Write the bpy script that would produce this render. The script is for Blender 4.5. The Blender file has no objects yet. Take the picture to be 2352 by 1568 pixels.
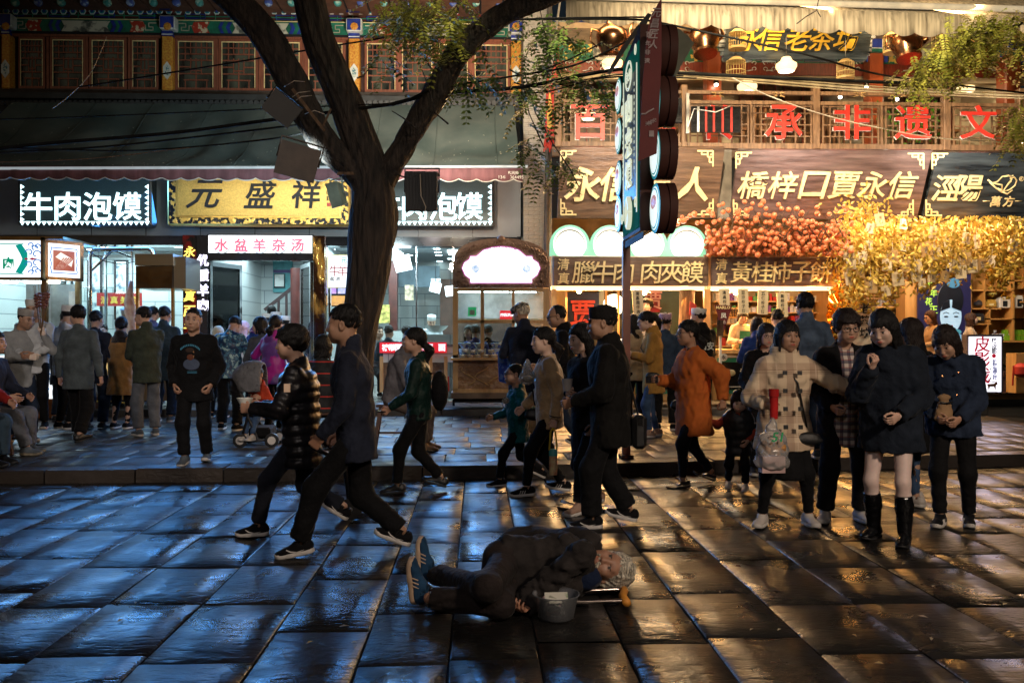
import bpy,math,random
import numpy as np
from mathutils import Vector,Matrix,Euler
random.seed(7);np.random.seed(7)
SC=bpy.context.scene
COL=SC.collection
R=math.radians

FPX,H0=2091.0,1.45
YAW,PIT=R(2.2),R(0.25)
cd=bpy.data.cameras.new('camera');cam=bpy.data.objects.new('camera',cd);COL.objects.link(cam)
cd.sensor_width=36.0;cd.lens=36.0*FPX/2352.0;cd.clip_end=400;cd.clip_start=0.05
cam.location=(0,0,H0);cam.rotation_euler=(R(90)-PIT,0,-YAW)
SC.camera=cam
w=bpy.data.worlds.new('World');SC.world=w;w.use_nodes=True
nt=w.node_tree;bg=nt.nodes['Background']
sky=nt.nodes.new('ShaderNodeTexSky');sky.sky_type='NISHITA';sky.sun_disc=False
sky.sun_elevation=R(8);sky.sun_rotation=R(200)
nt.links.new(sky.outputs[0],bg.inputs[0]);bg.inputs[1].default_value=0.003
sl=bpy.data.lights.new('fill_sun','SUN');sl.energy=0.025;sl.angle=R(40);sl.color=(1.0,0.78,0.60)  # weak warm fill sun added over the whole street, no moon
so=bpy.data.objects.new('fill_sun',sl);COL.objects.link(so);so.rotation_euler=(R(58),0,R(-14))
SC.view_settings.view_transform='Standard';SC.view_settings.look='None'
SC.view_settings.gamma=1.0;SC.view_settings.use_curve_mapping=False
SC.view_settings.exposure=0.32
SC.cycles.use_denoising=True
SC.cycles.sample_clamp_indirect=3.0
SC.cycles.max_bounces=6;SC.cycles.diffuse_bounces=2;SC.cycles.glossy_bounces=3;SC.cycles.transparent_max_bounces=16
SC.cycles.caustics_reflective=False;SC.cycles.caustics_refractive=False
def light(kind,loc,to,energy,color,size=1.0,size_y=None,spread=None,blend=0.6,ang=80):
    l=bpy.data.lights.new('shop_or_fill_light',kind);l.energy=energy;l.color=color  # one name for shop lamps and for the unseen fill and rim lamps
    if kind=='AREA':
        l.shape='RECTANGLE';l.size=size;l.size_y=size_y or size
        if spread:l.spread=R(spread)
    elif kind=='SPOT':
        l.spot_size=R(ang);l.spot_blend=blend;l.shadow_soft_size=size
    else:
        l.shadow_soft_size=size
    o=bpy.data.objects.new('shop_or_fill_light',l);COL.objects.link(o);o.location=loc
    d=Vector(to)-Vector(loc);o.rotation_euler=d.to_track_quat('-Z','Y').to_euler()
    return o
light('SPOT',(5.2,-2.5,5.6),(2.3,7.0,1.1),1500,(1.0,.80,.62),.35,ang=70,blend=1.0)  # unseen fill spots added behind the camera, standing in for shops opposite
light('SPOT',(-1.5,-2.5,5.6),(-1.2,7.0,.7),240,(.95,.85,.85),.35,ang=70,blend=1.0)
light('SPOT',(-1.5,-2.5,6.2),(-4.2,12.2,.9),1250,(1.0,.86,.76),.35,ang=36,blend=1.0)  # another unseen fill spot, added for the people on the left pavement

RM=Euler((R(90)-PIT,0,-YAW)).to_matrix()
def ray(u,v):
    return RM@Vector(((u-1176)/FPX,-(v-784)/FPX,-1.0))
def P(u,v,Y):
    d=ray(u,v);return Vector((0,0,H0))+d*(Y/d.y)
def G(u,v,z=0.0):
    d=ray(u,v);return Vector((0,0,H0))+d*((z-H0)/d.z)
def X(u,Y):return P(u,775,Y).x
def Z(v,Y,u=1176):return P(u,v,Y).z

MATS={}
def nd(nt,t,**k):
    n=nt.nodes.new(t)
    for a,b in k.items():setattr(n,a,b)
    return n
def M(name,c,r=.6,m=0.0,var=.25,vs=5.0,bump=.15,bs=70.0,coat=0.0,st=(1,1,1),c2=None,emit=0.0,det=3.0,rv=0.0,lo=.35,hi=.65,sheen=0.0,bd=.01,spec=None):
    if name in MATS:return MATS[name]
    mt=bpy.data.materials.new(name);mt.use_nodes=True;MATS[name]=mt
    nt=mt.node_tree;b=nt.nodes['Principled BSDF'];L=nt.links.new
    tc=nd(nt,'ShaderNodeTexCoord');mp=nd(nt,'ShaderNodeMapping');mp.inputs['Scale'].default_value=st
    L(tc.outputs['Object'],mp.inputs[0])
    n1=nd(nt,'ShaderNodeTexNoise');n1.inputs['Scale'].default_value=vs;n1.inputs['Detail'].default_value=det+2
    L(mp.outputs[0],n1.inputs['Vector'])
    cr=nd(nt,'ShaderNodeValToRGB');e=cr.color_ramp.elements
    e[0].position=lo;e[1].position=hi
    if c2 is None:
        e[0].color=(*[x*(1-var)for x in c],1);e[1].color=(*[min(1,x*(1+var))for x in c],1)
    else:
        e[0].color=(*c,1);e[1].color=(*c2,1)
    L(n1.outputs['Fac'],cr.inputs[0]);L(cr.outputs[0],b.inputs['Base Color'])
    b.inputs['Roughness'].default_value=r;b.inputs['Metallic'].default_value=m
    if coat:b.inputs['Coat Weight'].default_value=coat;b.inputs['Coat Roughness'].default_value=.12
    if sheen:b.inputs['Sheen Weight'].default_value=sheen;b.inputs['Sheen Roughness'].default_value=.4
    if spec is not None:b.inputs['Specular IOR Level'].default_value=spec
    if rv:
        mr=nd(nt,'ShaderNodeMapRange');mr.inputs[3].default_value=max(.02,r-rv);mr.inputs[4].default_value=min(1,r+rv)
        L(n1.outputs['Fac'],mr.inputs[0]);mr.inputs[1].default_value=.3;mr.inputs[2].default_value=.7
        L(mr.outputs[0],b.inputs['Roughness'])
    if bump:
        n2=nd(nt,'ShaderNodeTexNoise');n2.inputs['Scale'].default_value=bs;n2.inputs['Detail'].default_value=det
        L(mp.outputs[0],n2.inputs['Vector'])
        bp=nd(nt,'ShaderNodeBump');bp.inputs['Strength'].default_value=bump;bp.inputs['Distance'].default_value=bd
        L(n2.outputs['Fac'],bp.inputs['Height']);L(bp.outputs[0],b.inputs['Normal'])
    if emit:
        L(cr.outputs[0],b.inputs['Emission Color']);b.inputs['Emission Strength'].default_value=emit
    return mt
def EM(name,c,s,c2=None,vs=3.0):
    if name in MATS:return MATS[name]
    mt=M(name,tuple(x*.5 for x in c),r=.4,bump=0)
    nt=mt.node_tree;b=nt.nodes['Principled BSDF']
    if c2:
        n=nd(nt,'ShaderNodeTexNoise');n.inputs['Scale'].default_value=vs
        cr=nd(nt,'ShaderNodeValToRGB');cr.color_ramp.elements[0].position=.35;cr.color_ramp.elements[1].position=.65
        cr.color_ramp.elements[0].color=(*c,1);cr.color_ramp.elements[1].color=(*c2,1)
        tc=nd(nt,'ShaderNodeTexCoord');nt.links.new(tc.outputs['Object'],n.inputs['Vector'])
        nt.links.new(n.outputs['Fac'],cr.inputs[0]);nt.links.new(cr.outputs[0],b.inputs['Emission Color'])
    else:b.inputs['Emission Color'].default_value=(*c,1)
    b.inputs['Emission Strength'].default_value=s
    return mt
def fabric(name,c,r=.85,var=.22,sheen=.05,bs=16,bump=.6):
    return M('fabric_'+name,c,r=r,var=var,vs=7,bump=bump,bs=bs if bs<60 else 22,sheen=sheen,spec=.18,bd=.028,det=9)
def glass(name,tint=(1,1,1),f=1.45,rough=.02):
    if name in MATS:return MATS[name]
    mt=bpy.data.materials.new(name);mt.use_nodes=True;MATS[name]=mt;nt=mt.node_tree
    nt.nodes.remove(nt.nodes['Principled BSDF']);out=nt.nodes['Material Output']
    t=nd(nt,'ShaderNodeBsdfTransparent');t.inputs[0].default_value=(*tint,1)
    g=nd(nt,'ShaderNodeBsdfGlossy');g.inputs['Roughness'].default_value=rough
    fr=nd(nt,'ShaderNodeFresnel');fr.inputs[0].default_value=f;mx=nd(nt,'ShaderNodeMixShader')
    nt.links.new(fr.outputs[0],mx.inputs[0]);nt.links.new(t.outputs[0],mx.inputs[1]);nt.links.new(g.outputs[0],mx.inputs[2])
    nt.links.new(mx.outputs[0],out.inputs[0]);return mt
def film(name,c=(.8,.8,.8),dif=.28,rough=.15):
    if name in MATS:return MATS[name]
    mt=glass(name,(.97,.97,.97),1.5,rough);nt=mt.node_tree;out=nt.nodes['Material Output'];src=out.inputs[0].links[0].from_socket
    d=nd(nt,'ShaderNodeBsdfDiffuse');d.inputs[0].default_value=(*c,1);m2=nd(nt,'ShaderNodeMixShader');m2.inputs[0].default_value=dif
    nt.links.new(src,m2.inputs[1]);nt.links.new(d.outputs[0],m2.inputs[2]);nt.links.new(m2.outputs[0],out.inputs[0]);return mt
def pattern(name,fn,r=.8,emit=0,bump=.2,bs=200):
    """procedural colour built by fn(nt, object-coordinate socket) -> colour socket"""
    if name in MATS:return MATS[name]
    mt=M(name,(.5,.5,.5),r=r,bump=bump,bs=bs,bd=.004)
    nt=mt.node_tree;b=nt.nodes['Principled BSDF']
    tc=[n for n in nt.nodes if n.type=='TEX_COORD'][0]
    c=fn(nt,tc.outputs['Object']);nt.links.new(c,b.inputs['Base Color'])
    if emit:nt.links.new(c,b.inputs['Emission Color']);b.inputs['Emission Strength'].default_value=emit
    return mt
def mth(nt,op,a,b=None,c=None):
    n=nd(nt,'ShaderNodeMath',operation=op)
    for i,x in enumerate((a,b,c)):
        if x is None:continue
        if isinstance(x,(int,float)):n.inputs[i].default_value=x
        else:nt.links.new(x,n.inputs[i])
    return n.outputs[0]
def mixc(nt,f,a,b):
    n=nd(nt,'ShaderNodeMix',data_type='RGBA')
    if isinstance(f,(int,float)):n.inputs[0].default_value=f
    else:nt.links.new(f,n.inputs[0])
    for i,x in((6,a),(7,b)):
        if isinstance(x,tuple):n.inputs[i].default_value=(*x[:3],1)
        else:nt.links.new(x,n.inputs[i])
    return n.outputs[2]
def sep(nt,v):
    n=nd(nt,'ShaderNodeSeparateXYZ');nt.links.new(v,n.inputs[0]);return n.outputs

WM={}
ORD=('first second third fourth fifth sixth seventh eighth ninth tenth eleventh twelfth thirteenth fourteenth fifteenth sixteenth seventeenth eighteenth nineteenth twentieth '
       'twenty-first twenty-second twenty-third twenty-fourth twenty-fifth twenty-sixth twenty-seventh twenty-eighth twenty-ninth thirtieth thirty-first thirty-second thirty-third thirty-fourth thirty-fifth').split()
def tag(o,label=None,cat=None,group=None,kind=None):
    if label:o['label']=label
    if cat:o['category']=cat
    if group:o['group']=group
    if kind:o['kind']=kind
    return o
def thing(name,label,cat,loc=(0,0,0),rz=0.0,group=None):
    o=bpy.data.objects.new(name,None);COL.objects.link(o);o.empty_display_size=.1
    o.location=loc;o.rotation_euler=(0,0,rz);tag(o,label,cat,group)
    WM[o]=Matrix.Translation(Vector(loc))@Matrix.Rotation(rz,4,'Z');return o
def npmesh(name,V,F,smooth=True,cols=None):
    me=bpy.data.meshes.new(name);V=np.asarray(V,np.float32);F=np.asarray(F,np.int32)
    me.vertices.add(len(V));me.vertices.foreach_set('co',V.ravel())
    n,k=F.shape;me.loops.add(n*k);me.loops.foreach_set('vertex_index',F.ravel())
    me.polygons.add(n);me.polygons.foreach_set('loop_start',np.arange(0,n*k,k,dtype=np.int32))
    me.polygons.foreach_set('loop_total',np.full(n,k,np.int32))
    if smooth:me.polygons.foreach_set('use_smooth',np.ones(n,bool))
    me.update(calc_edges=True)
    if cols is not None:
        a=me.color_attributes.new('Col','FLOAT_COLOR','POINT')
        a.data.foreach_set('color',np.hstack([cols,np.ones((len(cols),1))]).astype(np.float32).ravel())
    return me
def link(name,me,mat,parent=None,M4=None,**tg):
    o=bpy.data.objects.new(name,me);COL.objects.link(o)
    if mat is not None and not me.materials:
        for m_ in(mat if isinstance(mat,(list,tuple))else[mat]):me.materials.append(m_)
    base=WM.get(parent,Matrix())if parent else Matrix()
    if parent:o.parent=parent
    w_=M4 if M4 is not None else base.copy()
    WM[o]=w_
    loc=base.inverted()@w_
    if M4 is not None:o.matrix_basis=loc
    if tg:tag(o,**tg)
    return o
class MB:
    def __init__(s):s.v=[];s.f=[];s.mi=[];s.cm=0
    def add(s,vs,fs,T=None):
        k=len(s.v)
        s.v+=[tuple(T@Vector(p))if T is not None else tuple(p)for p in vs]
        s.f+=[tuple(i+k for i in f)for f in fs];s.mi+=[s.cm]*len(fs);return s
    def box(s,a,b,T=None):
        x0,y0,z0=[min(p,q)for p,q in zip(a,b)];x1,y1,z1=[max(p,q)for p,q in zip(a,b)]
        return s.add([(x0,y0,z0),(x1,y0,z0),(x1,y1,z0),(x0,y1,z0),(x0,y0,z1),(x1,y0,z1),(x1,y1,z1),(x0,y1,z1)],
                     [(0,3,2,1),(4,5,6,7),(0,1,5,4),(1,2,6,5),(2,3,7,6),(3,0,4,7)],T)
    def bar(s,p,q,wd,ht=None,up=(0,0,1)):
        p,q=Vector(p),Vector(q);ht=ht or wd;d=(q-p);L=d.length;d.normalize()
        up=Vector(up)
        if abs(d.dot(up))>.95:up=Vector((0,1,0))if abs(d.y)<.9 else Vector((1,0,0))
        x=d.cross(up).normalized();z=x.cross(d)
        T=Matrix(((*x,0),(*d,0),(*z,0),(0,0,0,1))).transposed();T.translation=p
        return s.box((-wd/2,0,-ht/2),(wd/2,L,ht/2),T)
    def tube(s,pts,r,n=8,cap=True):
        pts=[Vector(p)for p in pts];rs=r if isinstance(r,(list,tuple))else[r]*len(pts)
        k=len(s.v);vs=[];fs=[];up=None
        for i,p in enumerate(pts):
            d=(pts[min(i+1,len(pts)-1)]-pts[max(i-1,0)]).normalized()
            if up is None:
                up=Vector((0,0,1))if abs(d.z)<.9 else Vector((1,0,0))
            x=d.cross(up)
            if x.length<1e-5:x=d.orthogonal()
            x.normalize();up=x.cross(d).normalized()
            for j in range(n):
                a=2*math.pi*j/n;vs.append(p+(x*math.cos(a)+up*math.sin(a))*rs[i])
        for i in range(len(pts)-1):
            for j in range(n):
                a,b=i*n+j,i*n+(j+1)%n;fs.append((a,b,b+n,a+n))
        if cap:fs.append(tuple(range(n))[::-1]);fs.append(tuple((len(pts)-1)*n+j for j in range(n)))
        return s.add(vs,fs)
    def lathe(s,prof,c=(0,0,0),n=20,T=None,cap=True,sx=1,sy=1):
        vs=[];fs=[];c=Vector(c)
        for r_,z_ in prof:
            for j in range(n):
                a=2*math.pi*j/n;vs.append((c.x+r_*sx*math.cos(a),c.y+r_*sy*math.sin(a),c.z+z_))
        for i in range(len(prof)-1):
            for j in range(n):
                a,b=i*n+j,i*n+(j+1)%n;fs.append((a,b,b+n,a+n))
        if cap:fs.append(tuple(range(n))[::-1]);fs.append(tuple((len(prof)-1)*n+j for j in range(n)))
        return s.add(vs,fs,T)
    def prism(s,poly,y0,y1,T=None):
        """poly in x,z, extruded along y"""
        n=len(poly);vs=[(x,y0,z)for x,z in poly]+[(x,y1,z)for x,z in poly]
        fs=[tuple(range(n)),tuple(range(2*n-1,n-1,-1))]+[(i,i+n,(i+1)%n+n,(i+1)%n)for i in range(n)]
        return s.add(vs,fs,T)
    def ball(s,c,r,n=12,sc=(1,1,1)):
        m=max(4,n//2);prof=[(math.sin(math.pi*i/m)*1.0,-math.cos(math.pi*i/m))for i in range(m+1)]
        vs=[];fs=[]
        for a_,z_ in prof:
            for j in range(n):
                a=2*math.pi*j/n;vs.append((c[0]+r*sc[0]*a_*math.cos(a),c[1]+r*sc[1]*a_*math.sin(a),c[2]+r*sc[2]*z_))
        for i in range(m):
            for j in range(n):
                a,b=i*n+j,i*n+(j+1)%n;fs.append((a,b,b+n,a+n))
        return s.add(vs,fs)
    def mesh(s,name,smooth=False,inv=None):
        me=bpy.data.meshes.new(name)
        v=s.v if inv is None else[tuple(inv@Vector(p))for p in s.v]
        me.from_pydata(v,[],s.f)
        if smooth:me.polygons.foreach_set('use_smooth',[True]*len(s.f))
        if any(s.mi):me.polygons.foreach_set('material_index',s.mi)
        me.update();return me
    def build(s,name,mat,parent=None,smooth=False,**tg):
        inv=WM[parent].inverted()if parent else None
        me=s.mesh(name,smooth,inv)
        if smooth and smooth!='all':
            try:me.set_sharp_from_angle(angle=R(40))
            except Exception:pass
        return link(name,me,mat,parent,**tg)
def box(name,a,b,mat,parent=None,bev=0.0,**tg):
    if bev:
        x0,y0,z0=[min(p,q)for p,q in zip(a,b)];x1,y1,z1=[max(p,q)for p,q in zip(a,b)]
        e=min(bev,(x1-x0)/3,(y1-y0)/3,(z1-z0)/3);m_=MB();vs=[];
        for x,sx in((x0,1),(x1,-1)):
            for y,sy in((y0,1),(y1,-1)):
                for z,sz in((z0,1),(z1,-1)):
                    vs+=[(x,y+sy*e,z+sz*e),(x+sx*e,y,z+sz*e),(x+sx*e,y+sy*e,z)]
        import bmesh
        bm=bmesh.new();[bm.verts.new(p)for p in vs];bmesh.ops.convex_hull(bm,input=bm.verts)
        me=bpy.data.meshes.new(name);bm.to_mesh(me);bm.free()
        if parent:me.transform(WM[parent].inverted())
        return link(name,me,mat,parent,**tg)
    return MB().box(a,b).build(name,mat,parent,**tg)

def textmesh(body,bold=.0,ext=.02,shear=0.0,res=2):
    c=bpy.data.curves.new('t','FONT');c.body=body;c.extrude=ext;c.offset=bold;c.shear=shear;c.resolution_u=res
    o=bpy.data.objects.new('t',c);COL.objects.link(o)
    dg=bpy.context.evaluated_depsgraph_get();me=bpy.data.meshes.new_from_object(o.evaluated_get(dg))
    bpy.data.objects.remove(o);bpy.data.curves.remove(c);return me
TXC={}
def text(body,ctr,h,mat,parent,w_=None,bold=.02,ext=.02,shear=0.0,face=None,name='character',tilt=0.0,spin=0.0,sepw=False):
    """ctr: centre in world; faces -Y unless face (outward vector); h: height of glyph box"""
    key=(body,bold,ext,shear)
    if key not in TXC:
        me=textmesh(body,bold,ext,shear);n=len(me.vertices);co=np.empty(n*3,np.float32)
        me.vertices.foreach_get('co',co);co=co.reshape(-1,3)
        lo,hi=co.min(0),co.max(0);co-=(lo+hi)/2;me.vertices.foreach_set('co',co.ravel());me.update()
        TXC[key]=(me,hi-lo)
    me,dim=TXC[key];me=me.copy();me.materials.clear();me.name=name
    sy=h/dim[1];sx=(w_/dim[0])if w_ else sy
    f=Vector(face or(0,-1,0)).normalized();upv=Vector((0,0,1));x=upv.cross(f).normalized();y=f.cross(x)
    T=Matrix(((*x,0),(*y,0),(*f,0),(0,0,0,1))).transposed()
    T=T@Matrix.Rotation(spin,4,'Z')
    T=Matrix.Translation(Vector(ctr))@T@Matrix.Diagonal((sx,sy,min(sx,sy),1))
    if parent:T=WM[parent].inverted()@T
    me.transform(T);return link(name,me,mat,parent)

def surfnet(f,lo,hi,h):
    lo=np.array(lo,float);hi=np.array(hi,float)
    ax=[np.arange(lo[i],hi[i]+h,h)for i in range(3)]
    g=np.stack(np.meshgrid(*ax,indexing='ij'),-1);sh=g.shape[:3]
    v=f(g.reshape(-1,3)).reshape(sh);s=v<0
    c8=[(0,0,0),(1,0,0),(0,1,0),(1,1,0),(0,0,1),(1,0,1),(0,1,1),(1,1,1)]
    def sl(a,o):return a[o[0]:sh[0]-1+o[0],o[1]:sh[1]-1+o[1],o[2]:sh[2]-1+o[2]]
    cnt=sum(sl(s,o).astype(np.int8)for o in c8);act=(cnt>0)&(cnt<8)
    I=np.argwhere(act);idm=-np.ones(act.shape,np.int64);idm[act]=np.arange(len(I))
    vals=[v[I[:,0]+o[0],I[:,1]+o[1],I[:,2]+o[2]]for o in c8]
    acc=np.zeros((len(I),3));n=np.zeros(len(I))
    for a,b in((0,1),(2,3),(4,5),(6,7),(0,2),(1,3),(4,6),(5,7),(0,4),(1,5),(2,6),(3,7)):
        m=(vals[a]<0)!=(vals[b]<0)
        t=np.where(m,vals[a]/np.where(m,vals[a]-vals[b],1),0)[:,None]
        ca,cb=np.array(c8[a]),np.array(c8[b]);acc+=m[:,None]*(ca+t*(cb-ca));n+=m
    V=lo+(I+acc/n[:,None])*h
    Fs=[]
    for d in range(3):
        e=[0,0,0];e[d]=1
        A=s[:sh[0]-e[0],:sh[1]-e[1],:sh[2]-e[2]];B=s[e[0]:,e[1]:,e[2]:]
        E=np.argwhere(A!=B);o1,o2=[x for x in range(3)if x!=d]
        E=E[(E[:,o1]>0)&(E[:,o2]>0)&(E[:,o1]<sh[o1]-1)&(E[:,o2]<sh[o2]-1)]
        q=[]
        for a,b in((1,1),(0,1),(0,0),(1,0)):
            c=E.copy();c[:,o1]-=a;c[:,o2]-=b;q.append(idm[c[:,0],c[:,1],c[:,2]])
        q=np.stack(q,1);flip=A[E[:,0],E[:,1],E[:,2]]
        if d==1:flip=~flip
        q[~flip]=q[~flip][:,::-1];Fs.append(q)
    F=np.vstack(Fs);F=F[(F>=0).all(1)]
    return V,F
def nrm(a):
    a=np.asarray(a,float);return a/max(1e-9,np.linalg.norm(a))
def cap(p,a,b,ra,rb,side=(1,0,0)):
    a=np.asarray(a,float);b=np.asarray(b,float);ab=b-a;L2=max(1e-9,ab@ab)
    h=np.clip(((p-a)@ab)/L2,0,1)[:,None];q=p-a-h*ab;h=h[:,0]
    if np.isscalar(ra):return np.sqrt((q*q).sum(1))-(ra+(rb-ra)*h)
    w_=ab/math.sqrt(L2);s=nrm(np.asarray(side,float)-w_*(w_@np.asarray(side,float)));f=np.cross(w_,s)
    rs=ra[0]+(rb[0]-ra[0])*h;rf=ra[1]+(rb[1]-ra[1])*h;rm=np.minimum(rs,rf)
    return(np.sqrt((q@s/rs)**2+(q@f/rf)**2+(q@w_/rm)**2)-1)*rm
def ell(p,c,r):
    q=(p-np.asarray(c,float));r=np.asarray(r,float)
    k0=np.sqrt(((q/r)**2).sum(1));k1=np.sqrt(((q/r**2)**2).sum(1))+1e-9
    return k0*(k0-1)/k1
def smin(a,b,k):
    h=np.clip(.5+.5*(b-a)/k,0,1);return b+(a-b)*h-k*h*(1-h)
def smax(a,b,k):return-smin(-a,-b,k)
def wob(p,sc,seed=0):
    r_=np.random.RandomState(seed);o=0
    for i in range(4):
        k=r_.normal(size=3)*sc*(1+.5*i);o=o+np.sin(p@k+r_.rand()*6.28+1.3*np.sin(p@(r_.normal(size=3)*sc*.6)+i))/(1+.6*i)
    return o/2.2
# ================================================================== people
def skin_mat(name,c):
    def fn(nt,co):
        a=nd(nt,'ShaderNodeAttribute',attribute_name='Col');n=nd(nt,'ShaderNodeTexNoise');n.inputs['Scale'].default_value=30
        nt.links.new(co,n.inputs['Vector'])
        t=mixc(nt,n.outputs['Fac'],tuple(x*.85 for x in c),tuple(min(1,x*1.12)for x in c))
        m=nd(nt,'ShaderNodeMix',data_type='RGBA',blend_type='MULTIPLY');m.inputs[0].default_value=1
        nt.links.new(t,m.inputs[6]);nt.links.new(a.outputs[0],m.inputs[7]);return m.outputs[2]
    m=pattern(name,fn,r=.5,bump=.12,bs=300);m.node_tree.nodes['Principled BSDF'].inputs['Subsurface Weight'].default_value=.08
    m.node_tree.nodes['Principled BSDF'].inputs['Subsurface Radius'].default_value=(.02,.008,.004)
    return m
SKIN=dict(mid=skin_mat('skin_mid',(.52,.31,.215)),fair=skin_mat('skin_fair',(.68,.46,.36)),tan=skin_mat('skin_tan',(.42,.235,.15)),old=skin_mat('skin_weathered',(.40,.21,.135)))
TPL={}
def head_tpl(kind,h):
    """kind: m, f, k(id), o(ld), c(losed eyes female)"""
    key=('head',kind,h)
    if key in TPL:return TPL[key]
    fem=kind in 'fck';j=.9 if fem else 1.0;ns=.82 if fem else 1.0
    def f(p):
        q=p.copy();q[:,0]=np.abs(q[:,0])
        d=ell(q,(0,.018,.034),(.074,.094,.086))
        d=smin(d,ell(q,(0,-.022,-.012),(.063*j,.068,.088)),.03)
        d=smin(d,ell(q,(0,-.055,-.084),(.028*j,.03,.026)),.03)
        d=smin(d,ell(q,(.044*j,-.005,-.058),(.020,.04,.030)),.03)
        if kind=='k':d=smin(d,ell(q,(.034,-.056,-.045),(.026,.024,.026)),.02)
        d=smin(d,ell(q,(.040,-.066,-.014),(.022,.018,.018)),.02);d=smin(d,ell(q,(.034*j,-.050,-.040),(.026,.028,.038)),.03)
        d=smin(d,cap(q,(0,-.078,.031),(.036,-.070,.032),.012,.009),.014)
        d=smax(d,-ell(q,(.031,-.100,.010),(.020,.016,.013)),.010)
        d=smin(d,cap(q,(0,-.083,.018),(0,-.100,-.022),.008,.0125*ns),.012)
        d=smin(d,ell(q,(.0115*ns,-.094,-.027),(.0075,.010,.0075)),.006)
        d=smin(d,ell(q,(0,-.084,-.056),(.026,.014,.016)),.012)
        d=smin(d,ell(q,(0,-.0935,-.0475),(.020,.008,.0045)),.004)
        d=smin(d,ell(q,(0,-.0925,-.0565),(.017,.0085,.0052)),.004)
        d=smax(d,-cap(q,(0,-.104,-.0520),(.021,-.097,-.0515),.0022,.0015),.003)
        d=smin(d,ell(q,(.031,-.0735,.0095),(.0125,.0125,.0115)),.003)
        e=ell(q,(.077,.008,.000),(.009,.019,.031));e=smin(e,ell(q,(.075,.002,-.022),(.008,.010,.014)),.008)
        e=smax(e,-ell(q,(.086,.004,.004),(.007,.010,.018)),.005);d=smin(d,e,.006)
        nr=.047 if fem else .055
        d=smin(d,cap(p,(0,.024,-.05),(0,.040,-.185),nr,nr+.004),.025)
        return d
    V,F=surfnet(f,(-.095,-.13,-.22),(.095,.12,.13),h)
    q=V.copy();q[:,0]=np.abs(q[:,0]);C=np.ones((len(V),3))
    def bl(m,c):C[:]=C*(1-m[:,None])+np.array(c)*m[:,None]
    def msk(c,r,pw=6):return np.clip(1.6-1.6*(((q-np.array(c))/np.array(r))**2).sum(1),0,1)
    fr=(V[:,1]<-.05)
    
    
    bl(msk((.031,-.085,.010),(.023,.03,.016))*.35*fr,(.62,.5,.48))
    lip=(.85,.22,.22)if fem and kind!='k' else(.85,.6,.57)
    bl(msk((0,-.09,-.052),(.023,.03,.0105))*fr*.9,lip)
    bl(msk((.031,-.086,.0355),(.024,.04,.0075))*(1 if not fem else .85)*fr,(.10,.08,.08)if kind!='o' else(.9,.9,.9))
    if kind=='c':
        bl(msk((.031,-.09,.004),(.017,.03,.0038))*fr,(.06,.04,.04))
    else:
        bl(msk((.031,-.09,.0095),(.0165,.03,.0075))*fr,(1.25,1.45,1.6))
        bl(msk((.0305,-.09,.0095),(.0095,.03,.0095))*fr,(.03,.03,.03))
        bl(msk((.031,-.09,.0165),(.021,.03,.0045))*fr,(.04,.05,.05))
    if kind=='m':bl(msk((0,-.08,-.07),(.055,.06,.04))*.18*fr,(.5,.5,.52))
    bl(msk((0,-.1,-.0345),(.014,.03,.004))*.5*fr,(.2,.12,.1))
    TPL[key]=(V,F,C);return TPL[key]
def hand_tpl(pose,h):
    """left hand, wrist at origin, fingers down, palm facing -X, thumb to -Y"""
    key=('hand',pose,h)
    if key in TPL:return TPL[key]
    curl=dict(relax=(22,28,18),grip=(62,78,50),flat=(6,6,4),point=(55,70,40),half=(45,45,30))[pose]
    segs=[]
    for i,(y0,L,r)in enumerate(((-.030,.074,.0082),(-.010,.082,.0085),(.010,.076,.0082),(.028,.060,.0072))):
        a=np.array((0,y0,-.088+(.004 if i in(0,3)else 0)));ang=0
        cu=curl if not(pose=='point' and i==0)else(10,8,5)
        for k,fr in enumerate((.45,.30,.25)):
            ang+=R(cu[k]+i*2);d=np.array((-math.sin(ang),(y0*.12)*(1 if k==0 else 0),-math.cos(ang)))
            b=a+d*L*fr;segs.append((a,b,r*(1-.08*k),r*(1-.08*(k+1))));a=b
    t0=np.array((-.006,-.022,-.022));tc={'grip':1.0,'half':.6,'point':.8}.get(pose,.25)
    t1=t0+np.array((-.014-.01*tc,-.030+.006*tc,-.032));t2=t1+np.array((-.010-.016*tc,-.010+.020*tc,-.028));t3=t2+np.array((-.006-.010*tc,.0+.016*tc,-.022))
    segs+=[(t0,t1,.013,.011),(t1,t2,.0105,.0095),(t2,t3,.0095,.0078)]
    def f(p):
        d=cap(p,(0,0,.05),(0,0,-.01),(.022,.028),(.019,.029),side=(1,0,0))
        d=smin(d,cap(p,(0,0,-.02),(0,0,-.078),(.0155,.034),(.0125,.042),side=(1,0,0)),.018)
        g=None
        for a,b,r1,r2 in segs:
            e=cap(p,a,b,r1,r2);g=e if g is None else smin(g,e,.0035)
        return smin(d,g,.007)
    V,F=surfnet(f,(-.11,-.085,-.185),(.045,.065,.06),h)
    TPL[key]=(V,F);return TPL[key]
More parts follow.
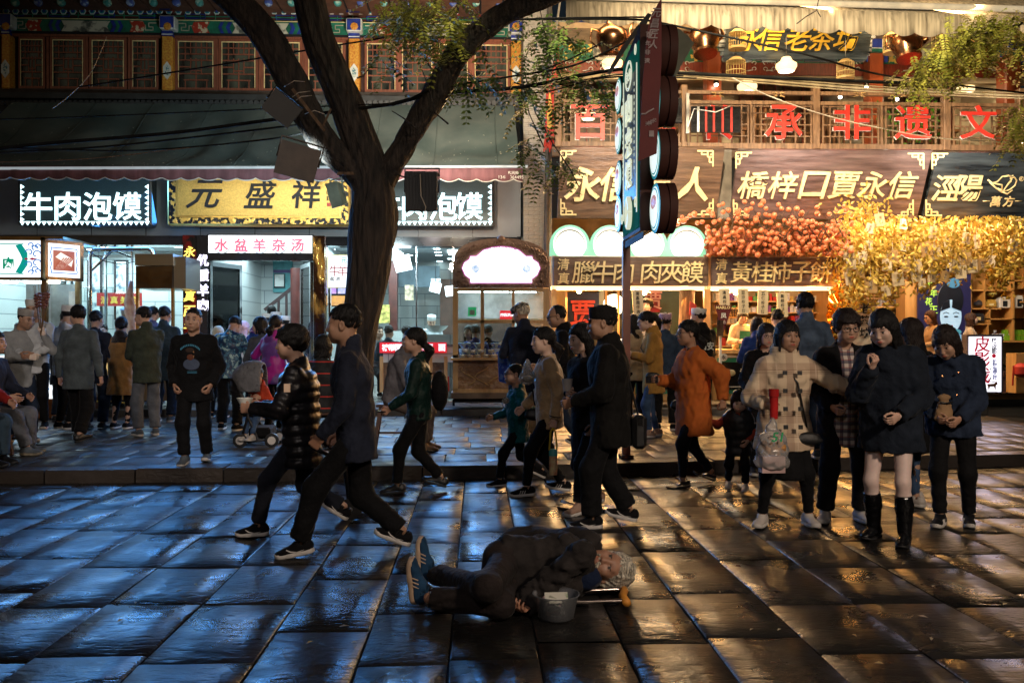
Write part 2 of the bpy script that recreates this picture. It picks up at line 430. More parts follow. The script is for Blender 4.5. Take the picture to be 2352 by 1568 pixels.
def shoe_tpl(kind):
    key=('shoe',kind)
    if key in TPL:return TPL[key]
    bt=kind in('boot',);h=.0085
    def up(p):
        d=cap(p,(0,.045,-.045),(0,-.10,-.052),(.036,.034),(.040,.024),side=(1,0,0))
        d=smin(d,ell(p,(0,-.125,-.055),(.042,.055,.026)),.02)
        if kind!='flat':
            d=smin(d,cap(p,(0,.035,-.04),(0,.012,.004),(.036,.050),(.038,.050),side=(1,0,0)),.03)
            d=smin(d,cap(p,(0,-.01,-.02),(0,-.09,-.045),.026,.02),.03)
            
            ztop=.05 if bt else .012
            d=smax(d,p[:,2]-ztop,.006)
            if not bt:d=smax(d,-cap(p,(0,.02,.06),(0,.018,-.02),.031,.033),.004)
        else:
            d=smax(d,-ell(p,(0,-.01,-.005),(.028,.075,.035)),.006);d=smax(d,p[:,2]+.012-.6*p[:,1],.004)
        if kind!='flat' and not bt:
            d=d+.0018*np.sin(p[:,1]*330)*np.clip(1-np.abs(p[:,1]+.06)/.04,0,1)*(p[:,2]>-.045)
        return smax(d,-(p[:,2]+.062),.004)
    so=.030 if kind in('sneaker','chunky')else .016
    def sole(p):
        t=.0+.010*np.clip((p[:,1])*8,0,1)
        d=cap(p,(0,.045,0),(0,-.045,0),(.041,.041),(.043,.043))if 0 else None
        q=p.copy();q[:,2]=0
        d=cap(q,(0,.045,0),(0,-.05,0),.040,.041);d=smin(d,cap(q,(0,-.08,0),(0,-.135,0),.046,.043),.03)
        top=-.088+so+t+.9*np.clip(-p[:,1]-.12,0,1)*.35
        return smax(smax(d,p[:,2]-top,.004),-(p[:,2]+.088)+.25*np.clip(-p[:,1]-.12,0,1),.004)
    A=surfnet(up,(-.07,-.2,-.08),(.075,.115,.07 if bt else .04),h)
    B=surfnet(sole,(-.065,-.2,-.105),(.065,.11,-.03),h)
    ma=npmesh('shoe',*A);mb=npmesh('sole',*B);TPL[key]=(ma,mb,{});return TPL[key]
HAIRM=dict(black=M('hair_black',(.006,.005,.005),r=.5,spec=.3,var=.5,vs=30,bump=.9,bs=60,st=(6,6,.6),bd=.006),
             brown=M('hair_brown',(.05,.022,.012),r=.5,spec=.3,var=.5,vs=30,bump=.9,bs=60,st=(6,6,.6),bd=.006),
             dark=M('hair_darkbrown',(.016,.010,.009),r=.5,spec=.3,var=.5,vs=30,bump=.9,bs=60,st=(6,6,.6),bd=.006),
             grey=M('hair_grey',(.50,.45,.36),r=.45,var=.75,vs=18,bump=1.0,bs=60,st=(6,6,.6),bd=.006))
def hair_tpl(style,h=.0075):
    key=('hair',style,h)
    if key in TPL:return TPL[key]
    L=dict(
        short=([-.12,-.085,-.06,-.035,-.005,.03,.08,.12],[.086,.078,.062,.035,.030,-.01,-.045,-.055]),
        side=([-.12,-.085,-.06,-.035,-.005,.03,.08,.12],[.066,.060,.048,.002,.006,-.04,-.07,-.08]),
        puffy=([-.12,-.085,-.06,-.035,-.005,.03,.08,.12],[.060,.052,.038,-.02,.004,-.05,-.075,-.09]),
        buzz=([-.12,-.085,-.06,-.035,-.005,.03,.08,.12],[.085,.074,.054,.012,.014,-.03,-.060,-.07]),
        balding=([-.12,-.02,-.01,.0,.03,.08,.12],[.3,.2,.02,.014,-.03,-.062,-.07]),
        bangs=([-.12,-.085,-.06,-.04,-.01,.03,.08,.12],[.040,.034,.026,-.03,-.10,-.12,-.13,-.13]),
        bangbob=([-.12,-.085,-.06,-.04,-.01,.03,.08,.12],[.036,.030,.022,-.10,-.13,-.15,-.15,-.15]),
        part=([-.12,-.085,-.06,-.04,-.01,.03,.08,.12],[.078,.066,.045,.0,-.10,-.12,-.13,-.13]),
        pony=([-.12,-.085,-.06,-.035,-.005,.03,.08,.12],[.078,.066,.046,.008,.020,-.03,-.05,-.06]))
    base=dict(short='short',side='side',puffy='puffy',buzz='buzz',balding='balding',bun='pony',topbun='bangs',pony='pony',lowpony='pony',long='part',bangs='bangs',bob='bangbob',longbangs='bangs',backlong='part',elder='side')[style]
    t=dict(short=.008,side=.013,puffy=.028,buzz=.004,balding=.006,elder=.012).get(style,.013)
    ys,zs=L[base]
    top=.012 if style in('short','side')else 0
    def f(p):
        q=p.copy();q[:,0]=np.abs(q[:,0])
        d=ell(q,(0,.020,.034+top),(.074+t,.094+t,.086+t))
        line=np.interp(p[:,1],ys,zs)
        lw=0
        if style in('short','side','pony','bangs','long'):lw=.004*np.sin(p[:,0]*260)
        d=smax(d,-(p[:,2]-line+lw)*.8,.008)
        if style in('long','backlong','bob','longbangs','bangs','topbun'):
            zb=dict(long=-.34,backlong=-.36,bob=-.13,longbangs=-.30,bangs=-.09,topbun=-.06)[style]
            e=cap(q,(.0,.045,.0),(.0,.075,zb),(.086,.058),(.080,.034),side=(1,0,0))
            e=smin(e,cap(q,(.068,.012,.0),(.074,.02,max(zb,-.24)),.026,.018),.03)
            if style in('bob','longbangs'):e=smin(e,cap(q,(.070,-.022,.0),(.068,-.028,zb*.8),.017,.010),.02)
            d=smin(d,e,.025);d=smax(d,zb-p[:,2]+.012*np.sin(p[:,0]*90),.01)
            
            d=smax(d,-ell(p,(0,-.105,-.035),(.060,.078,.075)),.006)
            d=smax(d,-cap(p,(0,.0,-.08),(0,.02,-.3),.045,.05),.01)
        if style=='elder':
            e=cap(q,(.05,.03,.0),(.055,.06,-.12),.035,.02);d=smin(d,e,.02)
        if style=='pony':
            d=smin(d,ell(p,(0,.125,.035),(.026,.026,.026)),.012)
            d=smin(d,cap(p,(0,.13,.035),(0,.165,-.05),(.030,.028),(.040,.034)),.02);d=smin(d,cap(p,(0,.165,-.05),(0,.14,-.16),(.04,.034),(.016,.012)),.02)
        if style=='lowpony':
            d=smin(d,cap(p,(0,.10,-.03),(0,.15,-.09),(.034,.03),(.05,.04)),.02);d=smin(d,cap(p,(0,.15,-.09),(0,.12,-.2),(.05,.04),(.02,.015)),.02)
        if style=='bun':d=smin(d,ell(p,(0,.12,-.02),(.05,.04,.045)),.012)
        if style=='topbun':d=smin(d,ell(p,(.01,.05,.15),(.04,.05,.035)),.012)
        a=np.arctan2(p[:,0],p[:,1]+.001)
        amp=.0008 if style=='buzz' else .0038
        d=d+amp*np.sin(a*38+3*np.sin(p[:,2]*40))+amp*.8*wob(p,70,3)
        if style in('short','side','puffy'):d=d+.006*wob(p,45,5)+.004*wob(p*np.array((1.6,.7,1)),110,15)
        return d
    zl=-.39 if style in('long','backlong','longbangs')else-.23
    V,F=surfnet(f,(-.14,-.15,zl),(.14,.22,.20),h)
    TPL[key]=(V,F);return TPL[key]
def lathe_np(prof,n=24,sx=1,sy=1,c=(0,0,0)):
    m=MB().lathe(prof,c,n,cap=True,sx=sx,sy=sy);return m
WHITE=fabric('white_cotton',(.75,.75,.74));BLACKL=M('black_leather',(.012,.012,.013),r=.35,var=.4,vs=12,bump=.3,bs=180)
def hat(kind,par,T,mat=None):
    m=MB();K=dict(par=par)
    if kind=='kufi':
        m.lathe([(.086,.045),(.090,.05),(.093,.115),(.088,.126),(.0,.130)],(0,.012,0),28,sx=.95,sy=1.12,T=T@Matrix.Rotation(R(-8),4,'X'))
        return m.build('hat',mat or WHITE,par,smooth=True)
    if kind=='kepi':
        m.lathe([(.090,.035),(.093,.06),(.095,.105),(.086,.124),(.0,.130)],(0,.012,0),28,sx=.95,sy=1.1,T=T@Matrix.Rotation(R(-4),4,'X'))
        poly=[(math.cos(a)*.075,-.055+math.sin(a)*-.10-.0)for a in np.linspace(0,math.pi,14)]
        vs=[(x,y-.02,.052-(abs(x)*1.6)**2*.9+(y+.06)*.25)for x,y in poly];n=len(vs)
        vs2=[(x,y,z-.005)for x,y,z in vs]
        m.add(vs+vs2,[tuple(range(n)),tuple(range(2*n-1,n-1,-1))]+[(i,i+n,(i+1)%n+n,(i+1)%n)for i in range(n)],T)
        return m.build('cap',mat or fabric('black_canvas',(.012,.011,.011)),par,smooth=True)
    if kind=='flat':
        m.lathe([(.088,.036),(.098,.05),(.108,.075),(.100,.098),(.06,.115),(.0,.120)],(0,.0,0),28,sx=.92,sy=1.18,T=T@Matrix.Rotation(R(10),4,'X'))
        m.lathe([(.0,.040),(.07,.040),(.072,.046),(.0,.058)],(0,-.085,-.004),20,sx=1,sy=.6,T=T@Matrix.Rotation(R(8),4,'X'))
        return m.build('flat_cap',mat,par,smooth=True)
    if kind=='scarf':
        def f(p):
            q=p.copy();q[:,0]=np.abs(q[:,0])
            d=ell(q,(0,.020,.040),(.092,.112,.098));d=smin(d,cap(q,(0,.04,0),(0,.05,-.15),(.08,.07),(.09,.08),side=(1,0,0)),.03)
            d=smax(d,-ell(p,(0,-.10,-.015),(.062,.085,.085)),.006)
            return smax(d,-(p[:,2]+.16),.01)+.003*wob(p,60,9)
        V,F=surfnet(f,(-.13,-.13,-.2),(.13,.17,.17),.009)
        V=np.array([(T@Vector(v))[:]for v in V]);inv=WM[par].inverted();V=np.array([(inv@Vector(v))[:]for v in V])
        return link('headscarf',npmesh('headscarf',V,F),mat,par)
def tf(V,T):
    A=np.array(T);return V@A[:3,:3].T+A[:3,3]
def glasses(par,T):
    m=MB()
    for s in(-1,1):
        pts=[T@Vector((s*.032+.023*math.cos(a),-.099,.008+.018*math.sin(a)))for a in np.linspace(0,2*math.pi,17)]
        m.tube(pts,.0022,6,cap=False)
        m.tube([T@Vector((s*.055,-.098,.014)),T@Vector((s*.078,-.05,.014)),T@Vector((s*.08,.01,.006))],.002,6)
    m.tube([T@Vector((-.010,-.099,.012)),T@Vector((.010,-.099,.012))],.002,6)
    g=m.build('glasses',M('glasses_frame',(.02,.02,.022),r=.3,bump=0),par,smooth=True)
    l=MB()
    for s in(-1,1):
        l.add([T@Vector((s*.032+.022*math.cos(a),-.0985,.008+.017*math.sin(a)))for a in np.linspace(0,2*math.pi,17)[:-1]],[tuple(range(16))])
    l.build('lens',glass('lens_glass'),g)
def ik(S,T,L1,L2,pole):
    S,T,pole=np.array(S,float),np.array(T,float),nrm(pole);d=T-S;D=np.linalg.norm(d)
    if D>(L1+L2)*.998:T=S+d/D*(L1+L2)*.998;d=T-S;D=np.linalg.norm(d)
    if D<abs(L1-L2)+.02:D=abs(L1-L2)+.02
    w_=nrm(d);x=(L1*L1-L2*L2+D*D)/(2*D);y=math.sqrt(max(0,L1*L1-x*x))
    pp=nrm(pole-w_*(pole@w_));return S+w_*x+pp*y,T
def joints(H,hd=(0,0,0),lean=0,feet=None,hands=None,sit=None,fem=False,twist=0,hunch=0,tiltz=0,elb=None,kn=None):
    s=H/1.7;hs=(.5+.5*H/1.68)*1.05
    hipz=.505*H
    J=dict(s=s,hs=hs);an=.088*(s if H<1.4 else 1)
    L1,L2=.243*H,(hipz-.243*H-an)
    feet=feet or((0,.02,0,0,8),(0,.02,0,0,8));F=[]
    for i,ft in enumerate(feet):
        ft=list(ft)+[0]*(5-len(ft));F.append(ft)
    if sit is None:
        pz=hipz
        for f_,s_,l_,p_,y_ in F:
            ra=L1+L2-.004
            if abs(f_)<ra:pz=min(pz,math.sqrt(ra*ra-f_*f_-s_*s_)+an+l_)
    else:pz=sit+.085*s
    J['pz']=pz
    c,sn=math.cos(R(lean)),math.sin(R(lean));up=np.array((0,-sn,c));fw=np.array((0,-c,-sn))
    ct,st_=math.cos(R(twist)),math.sin(R(twist));rt=np.array((ct,st_,0));rt=nrm(rt-up*(rt@up))
    roll=R(tiltz);up=nrm(up*math.cos(roll)+rt*math.sin(roll))
    p0=np.array((0,0,pz));nb=H-.118*hs-.155*hs
    tl=nb-hipz
    p1=p0+up*tl*.30;up2=nrm(up+np.array((0,-math.sin(R(hunch)),0)))
    p2=p1+up*tl*.36;p3=p2+up2*tl*.34
    J.update(p0=p0,p1=p1,p2=p2,p3=p3,up=up,up2=up2,rt=rt,fw=fw)
    sw=(.101 if not fem else .091)*H*(1 if H>1.3 else .92)
    J['sh']=[p3+rt*sw*k-up2*.072*s for k in(1,-1)]
    J['hip']=[p0+np.array((k*.052*H,0,-.01))for k in(1,-1)]
    hn=hands or((.05,.05,-.52),(.05,.05,-.52));J['el'],J['wr'],J['hp']=[],[],[]
    for i,k in enumerate((1,-1)):
        hh=list(hn[i]);S=J['sh'][i]
        fwv=nrm(np.cross(rt,np.array((0,0,1))))*-1 if False else nrm(np.array((rt[1],-rt[0],0)))
        T=S+fwv*hh[0]*s+rt*k*hh[1]*s+np.array((0,0,hh[2]*s))
        pole=(elb[i]if elb and elb[i]else(-.6,.5,-.6))
        pv=fwv*pole[0]+rt*k*pole[1]+np.array((0,0,pole[2]))
        e,w_=ik(S,T,.172*H,.150*H,pv);J['el'].append(e);J['wr'].append(w_);J['hp'].append(hh[3]if len(hh)>3 else 'relax')
    J['kn'],J['an'],J['ft']=[],[],[]
    for i,k in enumerate((1,-1)):
        f_,s_,l_,p_,y_=F[i];T=np.array((J['hip'][i][0]+k*s_,-f_,an+l_))
        kp=(kn[i]if kn and kn[i]else(k*.12,-1,.15))
        q,a_=ik(J['hip'][i],T,L1,L2,kp);J['kn'].append(q);J['an'].append(a_)
        J['ft'].append((p_,y_*k))
    
    hy,hpi,hr=hd
    base=Matrix.Translation(Vector(p3))@Matrix.Rotation(R(twist*.5+hy),4,'Z')@Matrix.Rotation(R(lean*.35+hunch*.4+hpi),4,'X')@Matrix.Rotation(R(hr),4,'Y')
    J['H']=base@Matrix.Translation(Vector((0,-.035*hs,.155*hs)))@Matrix.Scale(hs,4)
    return J
def frame_z(d,x):
    """matrix with -Z along d and X near x"""
    z=-Vector(d).normalized();x=Vector(x);x=(x-z*x.dot(z)).normalized();y=z.cross(x)
    return Matrix(((*x,0),(*y,0),(*z,0),(0,0,0,1))).transposed()
def bodymesh(J,kind,hq,skin,root,bare=False,palm=None,gloves=False):
    V0,F0,C0=head_tpl(kind,hq);parts=[(tf(V0,J['H']),F0,C0)]
    hh=.0045 if hq<.006 else .006
    J['Hn']=[]
    for i,k in enumerate((1,-1)):
        Vh,Fh=hand_tpl(J['hp'][i],hh);Vh=Vh.copy();Fh=Fh.copy()
        if k<0:Vh[:,0]*=-1;Fh=Fh[:,::-1]
        d=nrm(J['wr'][i]-J['el'][i]);ax=J['rt']*k*1.0
        if palm and palm[i]:ax=np.array(palm[i],float)
        
        T=Matrix.Translation(Vector(J['wr'][i]))@frame_z(d,Vector(ax)*(1 if k>0 else-1))@Matrix.Scale(J['s']**.5*(.86 if kind in 'fck' else .96),4)
        J['Hn'].append(T);parts.append((tf(Vh,T),Fh,np.ones((len(Vh),3))*((1.9,2.6,3.2)if gloves else(1,.93,.9))))
    s=J['s']
    def f(p):
        d=cap(p,J['p0'],J['p1'],(.12*s,.085*s),(.11*s,.08*s),J['rt'])
        d=smin(d,cap(p,J['p1'],J['p3']-J['up']*.05,(.11*s,.08*s),(.10*s,.07*s),J['rt']),.05)
        for i in(0,1):
            d=smin(d,cap(p,J['p3']-J['up']*.06,J['sh'][i],.04*s,.04*s),.04)
            d=smin(d,cap(p,J['sh'][i],J['el'][i],.038*s,.03*s),.02);d=smin(d,cap(p,J['el'][i],J['wr'][i],.030*s,.022*s),.02)
            r_=(.078,.050,.054,.034)if bare else(.055,.042,.042,.034)
            d=smin(d,cap(p,J['hip'][i],J['kn'][i],r_[0]*s,r_[1]*s),.03)
            kk=J['kn'][i]*.65+J['an'][i]*.35+np.array((0,.012,0))
            d=smin(d,cap(p,J['kn'][i],kk,r_[1]*s,r_[2]*s),.03);d=smin(d,cap(p,kk,J['an'][i],r_[2]*s,r_[3]*s),.02)
        return d
    pts=np.array([J[k]for k in('p0','p1','p3')]+J['sh']+J['el']+J['wr']+J['kn']+J['an'])
    V,F=surfnet(f,pts.min(0)-.13,pts.max(0)+.13,.016 if bare else .022);parts.append((V,F,np.ones((len(V),3))*((1.15,1.3,1.5)if bare else 1)))
    n=0;VV=[];FF=[];CC=[]
    for a,b,c in parts:VV.append(a);FF.append(b+n);CC.append(c);n+=len(a)
    return link('body',npmesh('body',np.vstack(VV),np.vstack(FF),cols=np.vstack(CC)),skin,root)
def topmesh(J,root,mat,name='jacket',hem=.12,fat=1.0,t=.012,sleeve=1.0,flare=0.0,puff=0,collar='flat',fold=.007,h=.014,seed=1,hood=False,belly=0,cuff=.036,openf=0):
    s=J['s'];up=J['up'];rt=J['rt'];fw=J['fw']
    hp=J['p0']-up*hem*(1 if J['p0'][2]>.6*s else .6)
    w0,w1,w2=.158*fat,.146*fat,.158*fat;e0,e1,e2=.108*fat,.100*fat,.108*fat
    def f(p):
        q=p
        d=cap(q,hp,J['p1'],((w0+flare)*s+t,(e0+flare)*s+t),(w1*s+t,(e1+belly)*s+t),rt)
        d=smin(d,cap(q,J['p1'],J['p2']+up*.03,(w1*s+t,(e1+belly)*s+t),(w2*s+t,e2*s+t),rt),.05)
        d=smin(d,cap(q,J['p2'],J['p3']-up*.05*s,(w2*s+t,e2*s+t),(.10*s+t,.065*s+t),rt),.05)
        if puff:
            hz=((q-J['p0'])@up);d=d-puff*(np.abs(np.sin(hz*math.pi/.078))**.7-.4)+puff*.12*wob(q,40,seed)
        zc=((q-hp)@up);d=smax(d,-zc,.008)
        for i in(0,1):
            S,E_,W_=J['sh'][i],J['el'][i],J['wr'][i]
            We=E_+(W_-E_)*sleeve*.97
            d=smin(d,cap(q,J['p3']-up*.045*s,S,.048*s+t*.4,.046*s+t*.8),.045)
            a=cap(q,S,E_,.051*s*fat**.5+t,.043*s*fat+t)
            b=cap(q,E_,We,.044*s*fat+t,cuff*s+t*.6)
            a=smin(a,b,.02)
            if puff:
                L=((q-S)@nrm(E_-S));a=a-puff*(np.abs(np.sin(L*math.pi/.078))**.6-.5)
            a=np.where(np.linalg.norm(q-We,axis=1)<.11,smax(a,(q-We)@nrm(We-E_)-.004,.006),a)
            a=a+fold*.9*wob(q,42,seed+i)*np.clip(1.3-np.linalg.norm(q-E_,axis=1)/(.16*s),.25,1)
            d=smin(d,a,.022)
        d=d+fold*.8*wob(q*np.array((1.2,1.2,.6)),24,seed+7)+fold*.45*wob(q*np.array((1,1,1.6)),46,seed+17)
        nk=J['p3']+up*.0;ax=J['up2']
        if collar:
            ch,cr=dict(flat=(.02,.078),stand=(.055,.080),hood=(.03,.098),big=(.035,.12),turtle=(.06,.068),fur=(.04,.105),crew=(.006,.072))[collar]
            cc=cap(q,nk-ax*.05,nk+ax*ch-fw*.012,(cr,cr*.95),(cr*.93,cr*.9),rt)
            if collar=='fur':cc=cc+.008*wob(q,90,4)
            d=smin(d,cc,.02 if collar!='big' else .012)
            d=smax(d,-cap(q,nk-ax*.01+fw*.006,nk+ax*.2+fw*.01,.060,.062),.006)
        if hood or collar=='hood':
            d=smin(d,cap(q,nk-fw*.075-ax*.03+rt*.05,nk-fw*.075-ax*.03-rt*.05,.05,.05),.03)
            d=smax(d,-cap(q,nk-ax*.01+fw*.006,nk+ax*.2+fw*.01,.060,.062),.006)
        if openf:
            x=(q-J['p0'])@rt;y=(q-J['p0'])@fw
            d=smax(d,-smax(np.abs(x)-openf-.25*np.clip(J['p1'][2]-q[:,2],0,.3),.02-y,.01),.01)
        return d
    pts=np.array([hp,J['p3']]+J['sh']+J['el']+J['wr']);m=.24*fat+flare
    V,F=surfnet(f,np.minimum(pts.min(0)-.10,hp-np.array((m,m*.8,.03))),np.maximum(pts.max(0)+.12,hp+np.array((m,m*.8,0))),h)
    return link(name,npmesh(name,V,F),mat,root)
def legmesh(J,root,mat,name='trousers',w=.056,fold=.008,h=.014,seed=3,short=0.0,kneew=None,hipw=1.0):
    s=J['s']
    def f(p):
        d=cap(p,J['p0']+np.array((0,0,.07*s)),J['p0']-np.array((0,0,.03*s)),(.140*s*hipw,.100*s),(.150*s*hipw,.112*s),(1,0,0))
        for i in(0,1):
            A=J['an'][i]+nrm(J['kn'][i]-J['an'][i])*(.035+short)
            kw=kneew or max(w,.058)
            a=cap(p,J['hip'][i]+np.array((0,0,-.02)),J['kn'][i],.086*s*hipw,(kw+.006)*s)
            a=smin(a,cap(p,J['kn'][i],A,(kw+.004)*s,w*s),.05)
            ln=np.linalg.norm(p-A,axis=1)
            a=a+fold*wob(p*np.array((.7,.7,1.7)),40,seed+i)*np.clip(1.5-ln/.20,.3,1)
            a=np.where(ln<.15,smax(a,(p-A)@nrm(A-J['kn'][i])-.02,.006),a)
            d=smin(d,a,.025)
        return d
    pts=np.array([J['p0']]+J['hip']+J['kn']+J['an'])
    V,F=surfnet(f,pts.min(0)-.16,pts.max(0)+.18,h);return link(name,npmesh(name,V,F),mat,root)
def skirtmesh(J,root,mat,L=.5,w=.02,h=.016):
    s=J['s']
    def f(p):
        b=J['p0']-np.array((0,0,L));kx=(J['kn'][0]+J['kn'][1])/2;b=b+np.array((kx[0]*.8,kx[1]*.7,0))
        d=cap(p,J['p0']+np.array((0,0,.08*s)),J['p0']-np.array((0,0,.04)),(.135*s,.10*s),(.150*s,.112*s));d=smin(d,cap(p,J['p0']-np.array((0,0,.04)),b,(.150*s,.112*s),(.165*s+w,.15*s+w)),.04)
        return smax(d,b[2]-p[:,2],.008)+.006*wob(p*np.array((1.6,1.6,.3)),30,5)
    V,F=surfnet(f,J['p0']-np.array((.3,.3,L+.05)),J['p0']+np.array((.3,.3,.2)),h);return link('skirt',npmesh('skirt',V,F),mat,root)
SOLEW=M('sole_white',(.6,.57,.54),r=.55,bump=.1,bs=60);SOLEB=M('sole_black',(.015,.015,.016),r=.6,bump=.1)
def shoes(J,root,kind,mat,sole,stripe=None):
    ma,mb,cache=shoe_tpl(kind)
    ck=(mat.name,sole.name)
    if ck not in cache:
        a,b=ma.copy(),mb.copy();a.materials.append(mat);b.materials.append(sole);cache[ck]=(a,b)
    a,b=cache[ck];sc=max(.72,J['s']**.8)*1.0
    for i in(0,1):
        p_,y_=J['ft'][i]
        T=Matrix.Translation(Vector(J['an'][i]))@Matrix.Rotation(R(y_),4,'Z')@Matrix.Rotation(R(p_),4,'X')@Matrix.Scale(sc,4)
        base=WM[root]@T
        o=link('shoe',a,None,root,M4=base);link('sole',b,None,o,M4=base)
        if stripe:
            m=MB()
            for sd in(-1,1):
                if stripe=='swoosh':
                    pts=[(.03,-.050),(-.02,-.058),(-.06,-.048),(-.085,-.030),(-.075,-.028),(-.05,-.040),(-.02,-.046)]
                    pts=[(y,z)for y,z in pts]
                    P3=[Vector((sd*(.0405+(.002 if abs(y)<.06 else 0)),-(-y)*-1 if 0 else y,z))for y,z in pts]
                    m.tube([base@q for q in P3[:4]],[.001*sc,.004*sc,.005*sc,.003*sc],5)
                else:
                    for kx in range(3):
                        y0=-.02-kx*.022
                        m.tube([base@Vector((sd*.0415,y0-.010,-.058)),base@Vector((sd*.037,y0+.006,-.026))],.0042*sc,5)
            st_=m.build('logo_stripe',SOLEW,None);st_.data.transform(WM[o].inverted());st_.parent=o
DEN=fabric('denim_blue',(.045,.085,.17),bs=300);BLK=fabric('black',(.006,.006,.007));JEANS=fabric('jeans_dark',(.02,.032,.06))
def person(u,v,H,a,label,z=0.0,Y=None,kind='m',head=(0,0,0),lean=2,feet=None,hands=None,sit=None,twist=0,hunch=0,tiltz=0,elb=None,kn=None,palm=None,
           top=None,legs=None,skirt=None,shoe=('sneaker',BLK,SOLEW),hair='short',haircol='black',hatk=None,hatm=None,gls=False,skin='mid',q=1,bare=False,extra=None,group=None,gloves=False,pos=None,inner=None,stripe=None,hairh=None):
    if pos is None:
        g=G(u,v,z)if Y is None else Vector((X(u,Y),Y,z))
    else:g=Vector(pos)
    if Y is not None and pos is None:g.z=z
    root=thing('person',label,'person',g,R(a),group)
    ident=WM[root]
    J=joints(H,head,lean,feet,hands,sit,kind in 'fck',twist,hunch,tiltz,elb,kn)
    hq=.0045 if q==1 else .0065;hm=.014 if q==1 else .018
    bodymesh(J,kind,hq,SKIN[skin],root,bare,palm,gloves)
    tp=dict(top or{});tp.setdefault('h',hm);topmesh(J,root,**tp)
    if inner:topmesh(J,root,**dict(dict(h=hm),**inner))
    if legs:legmesh(J,root,**dict(dict(h=hm),**legs))
    if skirt:skirtmesh(J,root,**skirt)
    if shoe:shoes(J,root,*shoe,stripe=stripe)
    if bare:
        for i in(0,1):
            A_,K_=J['an'][i],J['kn'][i];top_=A_+(K_-A_)*.74;md=A_+(K_-A_)*.5+np.array((0,.012,0));s_=J['s']
            def f(p):
                d=smin(cap(p,A_-np.array((0,0,.02)),md,.047*s_,.062*s_),cap(p,md,top_,.062*s_,.060*s_),.02)
                return smax(d,(p-top_)@nrm(K_-A_),.005)+.004*wob(p*np.array((.6,.6,2)),45,3+i)*(p[:,2]<A_[2]+.2)
            V,F=surfnet(f,np.minimum(A_,top_)-.09,np.maximum(A_,top_)+.09,.012);link('boot_shaft',npmesh('boot_shaft',V,F),shoe[1],root)
    if hair:
        Vh,Fh=hair_tpl(hair,.0075 if q==1 else .010);link('hair',npmesh('hair',tf(Vh,J['H']),Fh),HAIRM[haircol],root)
    if hatk:hat(hatk,root,WM[root]@J['H'],hatm)
    if gls:glasses(root,WM[root]@J['H'])
    J['root']=root;J['hw']=[WM[root]@T for T in J['Hn']]
    J['W']=lambda p:WM[root]@Vector(p)
    return J
# ================================================================== street
ZP=.13
CY=Vector((.45,.82,1.0));WRM=(1.0,.60,.24);NEU=(1.0,.86,.66)
KP=[G(-260,1113),G(1176,1097),G(2700,1060)]
def kerbY(x):
    a,b=(KP[0],KP[1])if x<KP[1].x else(KP[1],KP[2])
    return a.y+(b.y-a.y)*(x-a.x)/(b.x-a.x)
def stone_mat(name,c,c2,r=.3):
    mt=bpy.data.materials.new(name);mt.use_nodes=True;nt=mt.node_tree;b=nt.nodes['Principled BSDF'];L=nt.links.new
    ge=nd(nt,'ShaderNodeNewGeometry');oi=nd(nt,'ShaderNodeObjectInfo')
    ad=nd(nt,'ShaderNodeVectorMath',operation='MULTIPLY_ADD');L(oi.outputs['Random'],ad.inputs[0]);ad.inputs[1].default_value=(31,17,9);L(ge.outputs['Position'],ad.inputs[2])
    def nz(sc,st=(1,1,1),det=5,dist=0):
        m_=nd(nt,'ShaderNodeMapping');m_.inputs['Scale'].default_value=st;L(ad.outputs[0],m_.inputs[0])
        n=nd(nt,'ShaderNodeTexNoise');n.inputs['Scale'].default_value=sc;n.inputs['Detail'].default_value=det;n.inputs['Distortion'].default_value=dist;L(m_.outputs[0],n.inputs['Vector']);return n.outputs['Fac']
    t=mixc(nt,nz(4),c,c2);v=mth(nt,'MULTIPLY_ADD',oi.outputs['Random'],.7,.65)
    hv=nd(nt,'ShaderNodeHueSaturation');L(t,hv.inputs['Color']);L(v,hv.inputs['Value']);L(hv.outputs[0],b.inputs['Base Color'])
    rr=nd(nt,'ShaderNodeMapRange');L(nz(2.2,(1,1,1),6,.4),rr.inputs[0]);rr.inputs[1].default_value=.35;rr.inputs[2].default_value=.65;rr.inputs[3].default_value=r-.10;rr.inputs[4].default_value=r+.17
    L(mth(nt,'MULTIPLY_ADD',oi.outputs['Random'],.10,mth(nt,'SUBTRACT',rr.outputs[0],.05)),b.inputs['Roughness'])
    b.inputs['Specular IOR Level'].default_value=.27
    pit=mth(nt,'MINIMUM',mth(nt,'MULTIPLY',mth(nt,'SUBTRACT',nz(16,(.55,1.6,1),3),.36),9),1)
    h=mth(nt,'ADD',mth(nt,'MULTIPLY',nz(3.2,(.85,1.3,1),3,.6),1.0),mth(nt,'MULTIPLY',nz(8,(1,1.15,1),5,1.2),.28))
    h=mth(nt,'ADD',h,mth(nt,'MULTIPLY',pit,.10));h=mth(nt,'ADD',h,mth(nt,'MULTIPLY',nz(60,(1,1,1),6),.12))
    
    rough=mth(nt,'GREATER_THAN',oi.outputs['Random'],.86);h=mth(nt,'ADD',h,mth(nt,'MULTIPLY',mth(nt,'MULTIPLY',nz(9,(.8,1.6,1),5,2.0),rough),.9))
    bp=nd(nt,'ShaderNodeBump');bp.inputs['Strength'].default_value=.75;bp.inputs['Distance'].default_value=.018;L(h,bp.inputs['Height']);L(bp.outputs[0],b.inputs['Normal'])
    return mt
ROADST=stone_mat('worn_road_stone',(.009,.0085,.0085),(.026,.024,.022),r=.29)
PAVST=stone_mat('pavement_stone',(.035,.034,.033),(.065,.062,.058),r=.40)
JOINT=M('dirt_joint',(.008,.007,.006),r=.9,var=.5,vs=20,bump=.5,bs=90)
